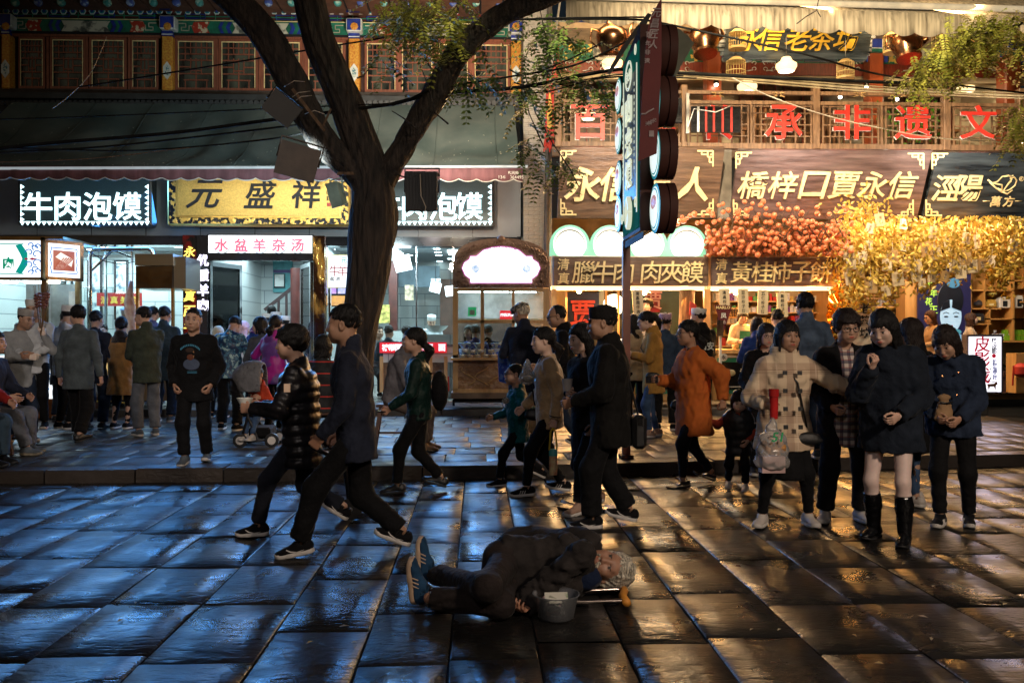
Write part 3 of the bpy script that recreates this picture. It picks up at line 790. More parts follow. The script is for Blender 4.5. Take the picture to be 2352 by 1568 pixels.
def slabmesh(n=3,seed=0,e=.018):
    """unit slab, 1 x 1, top at 0 with softly worn edges"""
    rg=random.Random(seed);g=[0,e,.35+rg.uniform(-.05,.05),.68,1-e,1];vs=[];fs=[];k=len(g)
    for j in range(k):
        for i in range(k):
            edge=i in(0,k-1)or j in(0,k-1)
            z=-.009 if edge else rg.uniform(-.004,.002)
            jx=rg.uniform(-.006,.006)if edge else 0
            vs.append((g[i]-.5+(jx if i in(0,k-1)else 0),g[j]-.5+(jx if j in(0,k-1)else 0),z))
    for j in range(k-1):
        for i in range(k-1):fs.append((j*k+i,j*k+i+1,(j+1)*k+i+1,(j+1)*k+i))
    me=bpy.data.meshes.new('paving_stone');me.from_pydata(vs,[],fs);me.polygons.foreach_set('use_smooth',[True]*len(fs));me.update();return me
def lay(name,mes,mat,parent,x0,x1,y0,y1,z,gap=.012,tilt=.004,shear=0.0):
    for m_ in mes:
        if not m_.materials:m_.materials.append(mat)
    me=random.choice(mes);o=bpy.data.objects.new(name,me);COL.objects.link(o);o.parent=parent
    o.location=Vector(((x0+x1)/2,(y0+y1)/2,z+random.uniform(-.003,.003)))-WM[parent].translation
    o.rotation_euler=(random.uniform(-tilt,tilt),random.uniform(-tilt,tilt),shear)
    o.scale=(x1-x0-gap,y1-y0-gap,1);return o
gm=MB().add([(-60,-12,-.022),(60,-12,-.022),(60,60,-.022),(-60,60,-.022)],[(0,1,2,3)])
road=gm.build('road',JOINT,kind='structure');WM[road]=Matrix()
SL=[slabmesh(seed=i)for i in range(8)]
x=-7.2;rr=random.Random(3)
MH=G(1366,1148)
while x<8.2:
    wd=rr.uniform(.40,.52);y=2.6+rr.uniform(-.4,.3)
    while True:
        ye=kerbY(x+wd/2)-.02
        if y>ye-.12:break
        Ld=rr.uniform(.72,1.02);y2=min(y+Ld,ye)
        if ye-y2<.22:y2=ye
        cx,cyy=x+wd/2,(y+y2)/2
        if not(abs(cx-MH.x)<.40 and abs(cyy-MH.y)<.42):lay('paving_stone',SL,ROADST,road,x,x+wd,y,y2,0,gap=rr.uniform(.006,.013))
        y=y2
    x+=wd

mh=thing('manhole_cover','round iron manhole cover set in a ring of stone in the road','manhole',MH)
IR=M('cast_iron',(.03,.028,.027),r=.4,m=.6,var=.4,vs=14,bump=.5,bs=60)
MB().lathe([(.0,-.004),(.29,-.004),(.30,-.008),(.30,-.02)][::-1],MH,40,cap=False).build('lid',IR,mh,smooth=True)
m_=MB()
for i in range(40):
    a=2*math.pi*i/40
    m_.box((-.012,.20,-.004),(.012,.27,.003),Matrix.Translation(MH)@Matrix.Rotation(a,4,'Z'))
for k in range(-3,4):
    m_.box((-.15,k*.045-.009,-.004),(.15,k*.045+.009,.003),Matrix.Translation(MH))
m_.build('tread_rib',IR,mh)
for i in range(12):
    a0,a1=2*math.pi*i/12+.02,2*math.pi*(i+1)/12-.02;pts=[]
    for rr_,zz in((.315,-.016),(.325,.0),(.465,.0),(.475,-.016)):pts.append([(MH.x+rr_*math.cos(a0+(a1-a0)*t/3),MH.y+rr_*math.sin(a0+(a1-a0)*t/3),zz)for t in range(4)])
    vs=[p for row in pts for p in row];fs=[(r*4+c,(r+1)*4+c,(r+1)*4+c+1,r*4+c+1)for r in range(3)for c in range(3)]
    MB().add(vs,fs).build('ring_stone',ROADST,mh,smooth=True)

sl_=(KP[2].y-KP[1].y)/(KP[2].x-KP[1].x)
pm=MB();xs=[KP[0].x,KP[1].x,KP[2].x]
vs=[];
for xx in xs:vs+=[(xx,kerbY(xx)+.04,ZP-.018),(xx,30,ZP-.018),(xx,kerbY(xx)+.04,-.1)]
pm.add(vs,[(0,3,4,1),(3,6,7,4),(2,5,3,0),(5,8,6,3)])
pave=pm.build('pavement',JOINT,kind='structure');WM[pave]=Matrix()
KST=stone_mat('kerb_stone_face',(.028,.022,.018),(.055,.045,.04),r=.42)
x=-7.3
while x<8.6:
    Lk=rr.uniform(.85,1.15);a,b=Vector((x,kerbY(x),0)),Vector((x+Lk-.015,kerbY(x+Lk-.015),0));j=rr.uniform(-.012,.012);t=rr.uniform(-.006,.006)
    v8=[]
    for zz,ins in((-.05,0),(ZP-.02+t,0),(ZP+t,.018)):
        v8+=[(a.x,a.y+j+ins,zz),(b.x,b.y+j+ins,zz),(b.x,b.y+.30,zz),(a.x,a.y+.30,zz)]
    fs=[(0,1,5,4),(4,5,9,8),(8,9,10,11),(1,2,6,5),(5,6,10,9),(3,0,4,7),(7,4,8,11)]
    MB().add(v8,fs).build('kerb_stone',KST,pave);x+=Lk
PT=[slabmesh(seed=20+i,e=.02)for i in range(6)]
row=0;npv=0
while row<11:
    x=-7.0-rr.uniform(0,.4);dep=.62
    while x<8.2:
        wd=rr.uniform(.42,.52);y0=kerbY(x+wd/2)+.315+row*dep
        if y0<17.2 and npv<330:
            s=(kerbY(x+wd)-kerbY(x))/wd
            lay('paving_slab',PT,PAVST,pave,x,x+wd,y0,y0+dep,ZP,gap=.008,tilt=.002,shear=math.atan(s)*.0);npv+=1
        x+=wd
    row+=1

lm=MB()
for i in range(70):
    p=G(random.uniform(20,2330),random.uniform(1000,1540));zz=.008
    if p.y>kerbY(p.x):p=G(random.uniform(20,2330),random.uniform(960,1060),ZP);zz=ZP+.008
    if zz>.1 and p.y<kerbY(p.x)+.05:continue
    a=random.uniform(0,6.28);L_=random.uniform(.012,.03);c,s=math.cos(a),math.sin(a)
    lm.add([(p.x-c*L_,p.y-s*L_,zz),(p.x-s*L_*.35,p.y+c*L_*.35,zz+.006),(p.x+c*L_,p.y+s*L_,zz),(p.x+s*L_*.35,p.y-c*L_*.35,zz+.004)],[(0,1,2,3)])
lm.build('fallen_leaves',M('dry_leaf',(.35,.28,.12),c2=(.5,.45,.35),r=.7,bump=0),kind='stuff')

STP=stone_mat('step_stone',(.06,.058,.055),(.11,.105,.10),r=.4)
st_=thing('shop_step','long low grey stone step running below the shop fronts and stalls','step',(0,16.0,ZP))
xx=X(150,15.3)
while xx<X(2250,15.6):
    L_=rr.uniform(1.0,1.4);box('step_stone',(xx,15.35,ZP-.02),(xx+L_-.01,17.6,ZP+.12+rr.uniform(-.004,.004)),STP,st_,bev=.012);xx+=L_
ZS=ZP+.12
# ================================================================== left two-storey building
YF=17.0;YU=17.6
def pb(name,u0,v0,u1,v1,Y,d,mat,parent,bev=0,**tg):
    return box(name,(X(u0,Y),Y,Z(v1,Y)),(X(u1,Y),Y+d,Z(v0,Y)),mat,parent,bev=bev,**tg)
def pbm(m,u0,v0,u1,v1,Y,d):m.box((X(u0,Y),Y,Z(v1,Y)),(X(u1,Y),Y+d,Z(v0,Y)));return m
def poly(m,pts,Y,d):m.prism([(X(u,Y),Z(v,Y))for u,v in pts],Y,Y+d);return m
FASC=M('grey_fascia',(.20,.21,.22),r=.45,var=.12,vs=1.5,bump=.05,bs=20,m=.2)
DKM=M('dark_gloss_panel',(.012,.013,.016),r=.12,var=.4,vs=2,bump=.02,bs=6)
CHR=M('chrome',(.6,.6,.62),r=.12,m=1,var=.1,vs=6,bump=.02,bs=20)
BRS=M('brass',(.55,.36,.14),r=.25,m=1,var=.2,vs=6,bump=.05,bs=30)
SS=M('stainless_brushed',(.36,.33,.29),r=.30,m=1,var=.06,vs=.8,bump=.05,bs=60,st=(1,1,3))
def tile_fn(nt,co):
    b_=nd(nt,'ShaderNodeTexBrick');mp=nd(nt,'ShaderNodeMapping');mp.inputs['Rotation'].default_value=(R(90),0,0);nt.links.new(co,mp.inputs[0]);nt.links.new(mp.outputs[0],b_.inputs['Vector'])
    b_.inputs['Scale'].default_value=1.0;b_.inputs['Brick Width'].default_value=.6;b_.inputs['Row Height'].default_value=.3;b_.inputs['Mortar Size'].default_value=.010
    b_.inputs['Color1'].default_value=(.46,.49,.49,1);b_.inputs['Color2'].default_value=(.56,.58,.56,1);b_.inputs['Mortar'].default_value=(.22,.25,.26,1);return b_.outputs[0]
WALLI=pattern('interior_tile',tile_fn,r=.3,bump=.03,bs=12)
CEIL=M('ceiling_white',(.42,.46,.48),r=.7,var=.06,bump=0)
REDW=M('red_lacquer_wood',(.22,.035,.018),r=.4,var=.3,vs=5,bump=.15,bs=40,st=(6,6,1))
WINW=M('window_wood',(.24,.075,.04),r=.5,var=.25,vs=6,bump=.2,bs=50,st=(6,6,1))
GLD=M('gold_leaf',(.80,.50,.12),r=.32,m=.75,var=.2,vs=8,bump=.25,bs=60)
GLDP=M('gold_paint',(.90,.71,.35),r=.5,m=.0,var=.15,vs=10,bump=.25,bs=60)
WOODY=M('yellow_wood',(.42,.24,.09),r=.45,c2=(.52,.32,.13),vs=3,bump=.15,bs=30,st=(8,8,1))
GREENP=M('green_paint',(.01,.14,.085),r=.5,var=.3,vs=8,bump=.15,bs=40)
BLUEP=M('blue_paint',(.012,.035,.26),r=.5,var=.3,vs=8,bump=.15,bs=40)
WHITEP=M('white_paint',(.7,.72,.68),r=.5,var=.15,vs=8,bump=.1,bs=40)
ORP=M('orange_paint',(.55,.16,.02),r=.5,var=.5,vs=30,bump=.5,bs=40,c2=(.75,.42,.06))
REDP=M('red_paint',(.42,.025,.015),r=.5,var=.2,vs=8,bump=.1,bs=40)
DARK=M('dark_room',(.01,.01,.012),r=.9,bump=0)
PAINTG=M('painted_scroll_green',(.01,.16,.09),c2=(.75,.5,.1),r=.5,vs=9,lo=.52,hi=.56,bump=.3,bs=9)
PAINTB=M('painted_scroll_blue',(.02,.06,.30),c2=(.55,.65,.62),r=.5,vs=10,lo=.53,hi=.57,bump=.3,bs=10)
PAINTR=M('painted_scroll_red',(.42,.04,.02),c2=(.7,.6,.4),r=.5,vs=11,lo=.53,hi=.57,bump=.3,bs=11)
PAINTW=M('painted_landscape',(.55,.53,.42),c2=(.08,.09,.08),r=.6,vs=7,lo=.5,hi=.62,bump=.1,bs=20,det=6)
LB=thing('shop_building','dark two-storey painted timber building with a wide grey awning over a bright noodle shop','building',(X(600,YF),YF,ZP))
LX0,LX1=X(-110,YF),X(1196,YF)
ztop,zc=Z(545,YF),3.32
box('fascia',(LX0,YF,zc),(LX1,YF+.3,Z(405,YF)),FASC,LB)
for u in range(-40,1196,125):pb('fascia_seam',u,500,u+1.2,545,YF-.006,.01,DKM,LB)
pb('header_beam',-110,545,1196,566,YF-.05,.4,DKM,LB)
box('fascia_upper',(LX0,YF+.05,Z(405,YF)),(LX1,YF+.3,Z(240,YF)),M('dark_wall',(.03,.032,.035),r=.8),LB)

YB=22.6
zf=ZS
box('room_floor',(LX0,YF,ZS-.04),(LX1,YB,ZS+.004),M('shop_floor',(.25,.25,.24),r=.25,bump=.02),LB)
box('ceiling',(LX0,YF+.3,zc),(LX1,YB,zc+.1),CEIL,LB)
box('back_wall',(LX0,YB,ZS),(LX1,YB+.2,zc),WALLI,LB)
box('side_wall',(LX0-.2,YF+.3,ZS),(LX0,YB,zc),WALLI,LB)
box('side_wall',(LX1,YF+.02,ZS),(LX1+.2,YB,zc),WALLI,LB)
box('partition_wall',(X(440,YF),YF+.35,ZS),(X(478,YF),YB,zc),WALLI,LB)
box('partition_wall',(X(712,YF),YF+.4,ZS),(X(722,YF),20.2,zc),WALLI,LB)
DL=EM('downlight_glow',(.75,.95,1.0),14)
def downl(u,v,parent=LB,r=.075):
    p=P(u,v,18);t=(zc-H0)/(p.z-H0);q=Vector((0,0,H0))+(p-Vector((0,0,H0)))*t;q.z=zc-.008
    MB().lathe([(r,0),(0,0)][::-1],q,16,cap=False).build('downlight',DL,parent)
for u,v in((240,567),(295,574),(330,583),(205,573),(205,582),(262,584),(292,590),(290,597),(345,600),(370,596),(505,604),(535,600),(560,609),(612,604),(640,603),(630,609),(560,617),(755,580),
             (762,572),(930,565),(990,555),(1000,563),(1003,571),(1006,579),(1008,586),(905,572),(915,580),(940,586),(1090,555),(1010,600),(1015,607),(1018,614),(960,610),(1035,594)):downl(u,v)
PANEL=EM('ceiling_panel_glow',(.85,.97,1.0),8)
box('light_panel',(X(362,18.0),18.0,zc-.02),(X(392,18),19.0,zc-.006),PANEL,LB)
box('light_panel',(X(860,18.6),18.6,zc-.02),(X(905,18.6),19.5,zc-.006),PANEL,LB)
box('light_panel',(X(1025,18.6),19.5,zc-.02),(X(1070,18.6),20.5,zc-.006),PANEL,LB)
for u,e in((60,75),(300,95),(595,75),(860,85),(1080,85)):
    light('AREA',(X(u,18.6),18.8,zc-.05),(X(u,18.6),18.6,0),e*1.25,(.66,.92,1.0),1.6,2.2)

for u,e in((120,42),(420,42),(700,38),(1000,30)):
    light('AREA',(X(u,16.5),16.4,3.22),(X(u,11),11.0,.2),e*1.9,(.07,.36,1.0),1.6,.5)

GL=glass('shop_glass',(.93,.97,.97))
def pane(name,u0,v0,u1,v1,Y,parent,mat=None):return box(name,(X(u0,Y),Y,Z(v1,Y)),(X(u1,Y),Y+.012,Z(v0,Y)),mat or GL,parent)
for a,b in((752,955),(958,1040),(1043,1190)):pane('window_pane',a,567,b,820,YF+.03,LB)
for a,b in((184,240),(243,300),(303,418)):pane('window_pane',a,567,b,800,YF+.03,LB)
for u in(182,241,302,748,956,1041,1191):pb('mullion',u-1,566,u+2,820,YF,.06,CHR,LB)

D1=thing('door_sign','white lit sign over the shop door with five pink characters on round plates','sign',(X(598,YF),YF-.2,Z(563,YF)))
pb('sign_box',476,541,720,600,YF-.16,.15,DKM,D1)
pb('lit_panel',479,543,717,583,YF-.175,.012,EM('sign_white_lit',(.93,.97,1.0),1.15),D1)
PINK=EM('pink_letter',(.85,.12,.20),.9)
RIM=M('plate_rim',(.45,.52,.58),r=.4,bump=0)
for ch,u in zip('水盆羊杂汤',(510,555,597,641,684)):
    c=P(u,563,YF-.19)
    MB().lathe([(.155,0),(.155,.012),(.148,.014),(0,.014)],(0,0,0),32,T=Matrix.Translation(c)@Matrix.Rotation(R(90),4,'X')).build('plate',RIM,D1)
    MB().lathe([(.145,.014),(.143,.018),(0,.018)],(0,0,0),32,T=Matrix.Translation(c)@Matrix.Rotation(R(90),4,'X')).build('plate_face',EM('plate_white',(.85,.95,1.0),.95),D1)
    text(ch,c+Vector((0,-.035,0)),.23,PINK,D1,bold=.014,ext=.06)
REFL=M('gold_reflective_column',(.05,.02,.01),c2=(.75,.42,.10),r=.15,m=.8,vs=2.2,lo=.5,hi=.62,bump=.35,bs=4,st=(2,2,.9),bd=.05)
for u0,u1,mt in((452,476,DKM),(420,451,M('black_red_column',(.01,.01,.012),c2=(.20,.01,.01),r=.12,m=.3,vs=1.5,lo=.55,hi=.6,bump=.1,bs=5)),(720,746,REFL),(1188,1197,DKM)):
    box('column',(X(u0,YF-.12),YF-.12,ZS),(X(u1,YF-.12),YF+.2,zc),mt,LB)
NEOP=EM('pink_neon',(.85,.8,1.0),2.2);NEOY=EM('yellow_neon',(1.0,.72,.12),1.4)
for i,ch in enumerate('优质羊肉'):text(ch,P(466,598+i*34,YF-.15),.22,NEOP,LB,bold=.03)
for i,ch in enumerate('永和清真百年'):text(ch,P(435,578+i*34,YF-.15),.2,NEOY,LB,bold=.02,shear=.2)
for i,ch in enumerate('泡馍'):text(ch,P(442,637+i*16,YF-.17),.14,NEOP,LB,bold=.03)
def glassdoor(u,ang,flip=1,label=''):
    t=thing('glass_door',label,'door',(X(u,YF),YF,ZS),R(ang))
    Wd,Hd=.95*flip,Z(603,YF)-ZS;m=MB();T=WM[t]
    for a,b in(((0,-.03,0),(.07*flip,.03,Hd)),((Wd-.07*flip,-.03,0),(Wd,.03,Hd)),((0,-.03,Hd-.08),(Wd,.03,Hd)),((0,-.03,0),(Wd,.03,.1))):m.box(a,b,T)
    m.build('frame',CHR,t);MB().box((.07*flip,-.006,.1),(Wd-.07*flip,.006,Hd-.08),T).build('pane',GL,t)
    MB().tube([T@Vector((Wd-.14*flip,-.07,.8)),T@Vector((Wd-.14*flip,-.07,1.3))],.014,8).build('handle',CHR,t,smooth=True)
glassdoor(480,68,1,'open glass door with chrome frame folded in at left side of the entrance')
glassdoor(716,-68-0,-1,'open glass door with chrome frame folded in at right side of the entrance')

t=thing('interior_door','closed dark brown door at the back under the green stair sign','door',(X(563,21),21,ZS))
BRN=M('brown_door',(.06,.03,.03),r=.4,var=.2)
box('corridor_wall',(X(480,21),21.15,ZS),(X(720,21),21.3,zc),WALLI,LB)
box('door_leaf',(X(538,21),21.05,ZS),(X(594,21),21.14,Z(648,21)),BRN,t);box('door_frame',(X(535,21),21.0,Z(648,21)),(X(597,21),21.14,Z(643,21)),WHITEP,t)
t=thing('stair_sign','small lit green sign pointing to the upper floor above the brown door','sign',P(563,625,20.9))
pb('sign_box',535,613,594,637,20.9,.1,EM('green_lit',(.02,.45,.35),1.2),t)
for ch,u in zip('请上二楼',(543,552,563,575)):text(ch,P(u,625,20.88),.095,EM('white_lit_text',(.9,1,1),2),t,bold=.03)
t=thing('notice_board','framed certificate on a teal board on the wall beside the stairs','notice',P(645,640,21))
pb('board',627,600,672,672,21.1,.03,M('teal_board',(.08,.30,.32),r=.5),t);pb('header_strip',628,621,671,628,21.08,.02,M('purple_strip',(.06,.03,.14),r=.5),t)
pb('certificate',629,630,654,662,21.05,.03,DKM,t);pb('paper',631,632,652,659,21.03,.02,M('paper',(.75,.74,.7),r=.8,bump=0),t)
t=thing('stair_railing','dark wooden stair railing rising to the right behind the door','railing',P(640,690,20.6))
m=MB();m.bar(P(608,712,20.6),P(675,658,20.6),.07);m.build('handrail',BRN,t)
for u in(622,640,658):MB().bar(P(u,770,20.6),P(u,700-(u-622)*.8+2,20.6),.05).build('baluster',BRN,t)
t=thing('interior_column','round dark red column behind the open glass door','column',(X(690,20),20,ZS))
MB().lathe([(.19,0),(.19,Z(618,20)-ZS)],(X(688,20),20,ZS),28).build('shaft',M('maroon_column',(.10,.025,.02),r=.3),t,smooth=True)

for i,(u0,u1,v0,v1,lb)in enumerate(((200,234,590,760,'tall hanging scroll with blue splashes behind the shop glass'),(262,294,600,735,'narrow ink scroll in a dark frame nearest the steel hood'),(163,180,600,720,'hanging scroll beside the bronze post of the skewer stall'))):
    t=thing('scroll_painting',lb,'painting',P((u0+u1)/2,v1,20));pb('frame',u0,v0,u1,v1,20,.05,DKM,t)
    pb('picture',u0+5,v0+4,u1-5,v1-4,19.985,.03,M('ink_painting_%d'%i,(.62,.66,.62),c2=(.05,.10,.16),r=.7,vs=4+i,lo=.5,hi=.6,bump=0,det=8),t)
box('painting_wall',(X(150,20),20.06,ZS),(X(440,20),20.2,zc),WALLI,LB)
t=thing('red_banner','red banner with yellow characters hung across the shop wall','banner',P(270,690,19.6))
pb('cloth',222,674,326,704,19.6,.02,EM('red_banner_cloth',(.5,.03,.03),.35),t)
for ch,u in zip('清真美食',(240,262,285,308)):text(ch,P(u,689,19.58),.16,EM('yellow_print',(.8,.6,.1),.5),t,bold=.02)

t=thing('kitchen_counter','white tiled kitchen counter with red lettered strip below the glass','counter',(X(970,17.4),17.4,ZS))
pb('top',880,790,1040,795,16.9,.7,CHR,t);pb('front',880,795,1040,832,16.95,.5,WALLI,t)
pb('lettered_strip',872,786,1026,810,16.88,.03,EM('red_strip_lit',(.55,.01,.02),.9),t)
for ch,u in zip('裤带面 油泼扯面',(885,900,915,0,935,952,969,986)):
    if ch!=' ':text(ch,P(u,798,16.86),.13,EM('white_lit_text2',(.9,.95,1),1.0),t,bold=.03)
text('面',P(1015,798,16.86),.13,MATS['white_lit_text2'],t,bold=.03)
pb('carved_panel',872,818,1026,900,16.98,.12,M('carved_dark_wood',(.10,.055,.03),r=.5,c2=(.16,.10,.06),vs=9,bump=1.0,bs=9,bd=.05),t)
for u in(872,912,985,1020):pb('pilaster',u,818,u+8,900,16.94,.05,MATS['yellow_wood'],t)
box('kitchen_wall',(X(830,19.5),19.6,ZS),(X(1010,19.5),19.7,Z(760,19.5)),WALLI,LB)
box('red_pillar',(X(893,20),20,ZS),(X(912,20),20.3,zc),M('maroon_column',(.1,.02,.02)),LB)
box('dark_alcove',(X(1010,21),21.2,ZS),(X(1200,21),21.3,Z(640,21)),M('alcove_brown',(.10,.05,.035),r=.6),LB)
box('dark_bulkhead',(X(900,20.5),20.4,Z(660,20.5)),(X(1010,20.5),20.6,Z(612,20.5)),M('bulkhead',(.06,.09,.11),r=.5),LB)
for i,(u0,v0,u1,v1,c)in enumerate(((855,620,880,672,(.35,.3,.55)),(862,700,895,742,(.55,.45,.12)),(990,640,1012,668,(.6,.65,.7)),(1075,655,1100,690,(.5,.5,.5)),(930,655,950,690,(.4,.3,.2)))):
    t=thing('wall_poster',['purple menu poster on wall behind the tree trunk','yellow menu poster on wall behind the tree trunk','pale paper on the kitchen wall beside the stairs','pale poster seen through the carved cart glass','brown poster on the red pillar wall'][i],'poster',P(u0,v1,20))
    pb('sheet',u0,v0,u1,v1,19.9,.02,M('poster_%d'%i,c,r=.5,var=.6,vs=12,bump=0,det=6),t)
t=thing('menu_lightbox','row of lit purple menu photographs above the inner counter','menu board',P(780,670,19))
pb('frame',748,640,850,705,19.0,.08,DKM,t)
for i in range(4):pb('menu_photo',751+i*25,645,772+i*25,675,18.985,.02,EM('menu_purple_%d'%(i%2),((.35,.15,.7),(.15,.25,.7))[i%2],1.1,c2=(.75,.5,.6),vs=9),t)
pb('menu_strip',751,680,847,702,18.985,.02,EM('menu_orange',(.8,.35,.08),.8,c2=(.5,.2,.1),vs=12),t)

for i,(u,v,a)in enumerate(((885,582,20),(925,605,-12),(1000,660,15),(1035,668,-8))):
    t=thing('square_pendant',['tilted square lamp hanging left of the dining room glass','larger tilted square lamp hanging in the dining room','small square lamp near the kitchen hatch','small square lamp hanging left of the carved cart'][i],'lamp',P(u,v,18.6))
    s_=.17 if i<2 else .11;T=Matrix.Translation(P(u,v,18.6))@Matrix.Rotation(R(a),4,'Y')@Matrix.Rotation(R(30),4,'X')
    MB().box((-s_,-.012,-s_),(s_,.012,s_),T).build('shade',EM('lamp_shade_white',(.85,.95,1),3.0),t);MB().tube([P(u,v,18.6),Vector((X(u,18.6),18.6,zc))],.006,6).build('cord',DKM,t)

def ledsign(u0,u1,chars,us,label,hv=(420,520)):
    Y=YF-.45
    t=thing('led_sign',label,'sign',P((u0+u1)/2,hv[1],Y));v0,v1=408,hv[1]
    pb('case',u0-6,v0,u1+6,v1+3,Y,.3,M('sign_case',(.02,.022,.026),r=.4,bump=0),t,bev=.03)
    def fn(nt,co):
        n=nd(nt,'ShaderNodeTexChecker');n.inputs['Scale'].default_value=90;nt.links.new(co,n.inputs[0]);n.inputs[1].default_value=(.01,.018,.02,1);n.inputs[2].default_value=(.05,.09,.085,1);return n.outputs[0]
    pb('led_face',u0,v0,u1,v1,Y-.008,.012,pattern('led_matrix',fn,r=.4,emit=.16,bump=0),t)
    LEDW=EM('led_white',(.62,.93,1.0),3.2)
    for ch,u in zip(chars,us):text(ch,P(u,474,Y-.02),.50,LEDW,t,bold=.012,ext=.01)
    k=0;n=int((u1-u0)/12.6)
    for i in range(n+1):
        c=P(u0+4+i*(u1-u0-8)/n,v1-7,Y-.014);m=MB();m.prism([(c.x-.042,c.z+.035),(c.x,c.z-.035),(c.x+.042,c.z+.035)][::-1],c.y,c.y+.006);m.build('border_light',LEDW,t)
    for sd,sg in((u0+4,1),(u1-5,-1)):
        for i in range(7):
            c=P(sd,v1-16-i*12.5,Y-.014);m=MB();m.prism([(c.x-sg*.03,c.z+.042),(c.x+sg*.035,c.z),(c.x-sg*.03,c.z-.042)],c.y,c.y+.006);m.build('border_light',LEDW,t)
ledsign(47,342,'牛肉泡馍',(87,155,224,292),'black dot-matrix sign with white lit characters at left of the gold board')
ledsign(862,1130,'牛肉泡馍',(890,952,1018,1077),'black dot-matrix sign with white lit characters partly behind tree and flood lamp')
light('AREA',(X(195,16),16.3,Z(455,16)),(X(195,9),8.5,0),85,(.07,.36,1.0),2.6,.8)
light('AREA',(X(1020,16),16.3,Z(455,16)),(X(1020,9),8.5,0),85,(.07,.36,1.0),2.2,.8)
t=thing('gold_name_board','large gold board with black brush characters in a carved black and gold frame','sign',P(590,520,YF-.5))
Y=YF-.5
pb('outer_frame',384,404,804,521,Y,.25,GLD,t,bev=.03)
CARV=M('black_gold_carving',(.008,.009,.012),c2=(.85,.55,.12),r=.35,m=.3,vs=13,lo=.49,hi=.53,bump=1.0,bs=13,bd=.04,det=2)
pb('carved_border',388,404,800,517,Y-.02,.03,CARV,t)
pb('inner_frame',404,404,784,503,Y-.045,.035,GLD,t);pb('gold_field',408,404,780,499,Y-.06,.02,M('gold_field',(.62,.42,.10),r=.42,m=.35,var=.12,vs=40,bump=.6,bs=45),t)
INK=M('ink_black',(.006,.009,.014),r=.7,bump=.2,bs=40)
for ch,u,sh in(('元',470,.35),('盛',597,.2),('祥',703,.1)):text(ch,P(u,446,Y-.08),.50,INK,t,bold=.010,ext=.03,shear=sh)
for i,ch in enumerate('千明题'):text(ch,P(755,430+i*13,Y-.07),.085,INK,t,bold=.01)
pb('seal',751,468,760,476,Y-.07,.012,REDP,t)
light('AREA',(X(590,15.0),15.1,Z(398,15)),P(590,470,16.4),30,(1.0,.92,.75),3.0,.12)

pb('upper_wall',-110,0,1200,222,YU+.12,.3,M('upper_wall_dark',(.05,.02,.015),r=.8),LB)

def winproto():
    W,H=1.0,1.0;fr=MB()
    for a,b in(((0,0,0),(.07,.05,1)),((.93,0,0),(1,.05,1)),((.07,0,.94),(.93,.05,1)),((.07,0,0),(.93,.05,.05))):fr.box(a,b)
    gl=MB()
    for a,b in(((.075,-.01,.05),(.095,.0,.94)),((.905,-.01,.05),(.925,.0,.94)),((.095,-.01,.92),(.905,.0,.94))):gl.box(a,b)
    la=MB();bw=.012
    def vb(x,z0,z1):la.box((x-bw,.012,z0),(x+bw,.030,z1))
    def hb(z,x0,x1):la.box((x0,.010,z-.012),(x1,.032,z+.012))
    for x in(.24,.37,.50,.63,.76):vb(x,.70,.93)
    for z in(.82,.70):hb(z,.07,.93)
    hb(.58,.07,.93)
    for x in(.24,.76):vb(x,.58,.70)
    vb(.37,.32,.62);vb(.63,.32,.62);vb(.5,.05,.62);hb(.45,.07,.37);hb(.45,.63,.93);hb(.32,.07,.93);hb(.20,.2,.8);vb(.24,.05,.20);vb(.76,.05,.20);hb(.38,.37,.63)
    return fr.mesh('frame'),gl.mesh('gilt_edge'),la.mesh('lattice'),MB().box((.07,.036,.05),(.93,.042,.94)).mesh('pane')
WF=winproto();CURT=M('window_glass_curtain',(.006,.009,.009),c2=(.085,.095,.07),r=.25,vs=1.2,st=(3,3,.8),lo=.42,hi=.62,bump=0)
for me_,mt_ in zip(WF,(WINW,GLDP,WINW,CURT)):me_.materials.append(mt_)
wins=[(44,104),(116,198),(206,292),(301,364),(403,498),(503,594),(600,696),(702,794),(838,914),(918,999),(1003,1080),(1084,1172)]
for u0,u1 in wins:
    w0=bpy.data.objects.new('window',WF[0]);COL.objects.link(w0);w0.parent=LB
    w0.location=Vector((X(u0,YU),YU,Z(215,YU)))-WM[LB].translation;w0.scale=(X(u1,YU)-X(u0,YU),1,Z(97,YU)-Z(215,YU))
    for nm,me_ in zip(('gilt_edge','lattice','pane'),WF[1:]):
        c=bpy.data.objects.new(nm,me_);COL.objects.link(c);c.parent=w0
pb('window_lintel',-20,88,1200,97,YU-.03,.14,WINW,LB)
pb('window_sill',-60,215,1200,223,YU-.10,.3,M('sill_dark',(.06,.05,.045),r=.8),LB)
for u in(110,200,297,499,597,699,915,1001,1082):pb('window_post',u-2,97,u+3,215,YU-.01,.1,WINW,LB)
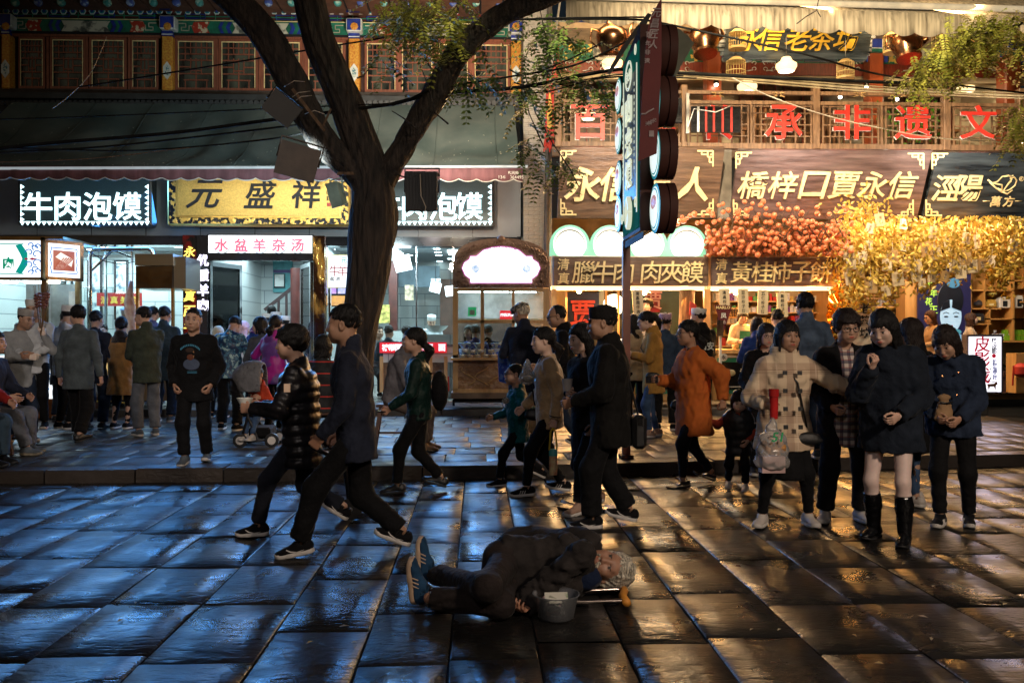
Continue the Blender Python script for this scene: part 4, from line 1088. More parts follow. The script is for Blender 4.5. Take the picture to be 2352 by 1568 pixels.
for u0,u1 in((4,22),(372,397),(801,826),(1174,1197)):
    um=(u0+u1)/2
    pb('painted_column',u0,92,u1,215,YU-.14,.25,ORP,LB,bev=.02);pb('blue_collar',u0,76,u1,92,YU-.15,.25,BLUEP,LB);pb('white_line',u0,88,u1,90,YU-.158,.02,WHITEP,LB)
    pb('capital',u0-6,46,u1+5,76,YU-.28,.35,WHITEP,LB,bev=.02);pb('capital_field',u0-3.5,48.5,u1+2.5,73.5,YU-.288,.012,BLUEP,LB)
    c=P(um,61,YU-.296);MB().lathe([(.075,0),(.05,.01),(0,.014)],(0,0,0),8,T=Matrix.Translation(c)@Matrix.Rotation(R(90),4,'X')).build('painted_flower',ORP,LB)
    m=MB();m.add([(X(u0-6,YU-.3),YU-.28,Z(46,YU)),(X(u1+5,YU),YU-.28,Z(46,YU)),(X(u1+3,YU),YU-.05,Z(17,YU)),(X(u0-5,YU),YU-.05,Z(17,YU))],[(0,1,2,3)]);m.build('blue_bracket',BLUEP,LB)
    mm=MB();poly(mm,[(um,150),(um+9,162),(um+9,180),(um,192),(um-9,180),(um-9,162)],YU-.15,.012);mm.build('medallion',WHITEP,LB)
    mm=MB();poly(mm,[(um,158),(um+5,168),(um+4,178),(um,184),(um-5,176),(um-4,166)],YU-.158,.012);mm.build('medallion_flower',M('medallion_ink',(.1,.25,.3),c2=(.7,.72,.6),r=.6,vs=25,lo=.45,hi=.55),LB)

pb('painted_beam',-40,57,1197,88,YU-.06,.2,GREENP,LB);pb('beam_black_edge',-40,86,1197,90,YU-.075,.04,DARK,LB)
def fret(m,u,v,s,Y,sg=1):
    w_=1.6
    for a,b,c,d in((0,0,14,0),(14,0,14,7),(14,7,6,7),(6,7,6,13),(6,13,20,13),(20,13,20,4),(20,4,30,4)):
        x0,x1=sorted((u+sg*a*s,u+sg*c*s));y0,y1=sorted((v+b*s,v+d*s));pbm(m,x0-w_/2,y0-w_/2,x1+w_/2,y1+w_/2,Y,.015)
for b0,b1 in((30,366),(404,794),(834,1172)):
    L=b1-b0;cx=(b0+b1)/2;Y=YU-.075
    m=MB();fret(m,b0+6,64,1.25,Y,1);fret(m,b1-6,64,1.25,Y,-1);m.build('fret_pattern',M('fret_pale',(.55,.48,.36),r=.5),LB)
    for sg in(-1,1):
        for k,mt in enumerate((PAINTR,WHITEP,BLUEP,GREENP,WHITEP,BLUEP)):
            off=(L*.30,L*.215,L*.21,L*.19,L*.172,L*.168)[k];wd=(L*.09,3,9,9,3,8)[k]
            u=cx+sg*off;m=MB();t_=6*sg
            poly(m,[(u,60),(u+sg*-0+t_,72),(u,85),(u+sg*wd,85),(u+sg*wd+t_,72),(u+sg*wd,60)][::(1 if sg>0 else-1)],Y-.003-.004*k,.014);m.build('painted_chevron',mt,LB)
    m=MB();u=L*.165;poly(m,[(cx-u,61),(cx-u+7,73),(cx-u,85),(cx+u,85),(cx+u-7,73),(cx+u,61)],Y-.03,.02);m.build('painted_cartouche',PAINTW,LB)

pb('frieze_back',-40,38,1197,57,YU+.02,.1,M('frieze_dark_red',(.07,.015,.012),r=.7),LB)
m=MB()
for v in(38.5,47,55):pbm(m,-40,v,1197,v+1.2,YU-.02,.03)
for u in range(-30,1197,35):pbm(m,u,38,u+1.2,56,YU-.03,.03)
m.build('frieze_lattice',M('frieze_green',(.02,.22,.12),r=.5),LB)
m=MB()
for u in range(10,1180,104):
    for a in((u,42,u+46,43.4),(u,51,u+46,52.4),(u,42,u+1.4,52.4),(u+45,42,u+46.4,52.4)):pbm(m,*a,YU-.045,.02)
m.build('frieze_blue_box',BLUEP,LB)
m=MB();pbm(m,-40,36,1197,37.4,YU-.05,.02);pbm(m,-40,56,1197,57.4,YU-.08,.02);m.build('gilt_line',GLDP,LB)
pb('floral_band',-40,17,1197,36,YU-.1,.14,REDP,LB)
for u in range(-30,1197,22):
    c=P(u,26.5,YU-.11)
    for r_,mt,n_,yy in((.068,'W',8,0),(.052,'G',8,.006),(.028,'B',8,.012)):
        MB().lathe([(r_,0),(0,.001)],(0,0,0),6,T=Matrix.Translation(c-Vector((0,yy,0)))@Matrix.Rotation(R(90),4,'X')).build('painted_rosette',dict(W=WHITEP,G=M('rosette_teal',(.02,.22,.24),r=.5),B=BLUEP)[mt],LB)
pb('eave_soffit',-110,-60,1200,-2,YU-.9,1.2,DARK,LB);pb('eave_back',-110,-10,1200,17,YU-.05,.3,DARK,LB)
for i,u in enumerate(range(-20,1197,53)):
    c=P(u,5,YU-.75);MB().lathe([(.07,-.06),(.07,0),(.055,.012),(0,.014)],(0,0,0),16,T=Matrix.Translation(c)@Matrix.Rotation(R(90),4,'X')).build('rafter_end',M('rafter_paint_%d'%(i%2),((.06,.10,.35),(.05,.28,.26))[i%2],r=.5,c2=((.3,.4,.6),(.4,.6,.5))[i%2],vs=14,lo=.5,hi=.6),LB,smooth=True)
for i in range(24):box('eave_tile',(X(-60+i*53,16.6),16.3,Z(-2,16.6)),(X(-60+i*53+48,16.6),17.6,Z(-9,16.6)),M('eave_orange',(.12,.05,.03),r=.7),LB)

TIL=M('roof_tile',(.03,.032,.033),r=.6,var=.3)
pb('ledge',-110,223,1200,236,YU-.55,.5,TIL,LB)
for u in range(-100,1196,13):
    c=P(u,236,YU-.6);MB().lathe([(.05,0),(.05,.5)],(0,0,0),8,T=Matrix.Translation(c)@Matrix.Rotation(R(-78),4,'X')).build('roof_tile',TIL,LB)

t=thing('awning','wide faded grey canvas awning with scalloped mauve valance over the noodle shop','awning',P(600,387,14.5))
YA,YT=14.5,17.05;zA,zT=Z(388,YA),Z(243,YT)
nx,ny=150,16;xa0,xa1=X(-160,YA),X(1196,YA);V=[];
def awp(i,j,off):
    x=xa0+(xa1-xa0)*i/nx;f_=j/ny;y=YA+(YT-YA)*f_;z=zA+(zT-zA)*f_
    q=np.array([[x*1.0,f_*3,0.]]);fold=.11*wob(q*np.array((1.6,.8,1)),1.5,3)[0]+.018*math.sin(x*7+f_*3)*(1-f_)*f_*2
    return(x+(f_*.0),y,z-.16*math.sin(math.pi*f_)+fold*math.sin(math.pi*f_)*1.2-off)
for off in(0,.012):
    for j in range(ny+1):
        for i in range(nx+1):V.append(awp(i,j,off))
n1=(nx+1)*(ny+1);F=[]
for j in range(ny):
    for i in range(nx):
        a=j*(nx+1)+i;F.append((a,a+1,a+nx+2,a+nx+1));F.append((n1+a,n1+a+nx+1,n1+a+nx+2,n1+a+1))
CANV=M('grey_canvas',(.075,.115,.110),r=.85,var=.25,vs=1.2,bump=.25,bs=200,c2=(.155,.19,.175),det=6)
MB().add(V,F).build('canvas',CANV,t,smooth='all')
MAUV=M('mauve_valance',(.20,.09,.105),r=.85,var=.25,vs=3,bump=.3,bs=60,st=(3,3,.5))
def valance(name,u0,u1,v0a,v0b,v1a,v1b,Y,mat,parent,amp,per,trim=None,dep=.010):
    x0,x1=X(u0,Y),X(u1,Y);n=int((x1-x0)/.035);vs=[];edge=[]
    for i in range(n+1):
        x=x0+(x1-x0)*i/n;f_=i/n;ph=abs(math.sin(math.pi*x/per));yy=Y-.02+.018*math.sin(x*9)+.01*math.sin(x*23)
        zt=Z(v0a+(v0b-v0a)*f_,Y);zb=Z(v1a+(v1b-v1a)*f_,Y)-amp*(ph**.8-.5)
        vs+=[(x,Y,zt),(x,yy,(zt+zb)/2),(x,yy,zb),(x,Y+dep,zt),(x,yy+dep,(zt+zb)/2),(x,yy+dep,zb)];edge.append((x,yy,zb))
    fs=[]
    for i in range(n):
        a,b=i*6,(i+1)*6;fs+=[(a,a+1,b+1,b),(a+1,a+2,b+2,b+1),(a+3,b+3,b+4,a+4),(a+4,b+4,b+5,a+5),(a+2,a+5,b+5,b+2),(a,b,b+3,a+3)]
    MB().add(vs,fs).build(name,mat,parent,smooth='all')
    if trim:MB().tube(edge,.009,5).build('trim',trim,parent,smooth='all')
valance('valance',-160,1200,389,386,418,415,YA-.02,MAUV,t,.045,.29,WHITEP)
MB().tube([P(-160,387.5,YA-.04),P(1212,382.5,YA-.04)],.022,8).build('front_bar',EM('white_bar',(.75,.85,.9),.28),t,smooth=True)  # pipe is no lamp; its faint glow stands in for reflected light
text('13488064495',P(1174,407,YA-.06),.055,WHITEP,t,bold=.01);text('赵元帅',P(1179,397,YA-.06),.055,WHITEP,t,bold=.02)
for k in range(9):
    i_=8+k*17;MB().tube([(a_[0],a_[1],a_[2]+.012)for a_ in[awp(i_,j,0)for j in range(ny+1)]],.008,4).build('seam',CANV,t,smooth='all')
lm=MB()
for i in range(260):
    f_=random.random()**2.2*.95;i_=random.uniform(0,nx);p=awp(i_,f_*ny,0);a=random.uniform(0,6.28);L_=random.uniform(.008,.028);c,s=math.cos(a)*L_,math.sin(a)*L_;dz=(zT-zA)/(YT-YA)
    lm.add([(p[0]-c,p[1]-s,p[2]-s*dz+.014),(p[0]-s*.4,p[1]+c*.4,p[2]+c*.4*dz+.018),(p[0]+c,p[1]+s,p[2]+s*dz+.014),(p[0]+s*.4,p[1]-c*.4,p[2]-c*.4*dz+.018)],[(0,1,2,3)])
lm.build('fallen_leaves',M('pale_leaf',(.45,.47,.38),r=.7,bump=0),kind='stuff')

t=thing('skewer_stall','bronze framed skewer stall with lit painted panels at the left edge','stall',(X(60,15.2),15.2,ZP))
LIT=EM('stall_panel_white',(.90,.96,1.0),1.1);Y=15.0
BRZ=M('bronze_frame',(.28,.19,.10),r=.3,m=.9,var=.3,vs=5,bump=.1,bs=40)
def litpanel(A,B,v0,v1,corner,parent,deco):
    """panel from A to B (ground points), between heights"""
    A,B=Vector(A),Vector(B);d=(B-A).normalized();nrm_=Vector((d.y,-d.x,0));z0,z1=v1,v0
    T=Matrix(((d.x,-nrm_.x,0,A.x),(d.y,-nrm_.y,0,A.y),(0,0,1,0),(0,0,0,1)));L=(B-A).length
    MB().box((0,-.02,z0),(L,.04,z1),T).build('lit_panel',LIT,parent)
    m=MB();b=.05
    for a_,b_ in(((-b,-.05,z0-b),(0,.05,z1+b)),((L,-.05,z0-b),(L+b,.05,z1+b)),((-b,-.05,z1),(L+b,.05,z1+b)),((-b,-.05,z0-b),(L+b,.05,z0))):m.box(a_,b_,T)
    m.build('panel_frame',BRZ,parent);return T,L
TEAL=EM('print_teal',(.0,.32,.26),.75);BLU=EM('print_blue',(.02,.16,.5),.75);MAR=EM('print_maroon',(.35,.02,.06),.7);CREAM=EM('print_cream',(.75,.62,.35),.7)
def curl(m,T,x,z,r,y=-.03,n=10,turn=1.5,w_=.018,sg=1):
    pts=[T@Vector((x+sg*r*(1-.7*i/n)*math.cos(turn*math.pi*i/n),y,z+r*(1-.7*i/n)*math.sin(turn*math.pi*i/n)))for i in range(n+1)];m.tube(pts,w_/2,5)
zA0,zA1=Z(557,Y),Z(640,Y)
T,L=litpanel((X(-130,Y),Y,0),(X(97,Y),Y,0),zA0,zA1,0,t,1)
Hh=zA0-zA1;m=MB()
for z in(zA1+.06,zA0-.06):m.box((0,-.03,z-.008),(L*.82,-.022,z+.008),T)
m.build('printed_border',TEAL,t);m=MB()
m.prism([(L*.74,zA0-.08),(L*.80,zA0-.06),(L*.86,zA0-.2),(L*.86,zA1+.2),(L*.80,zA1+.06),(L*.74,zA1+.08),(L*.79,zA1+.22),(L*.81,(zA0+zA1)/2),(L*.79,zA0-.22)],-.035,-.024,T);m.build('printed_leaf',TEAL,t)
m=MB()
for sg in(1,-1):
    zm=(zA0+zA1)/2
    for x,z,r in((.88,.10,.07),(.93,.17,.06),(.95,.07,.08),(.90,.22,.05),(.96,.2,.05)):curl(m,T,L*x,zm+sg*z,r,sg=1 if x>.9 else-1)
m.build('printed_scroll',BLU,t,smooth='all');m=MB();m.prism([(L*.83,zm),(L*.85,zm+.02),(L*.87,zm),(L*.85,zm-.02)],-.04,-.03,T);m.prism([(L*.88,zm),(L*.91,zm+.02),(L*.96,zm),(L*.91,zm-.02)],-.04,-.03,T);m.build('printed_diamond',MAR,t)
for ch,u in zip('烤肉',(-30,19)):text(ch,P(u,604,Y-.05),.19,EM('print_green',(.0,.30,.16),.7),t,bold=.03)
T,L=litpanel((X(107,Y-.02),Y-.02,0),(X(176,Y+.35),Y+.45,0),Z(562,Y),Z(638,Y),0,t,0)
z0,z1=Z(638,Y),Z(562,Y);m=MB()
for z in(z0+.07,z1-.07):m.box((.07,-.03,z-.007),(L-.07,-.022,z+.007),T)
for x in(.06,L-.06):m.tube([T@Vector((x+.01*math.sin(k*2.2),-.028,z0+.06+k*(z1-z0-.12)/10))for k in range(11)],.007,5)
m.build('printed_border',BLU,t)
MB().box((.10,-.034,z0+.11),(L-.10,-.022,z1-.11),T).build('printed_photo',EM('photo_red',(.45,.09,.05),.6,c2=(.6,.2,.1),vs=6),t)
MB().prism([(.13,z1-.22),(.22,z1-.14),(L-.13,z1-.24),(L-.16,z0+.18)],-.042,-.033,T).build('printed_plate',EM('photo_white',(.85,.8,.7),.9),t)
m=MB()
for k in range(5):m.tube([T@Vector((.12+k*.03,-.045,z0+.13)),T@Vector((.27+k*.045,-.045,z1-.23+k*.005))],.011,5)
m.build('printed_skewer',EM('photo_meat',(.5,.12,.08),.6,c2=(.75,.45,.35),vs=25),t)
for u,yy in((-120,Y),(101,Y),(178,Y+.5)):box('post',(X(u,yy)-.04,yy,ZP),(X(u,yy)+.04,yy+.08,Z(555,Y)),BRZ,t)
box('roof',(X(-130,Y),Y-.02,Z(553,Y)),(X(178,Y+.5),Y+1.3,Z(548,Y)),BRZ,t)
for u in(-60,20,75,118):MB().lathe([(.14,0),(.13,-.03),(.0,-.035)],P(u,646,Y+.25),20).build('round_lamp',EM('stall_lamp',(.9,1,1),9),t,smooth=True)
light('AREA',P(40,652,Y+.3),P(60,900,Y-1.2),18,(.55,.85,1.0),1.4,.3)
for a,b in((-118,98),(104,174)):box('glass_screen',(X(a,Y),Y+.02+(.2 if a>0 else 0),Z(795,Y)),(X(b,Y),Y+.032+(.2 if a>0 else 0),Z(650,Y)),GL,t)
box('back_panel',(X(60,16.2),16.2,Z(800,16.2)),(X(178,16.2),16.22,Z(655,16.2)),M('stall_back',(.30,.34,.34),r=.35,m=.3),t)
box('paper_notice',(X(158,16.1),16.1,Z(716,16)),(X(182,16.1),16.11,Z(670,16)),MATS['paper'],t)
box('counter',(X(-130,Y),Y-.1,Z(812,Y)),(X(182,Y),Y+1.1,Z(803,Y)),BRZ,t)
box('lower_lit_panel',(X(-130,Y),Y-.04,Z(912,Y)),(X(126,Y),Y,Z(816,Y)),LIT,t);box('lower_side_panel',(X(131,Y),Y-.02,Z(912,Y)),(X(182,Y),Y+.02,Z(816,Y)),LIT,t)
m=MB();I4=Matrix.Translation((0,Y,0));zz=Z(864,Y)
for xo in(X(95,Y),X(155,Y),X(10,Y)):
    for sg in(1,-1):
        for dx,dz,r in((.05,.1,.07),(.09,.2,.055),(-.04,.22,.05),(.1,.04,.06)):curl(m,I4,xo+dx,zz+sg*dz,r,y=-.055)
m.build('printed_scroll',BLU,t,smooth='all');m=MB()
for uo in(92,150,8):
    m.prism([(X(uo-14,Y),zz+.3),(X(uo-6,Y),zz+.3),(X(uo,Y),zz+.12),(X(uo,Y),zz-.12),(X(uo-6,Y),zz-.3),(X(uo-14,Y),zz-.3)],Y-.052,Y-.04)
m.build('printed_leaf',TEAL,t)
box('base',(X(-130,Y),Y-.02,ZP+.02),(X(182,Y),Y+1.0,Z(914,Y)),M('copper_base',(.30,.12,.05),r=.35,m=.7),t)
m=MB();rg=random.Random(5)
for i in range(46):
    c=P(rg.uniform(130,160),rg.uniform(794,806),Y+rg.uniform(.0,.4));m.ball(c,rg.uniform(.02,.035),6,(1.3,1,.7))
tr=thing('meat_tray','steel tray heaped with raw meat skewers on the stall counter','food tray',P(145,808,Y+.1))
m.build('meat',M('raw_meat',(.45,.13,.10),c2=(.65,.35,.28),r=.4,vs=20),tr,kind='stuff',smooth=True);box('tray',(X(126,Y),Y-.02,Z(808,Y)),(X(166,Y),Y+.5,Z(803,Y)),SS,tr)

t=thing('meat_booth','glass carving booth with curved steel pipe frame and brass slatted base','booth',(X(250,15.8),15.8,ZP));Y=15.9
MB().tube([P(207,800,Y),P(207,592,Y),P(210,578,Y),P(218,573,Y),P(340,572,Y),P(348,576,Y),P(352,588,Y)],.035,10).build('pipe_frame',CHR,t,smooth=True)
MB().tube([P(210,622,Y),P(258,575,Y)],.022,8).build('brace',CHR,t,smooth=True)
MB().tube([P(262,572,Y),P(258,575,Y+.5),P(300,590,Y+1.0)],.02,8).build('brace',CHR,t,smooth=True)
MB().tube([P(178,560,Y),P(200,575,Y-.1),P(240,600,Y-.1),P(280,607,Y-.1),P(312,600,Y-.1)],.008,6).build('cable',DKM,t,smooth='all')
for a,b in((184,246),(247,308)):pane('glass_screen',a,660,b,830,Y-.1,t)
for u in range(226,302,6):pb('slat',u,832,u+3.2,916,Y-.16,.03,BRS,t)
pb('base_panel',180,832,312,922,Y-.12,.8,DKM,t);pb('counter',180,826,425,832,Y-.2,1.0,CHR,t)
MB().tube([P(222,921,15.3),P(240,924,15.25),P(260,920,15.3),P(290,926,15.25),P(330,923,15.3)],.012,6).build('yellow_hose',M('yellow_hose',(.6,.4,.05),r=.5),t,smooth='all')
t=thing('extractor_hood','large brushed steel extractor hood on brass posts above the carving counter','hood',P(360,665,15.3));Y=15.3
pb('canopy',310,586,398,612,Y,.9,SS,t);pb('skirt',312,613.5,396,664,Y+.01,.85,M('hood_bronze',(.09,.06,.04),c2=(.22,.17,.12),r=.22,m=.9,vs=.9,lo=.42,hi=.6,bump=.25,bs=1.6,bd=.2),t)
pb('side_panel',399,592,427,664,Y+.05,.8,SS,t)
for u in(312,393):pb('post',u,664,u+6,826,Y,.06,BRS,t)
pb('counter_front',310,832,425,918,Y,.6,SS,t)
m=MB();m.tube([P(302,645,15.75),P(299,665,15.75),P(296,690,15.75),P(300,715,15.75),P(304,745,15.75),P(302,775,15.75),P(306,800,15.75)],[.03,.05,.08,.10,.085,.09,.05],12)
mt_=thing('meat_carcass','hanging lamb carcass in front of the booth glass','meat',P(300,640,15.75));m.build('carcass',M('lamb_meat',(.55,.30,.24),c2=(.8,.66,.55),r=.4,vs=9,bump=.6,bs=20),mt_,smooth='all')

t=thing('stand_sign','white signboard on a chrome stand with red characters beside the tree trunk','sign',P(770,900,14.8));Y=14.8
pb('board',751,586,800,662,Y,.04,EM('signboard_yellow_edge',(.65,.6,.2),.4),t);pb('sheet',753,588,800,660,Y-.012,.02,EM('sign_white_lit',(.93,.97,1.0),1.15),t)
for ch,u in zip('牛羊',(768,787)):text(ch,P(u,622,Y-.03),.17,EM('red_print',(.4,.01,.03),.5),t,bold=.0)
for ch,u in zip('盐池',(763,776)):text(ch,P(u,640,Y-.03),.07,INK,t)
text('元',P(790,598,Y-.03),.09,TEAL,t)
MB().tube([P(756,662,Y+.03),P(758,920,Y+.03)],.018,8).build('pole',CHR,t,smooth=True)
for v in(696,738,775):MB().tube([P(756,v,Y+.03),P(757,v+5,Y+.03)],.024,8).build('collar',DKM,t)
# ================================================================== carved cart
CW=M('carved_brown_wood',(.16,.085,.05),c2=(.24,.14,.085),r=.5,vs=7,bump=1.0,bs=16,bd=.03)
t=thing('carved_cart','yellow wood glass cart with arched carved sign between tree and brick pier','food cart',(X(1150,15.1),15.1,ZP));Y=15.1;CT=t
def arch(sc,n=26,u0=1040,u1=1262,vb=660,vs=600,vt=547):
    cx,hw=(u0+u1)/2,(u1-u0)/2*sc;pts=[(cx-hw,vb),(cx-hw,vs)]
    for i in range(n+1):
        a=math.pi*(1-i/n);pts.append((cx+hw*math.cos(a)*(.98),vs-(vs-vt)*math.sin(a)**.8-0))
    pts+=[(cx+hw,vs),(cx+hw,vb)];return pts
m=MB();poly(m,arch(1.0)[::-1],Y,.12);m.build('carved_arch',CW,t)
rg=random.Random(8);m=MB()
for i in range(60):
    a=math.pi*(1-(i+.5)/60);k=i%2
    u=1151+100*math.cos(a)*(1.0-.10*k);v=598-42*math.sin(a)**.8*(1-.14*k)+6
    T_=Matrix.Translation(P(u,v,Y-.01));r_=rg.uniform(.03,.055);sg=rg.choice((-1,1));ph=rg.uniform(0,6)
    m.tube([T_@Vector((r_*(1-.7*j/7)*math.cos(ph+sg*j*.8),-.012,r_*(1-.7*j/7)*math.sin(ph+sg*j*.8)))for j in range(8)],[.011]*7+[.016],5)
for i in range(26):
    T_=Matrix.Translation(P(1052+i*7.8,655,Y-.01));r_=.03;m.tube([T_@Vector((r_*(1-.7*j/7)*math.cos(j*.8+i),-.012,r_*(1-.7*j/7)*math.sin(j*.8+i)))for j in range(8)],.009,5)
m.ball(P(1151,549,Y),.07,10,(1,.5,.8));m.ball(P(1072,575,Y),.06,10,(1,.5,.8));m.ball(P(1230,575,Y),.06,10,(1,.5,.8))
m.build('carved_scroll',CW,t,smooth='all',kind='stuff');m=MB()
for u in(1044,1236):
    for a in((0,0,20,3),(0,0,3,34),(17,0,20,24),(6,8,9,34),(6,31,20,34),(6,8,14,11)):pbm(m,u+a[0],614+a[1],u+a[2],614+a[3],Y-.02,.03)
m.build('carved_fret',CW,t)
pts=[(1080,650),(1080,641),(1068,632),(1061,616),(1066,603),(1078,595),(1080,588),(1094,588),(1110,574),(1130,568),(1151,566),(1172,568),(1192,574),(1208,588),(1222,588),(1224,595),(1236,603),(1241,616),(1234,632),(1222,641),(1222,650)]
m=MB();poly(m,pts[::-1],Y-.03,.04);m.build('lit_sign',EM('cart_sign_white',(1.0,.95,.98),2.2),t)
m=MB();m.tube([P(u,v,Y-.035)for u,v in pts+pts[:1]],.010,5);m.build('purple_edge',EM('purple_edge',(.5,.12,.4),.8),t)
for i,ch in enumerate('醪糟'):text(ch,P(1140+i*20,618,Y-.04),.12,EM('faded_print',(.62,.66,.82),1.2),t)
for u in(1092,1210):MB().lathe([(.07,0),(0,.003)],(0,0,0),14,T=Matrix.Translation(P(u,617,Y-.034))@Matrix.Rotation(R(90),4,'X')).build('printed_flower',EM('blue_flower_print',(.2,.4,.65),.9,c2=(.95,.95,1),vs=14),t)
YW=MATS['yellow_wood'];m=MB()
for u0,v0,u1,v1 in((1040,662,1052,895),(1248,662,1262,895),(1104,668,1112,815),(1176,668,1182,815),(1052,661,1248,669),(1052,735,1248,742),(1040,815,1262,822),(1040,893,1262,902)):pbm(m,u0,v0,u1,v1,Y,.08)
m.build('wood_frame',YW,t)
for u0,u1 in((1052,1104),(1112,1176),(1182,1248)):
    for v0,v1 in((669,735),(742,815)):pane('glass_pane',u0,v0,u1,v1,Y+.03,t)
pb('back',1042,662,1260,735,Y+.9,.03,M('cart_back',(.25,.28,.3),r=.3,m=.3),t);pb('shelf',1052,732,1248,735,Y+.1,.75,WHITEP,t)
pb('roof',1040,655,1262,661,Y+.1,.9,YW,t)
for u in(1075,1140,1205):box('light_tube',(X(u,Y)-.22,Y+.4,Z(669,Y)),(X(u,Y)+.22,Y+.44,Z(666,Y)),EM('tube_white',(.85,1,1),9),t)
light('AREA',P(1145,668,Y+.4),P(1145,900,Y+.2),16,(.8,.95,1),1.2,.3)
pb('ledge',1035,822,1265,827,Y-.18,.5,YW,t)
pb('lower_panel',1052,827,1250,893,Y+.03,.05,M('carved_yellow_wood',(.20,.10,.045),c2=(.34,.19,.08),r=.45,vs=3,bump=1.0,bs=7,bd=.05),t)
m=MB()
for i in range(5):
    p0=Vector((X(1075+i*32,Y),Y+.02,Z(885,Y)));m.tube([p0+Vector((.12*math.sin(k*.9+i*2),-.01,k*.05))for k in range(7)],.014,6)
m.build('carved_vine',YW,t,smooth='all');pb('plinth',1036,902,1266,915,Y-.06,.9,M('old_wood',(.13,.09,.06),r=.7),t)
pb('toe_board',1040,915,1262,924,Y+.1,.6,DARK,t)
for u in(1042,1250):MB().lathe([(.05,-.02),(.05,.02)],(0,0,0),14,T=Matrix.Translation(P(u,925,Y))@Matrix.Rotation(R(90),4,'Y')).build('castor',DKM,t)
PORC=M('blue_white_porcelain',(.72,.74,.76),c2=(.05,.10,.45),r=.15,vs=16,lo=.54,hi=.57,bump=0)
for i,u in enumerate((1068,1102,1142,1172,1205)):
    b=thing('porcelain_bowl',['leftmost big blue and white bowl in the carved cart','second blue and white bowl with spoon in the carved cart','third blue and white bowl behind the cart glass','fourth blue and white bowl behind the cart glass','rightmost blue and white bowl in the carved cart'][i],'bowl',P(u,800,Y+.3),0,'blue and white bowls in the carved cart')
    c=P(u,788,Y+.3);MB().lathe([(.045,-.085),(.06,-.08),(.10,-.03),(.135,.0),(.14,.002),(.13,.0),(.09,-.035),(0,-.06)],c,20).build('bowl',PORC,b,smooth=True)
    MB().lathe([(.08,-.22),(.10,-.15),(.105,-.09),(.0,-.09)],c,18).build('base_jar',PORC,b,smooth=True);MB().tube([c+Vector((0,0,-.02)),c+Vector((.13,0,.06))],.006,6).build('spoon',YW,b)
for i,(u,v)in enumerate([(1062,812),(1080,812),(1098,812),(1116,812),(1134,812),(1068,800),(1086,802),(1104,801),(1128,801)]):
    b=thing('food_tub','tub of pale food, %s from left in the %s row on cart ledge'%(ORD[i if i<5 else i-5],'front' if i<5 else 'back'),'tub',P(u,v+10,Y-.05),0,'small tubs on the cart ledge')
    MB().lathe([(.045,0),(.055,.05),(.057,.055)],P(u,v+9,Y-.05),14,cap=False).build('cup',film('clear_plastic'),b,smooth=True);MB().lathe([(.044,.002),(.052,.04),(.02,.05),(0,.052)],P(u,v+9,Y-.05),14).build('food',M('pale_food',(.7,.62,.35),c2=(.75,.72,.6),r=.5,vs=30),b,smooth=True)
b=thing('price_card','red card with white characters inside the carved cart','card',P(1164,728,Y+.05));pb('card',1148,713,1182,733,Y+.01,.015,EM('red_strip_lit',(.55,.01,.02),.9),b)
for i,ch in enumerate('麻酱凉皮'):text(ch,P(1153+i*7.8,723,Y-.0),.058,MATS['white_lit_text2'],b,bold=.03)
b=thing('green_box','small green and white packet on the cart shelf','box',P(1084,728,Y+.2));pb('packet',1075,705,1094,726,Y+.1,.08,EM('green_packet',(.02,.4,.15),.5),b);pb('label_patch',1079,712,1090,723,Y+.09,.012,WHITEP,b)
# ================================================================== brick pier
BRK=M('whitewashed_brick',(.34,.31,.26),c2=(.44,.41,.36),r=.85,vs=3,bump=.5,bs=50)
BP=thing('brick_pier','tall whitewashed brick pier between the two buildings','wall',(X(1235,16.8),16.8,ZP))
x0,x1=X(1202,16.8),X(1268,16.8)
box('mortar',(x0,16.81,ZP),(x1,17.6,Z(-20,16.8)),M('mortar',(.24,.22,.19),r=.9),BP)
bmesh_=[]
for i in range(3):
    m=MB();j=.006;m.box((0,0,0),(1,1,1));me_=m.mesh('brick');me_.materials.append(BRK);bmesh_.append(me_)
z=Z(660,16.8);k=0;nb_=0
while z<Z(-10,16.8)and nb_<296:
    bh=.074;w_=(x1-x0);cuts=[0,.37,.72,1.0]if k%2 else[0,.18,.55,.88,1.0]
    for a,b in zip(cuts,cuts[1:]):
        o=bpy.data.objects.new('brick',bmesh_[nb_%3]);COL.objects.link(o);o.parent=BP;dy=rr.uniform(-.006,.004)
        o.location=Vector((x0+a*w_+.004,16.795+dy,z+.004))-WM[BP].translation;o.scale=((b-a)*w_-.008,.05,bh-.008);nb_+=1
    z+=bh;k+=1

t=thing('drain_pipe','grey metal pipe strapped down the brick pier','pipe',P(1258,640,16.7));MB().tube([P(1262,-20,16.7),P(1254,640,16.7)],.045,8).build('pipe',M('grey_pipe',(.10,.09,.085),r=.5),t,smooth=True)
t=thing('hanging_pennant','furled red and yellow pennant hanging on the brick pier','banner',P(1260,350,16.4));Y=16.3
m=MB();poly(m,[(1256,180),(1270,150),(1284,100),(1284,160),(1276,200),(1272,350),(1250,330)][::-1],Y,.03);m.build('red_cloth',REDP,t)
m=MB();poly(m,[(1262,205),(1268,240),(1268,290),(1258,300),(1256,270)][::-1],Y-.02,.02);m.build('yellow_cloth',M('yellow_cloth',(.6,.38,.08),r=.7),t)
m=MB()
for i in range(6):m.tube([P(1252+i*4,318,Y),P(1249+i*4.5,350-(i%3)*5,Y)],.012,5)
m.build('tassel',REDP,t);MB().tube([P(1286,5,Y),P(1262,190,Y)],.02,6).build('pole',M('pole_grey',(.3,.28,.25),r=.5),t)
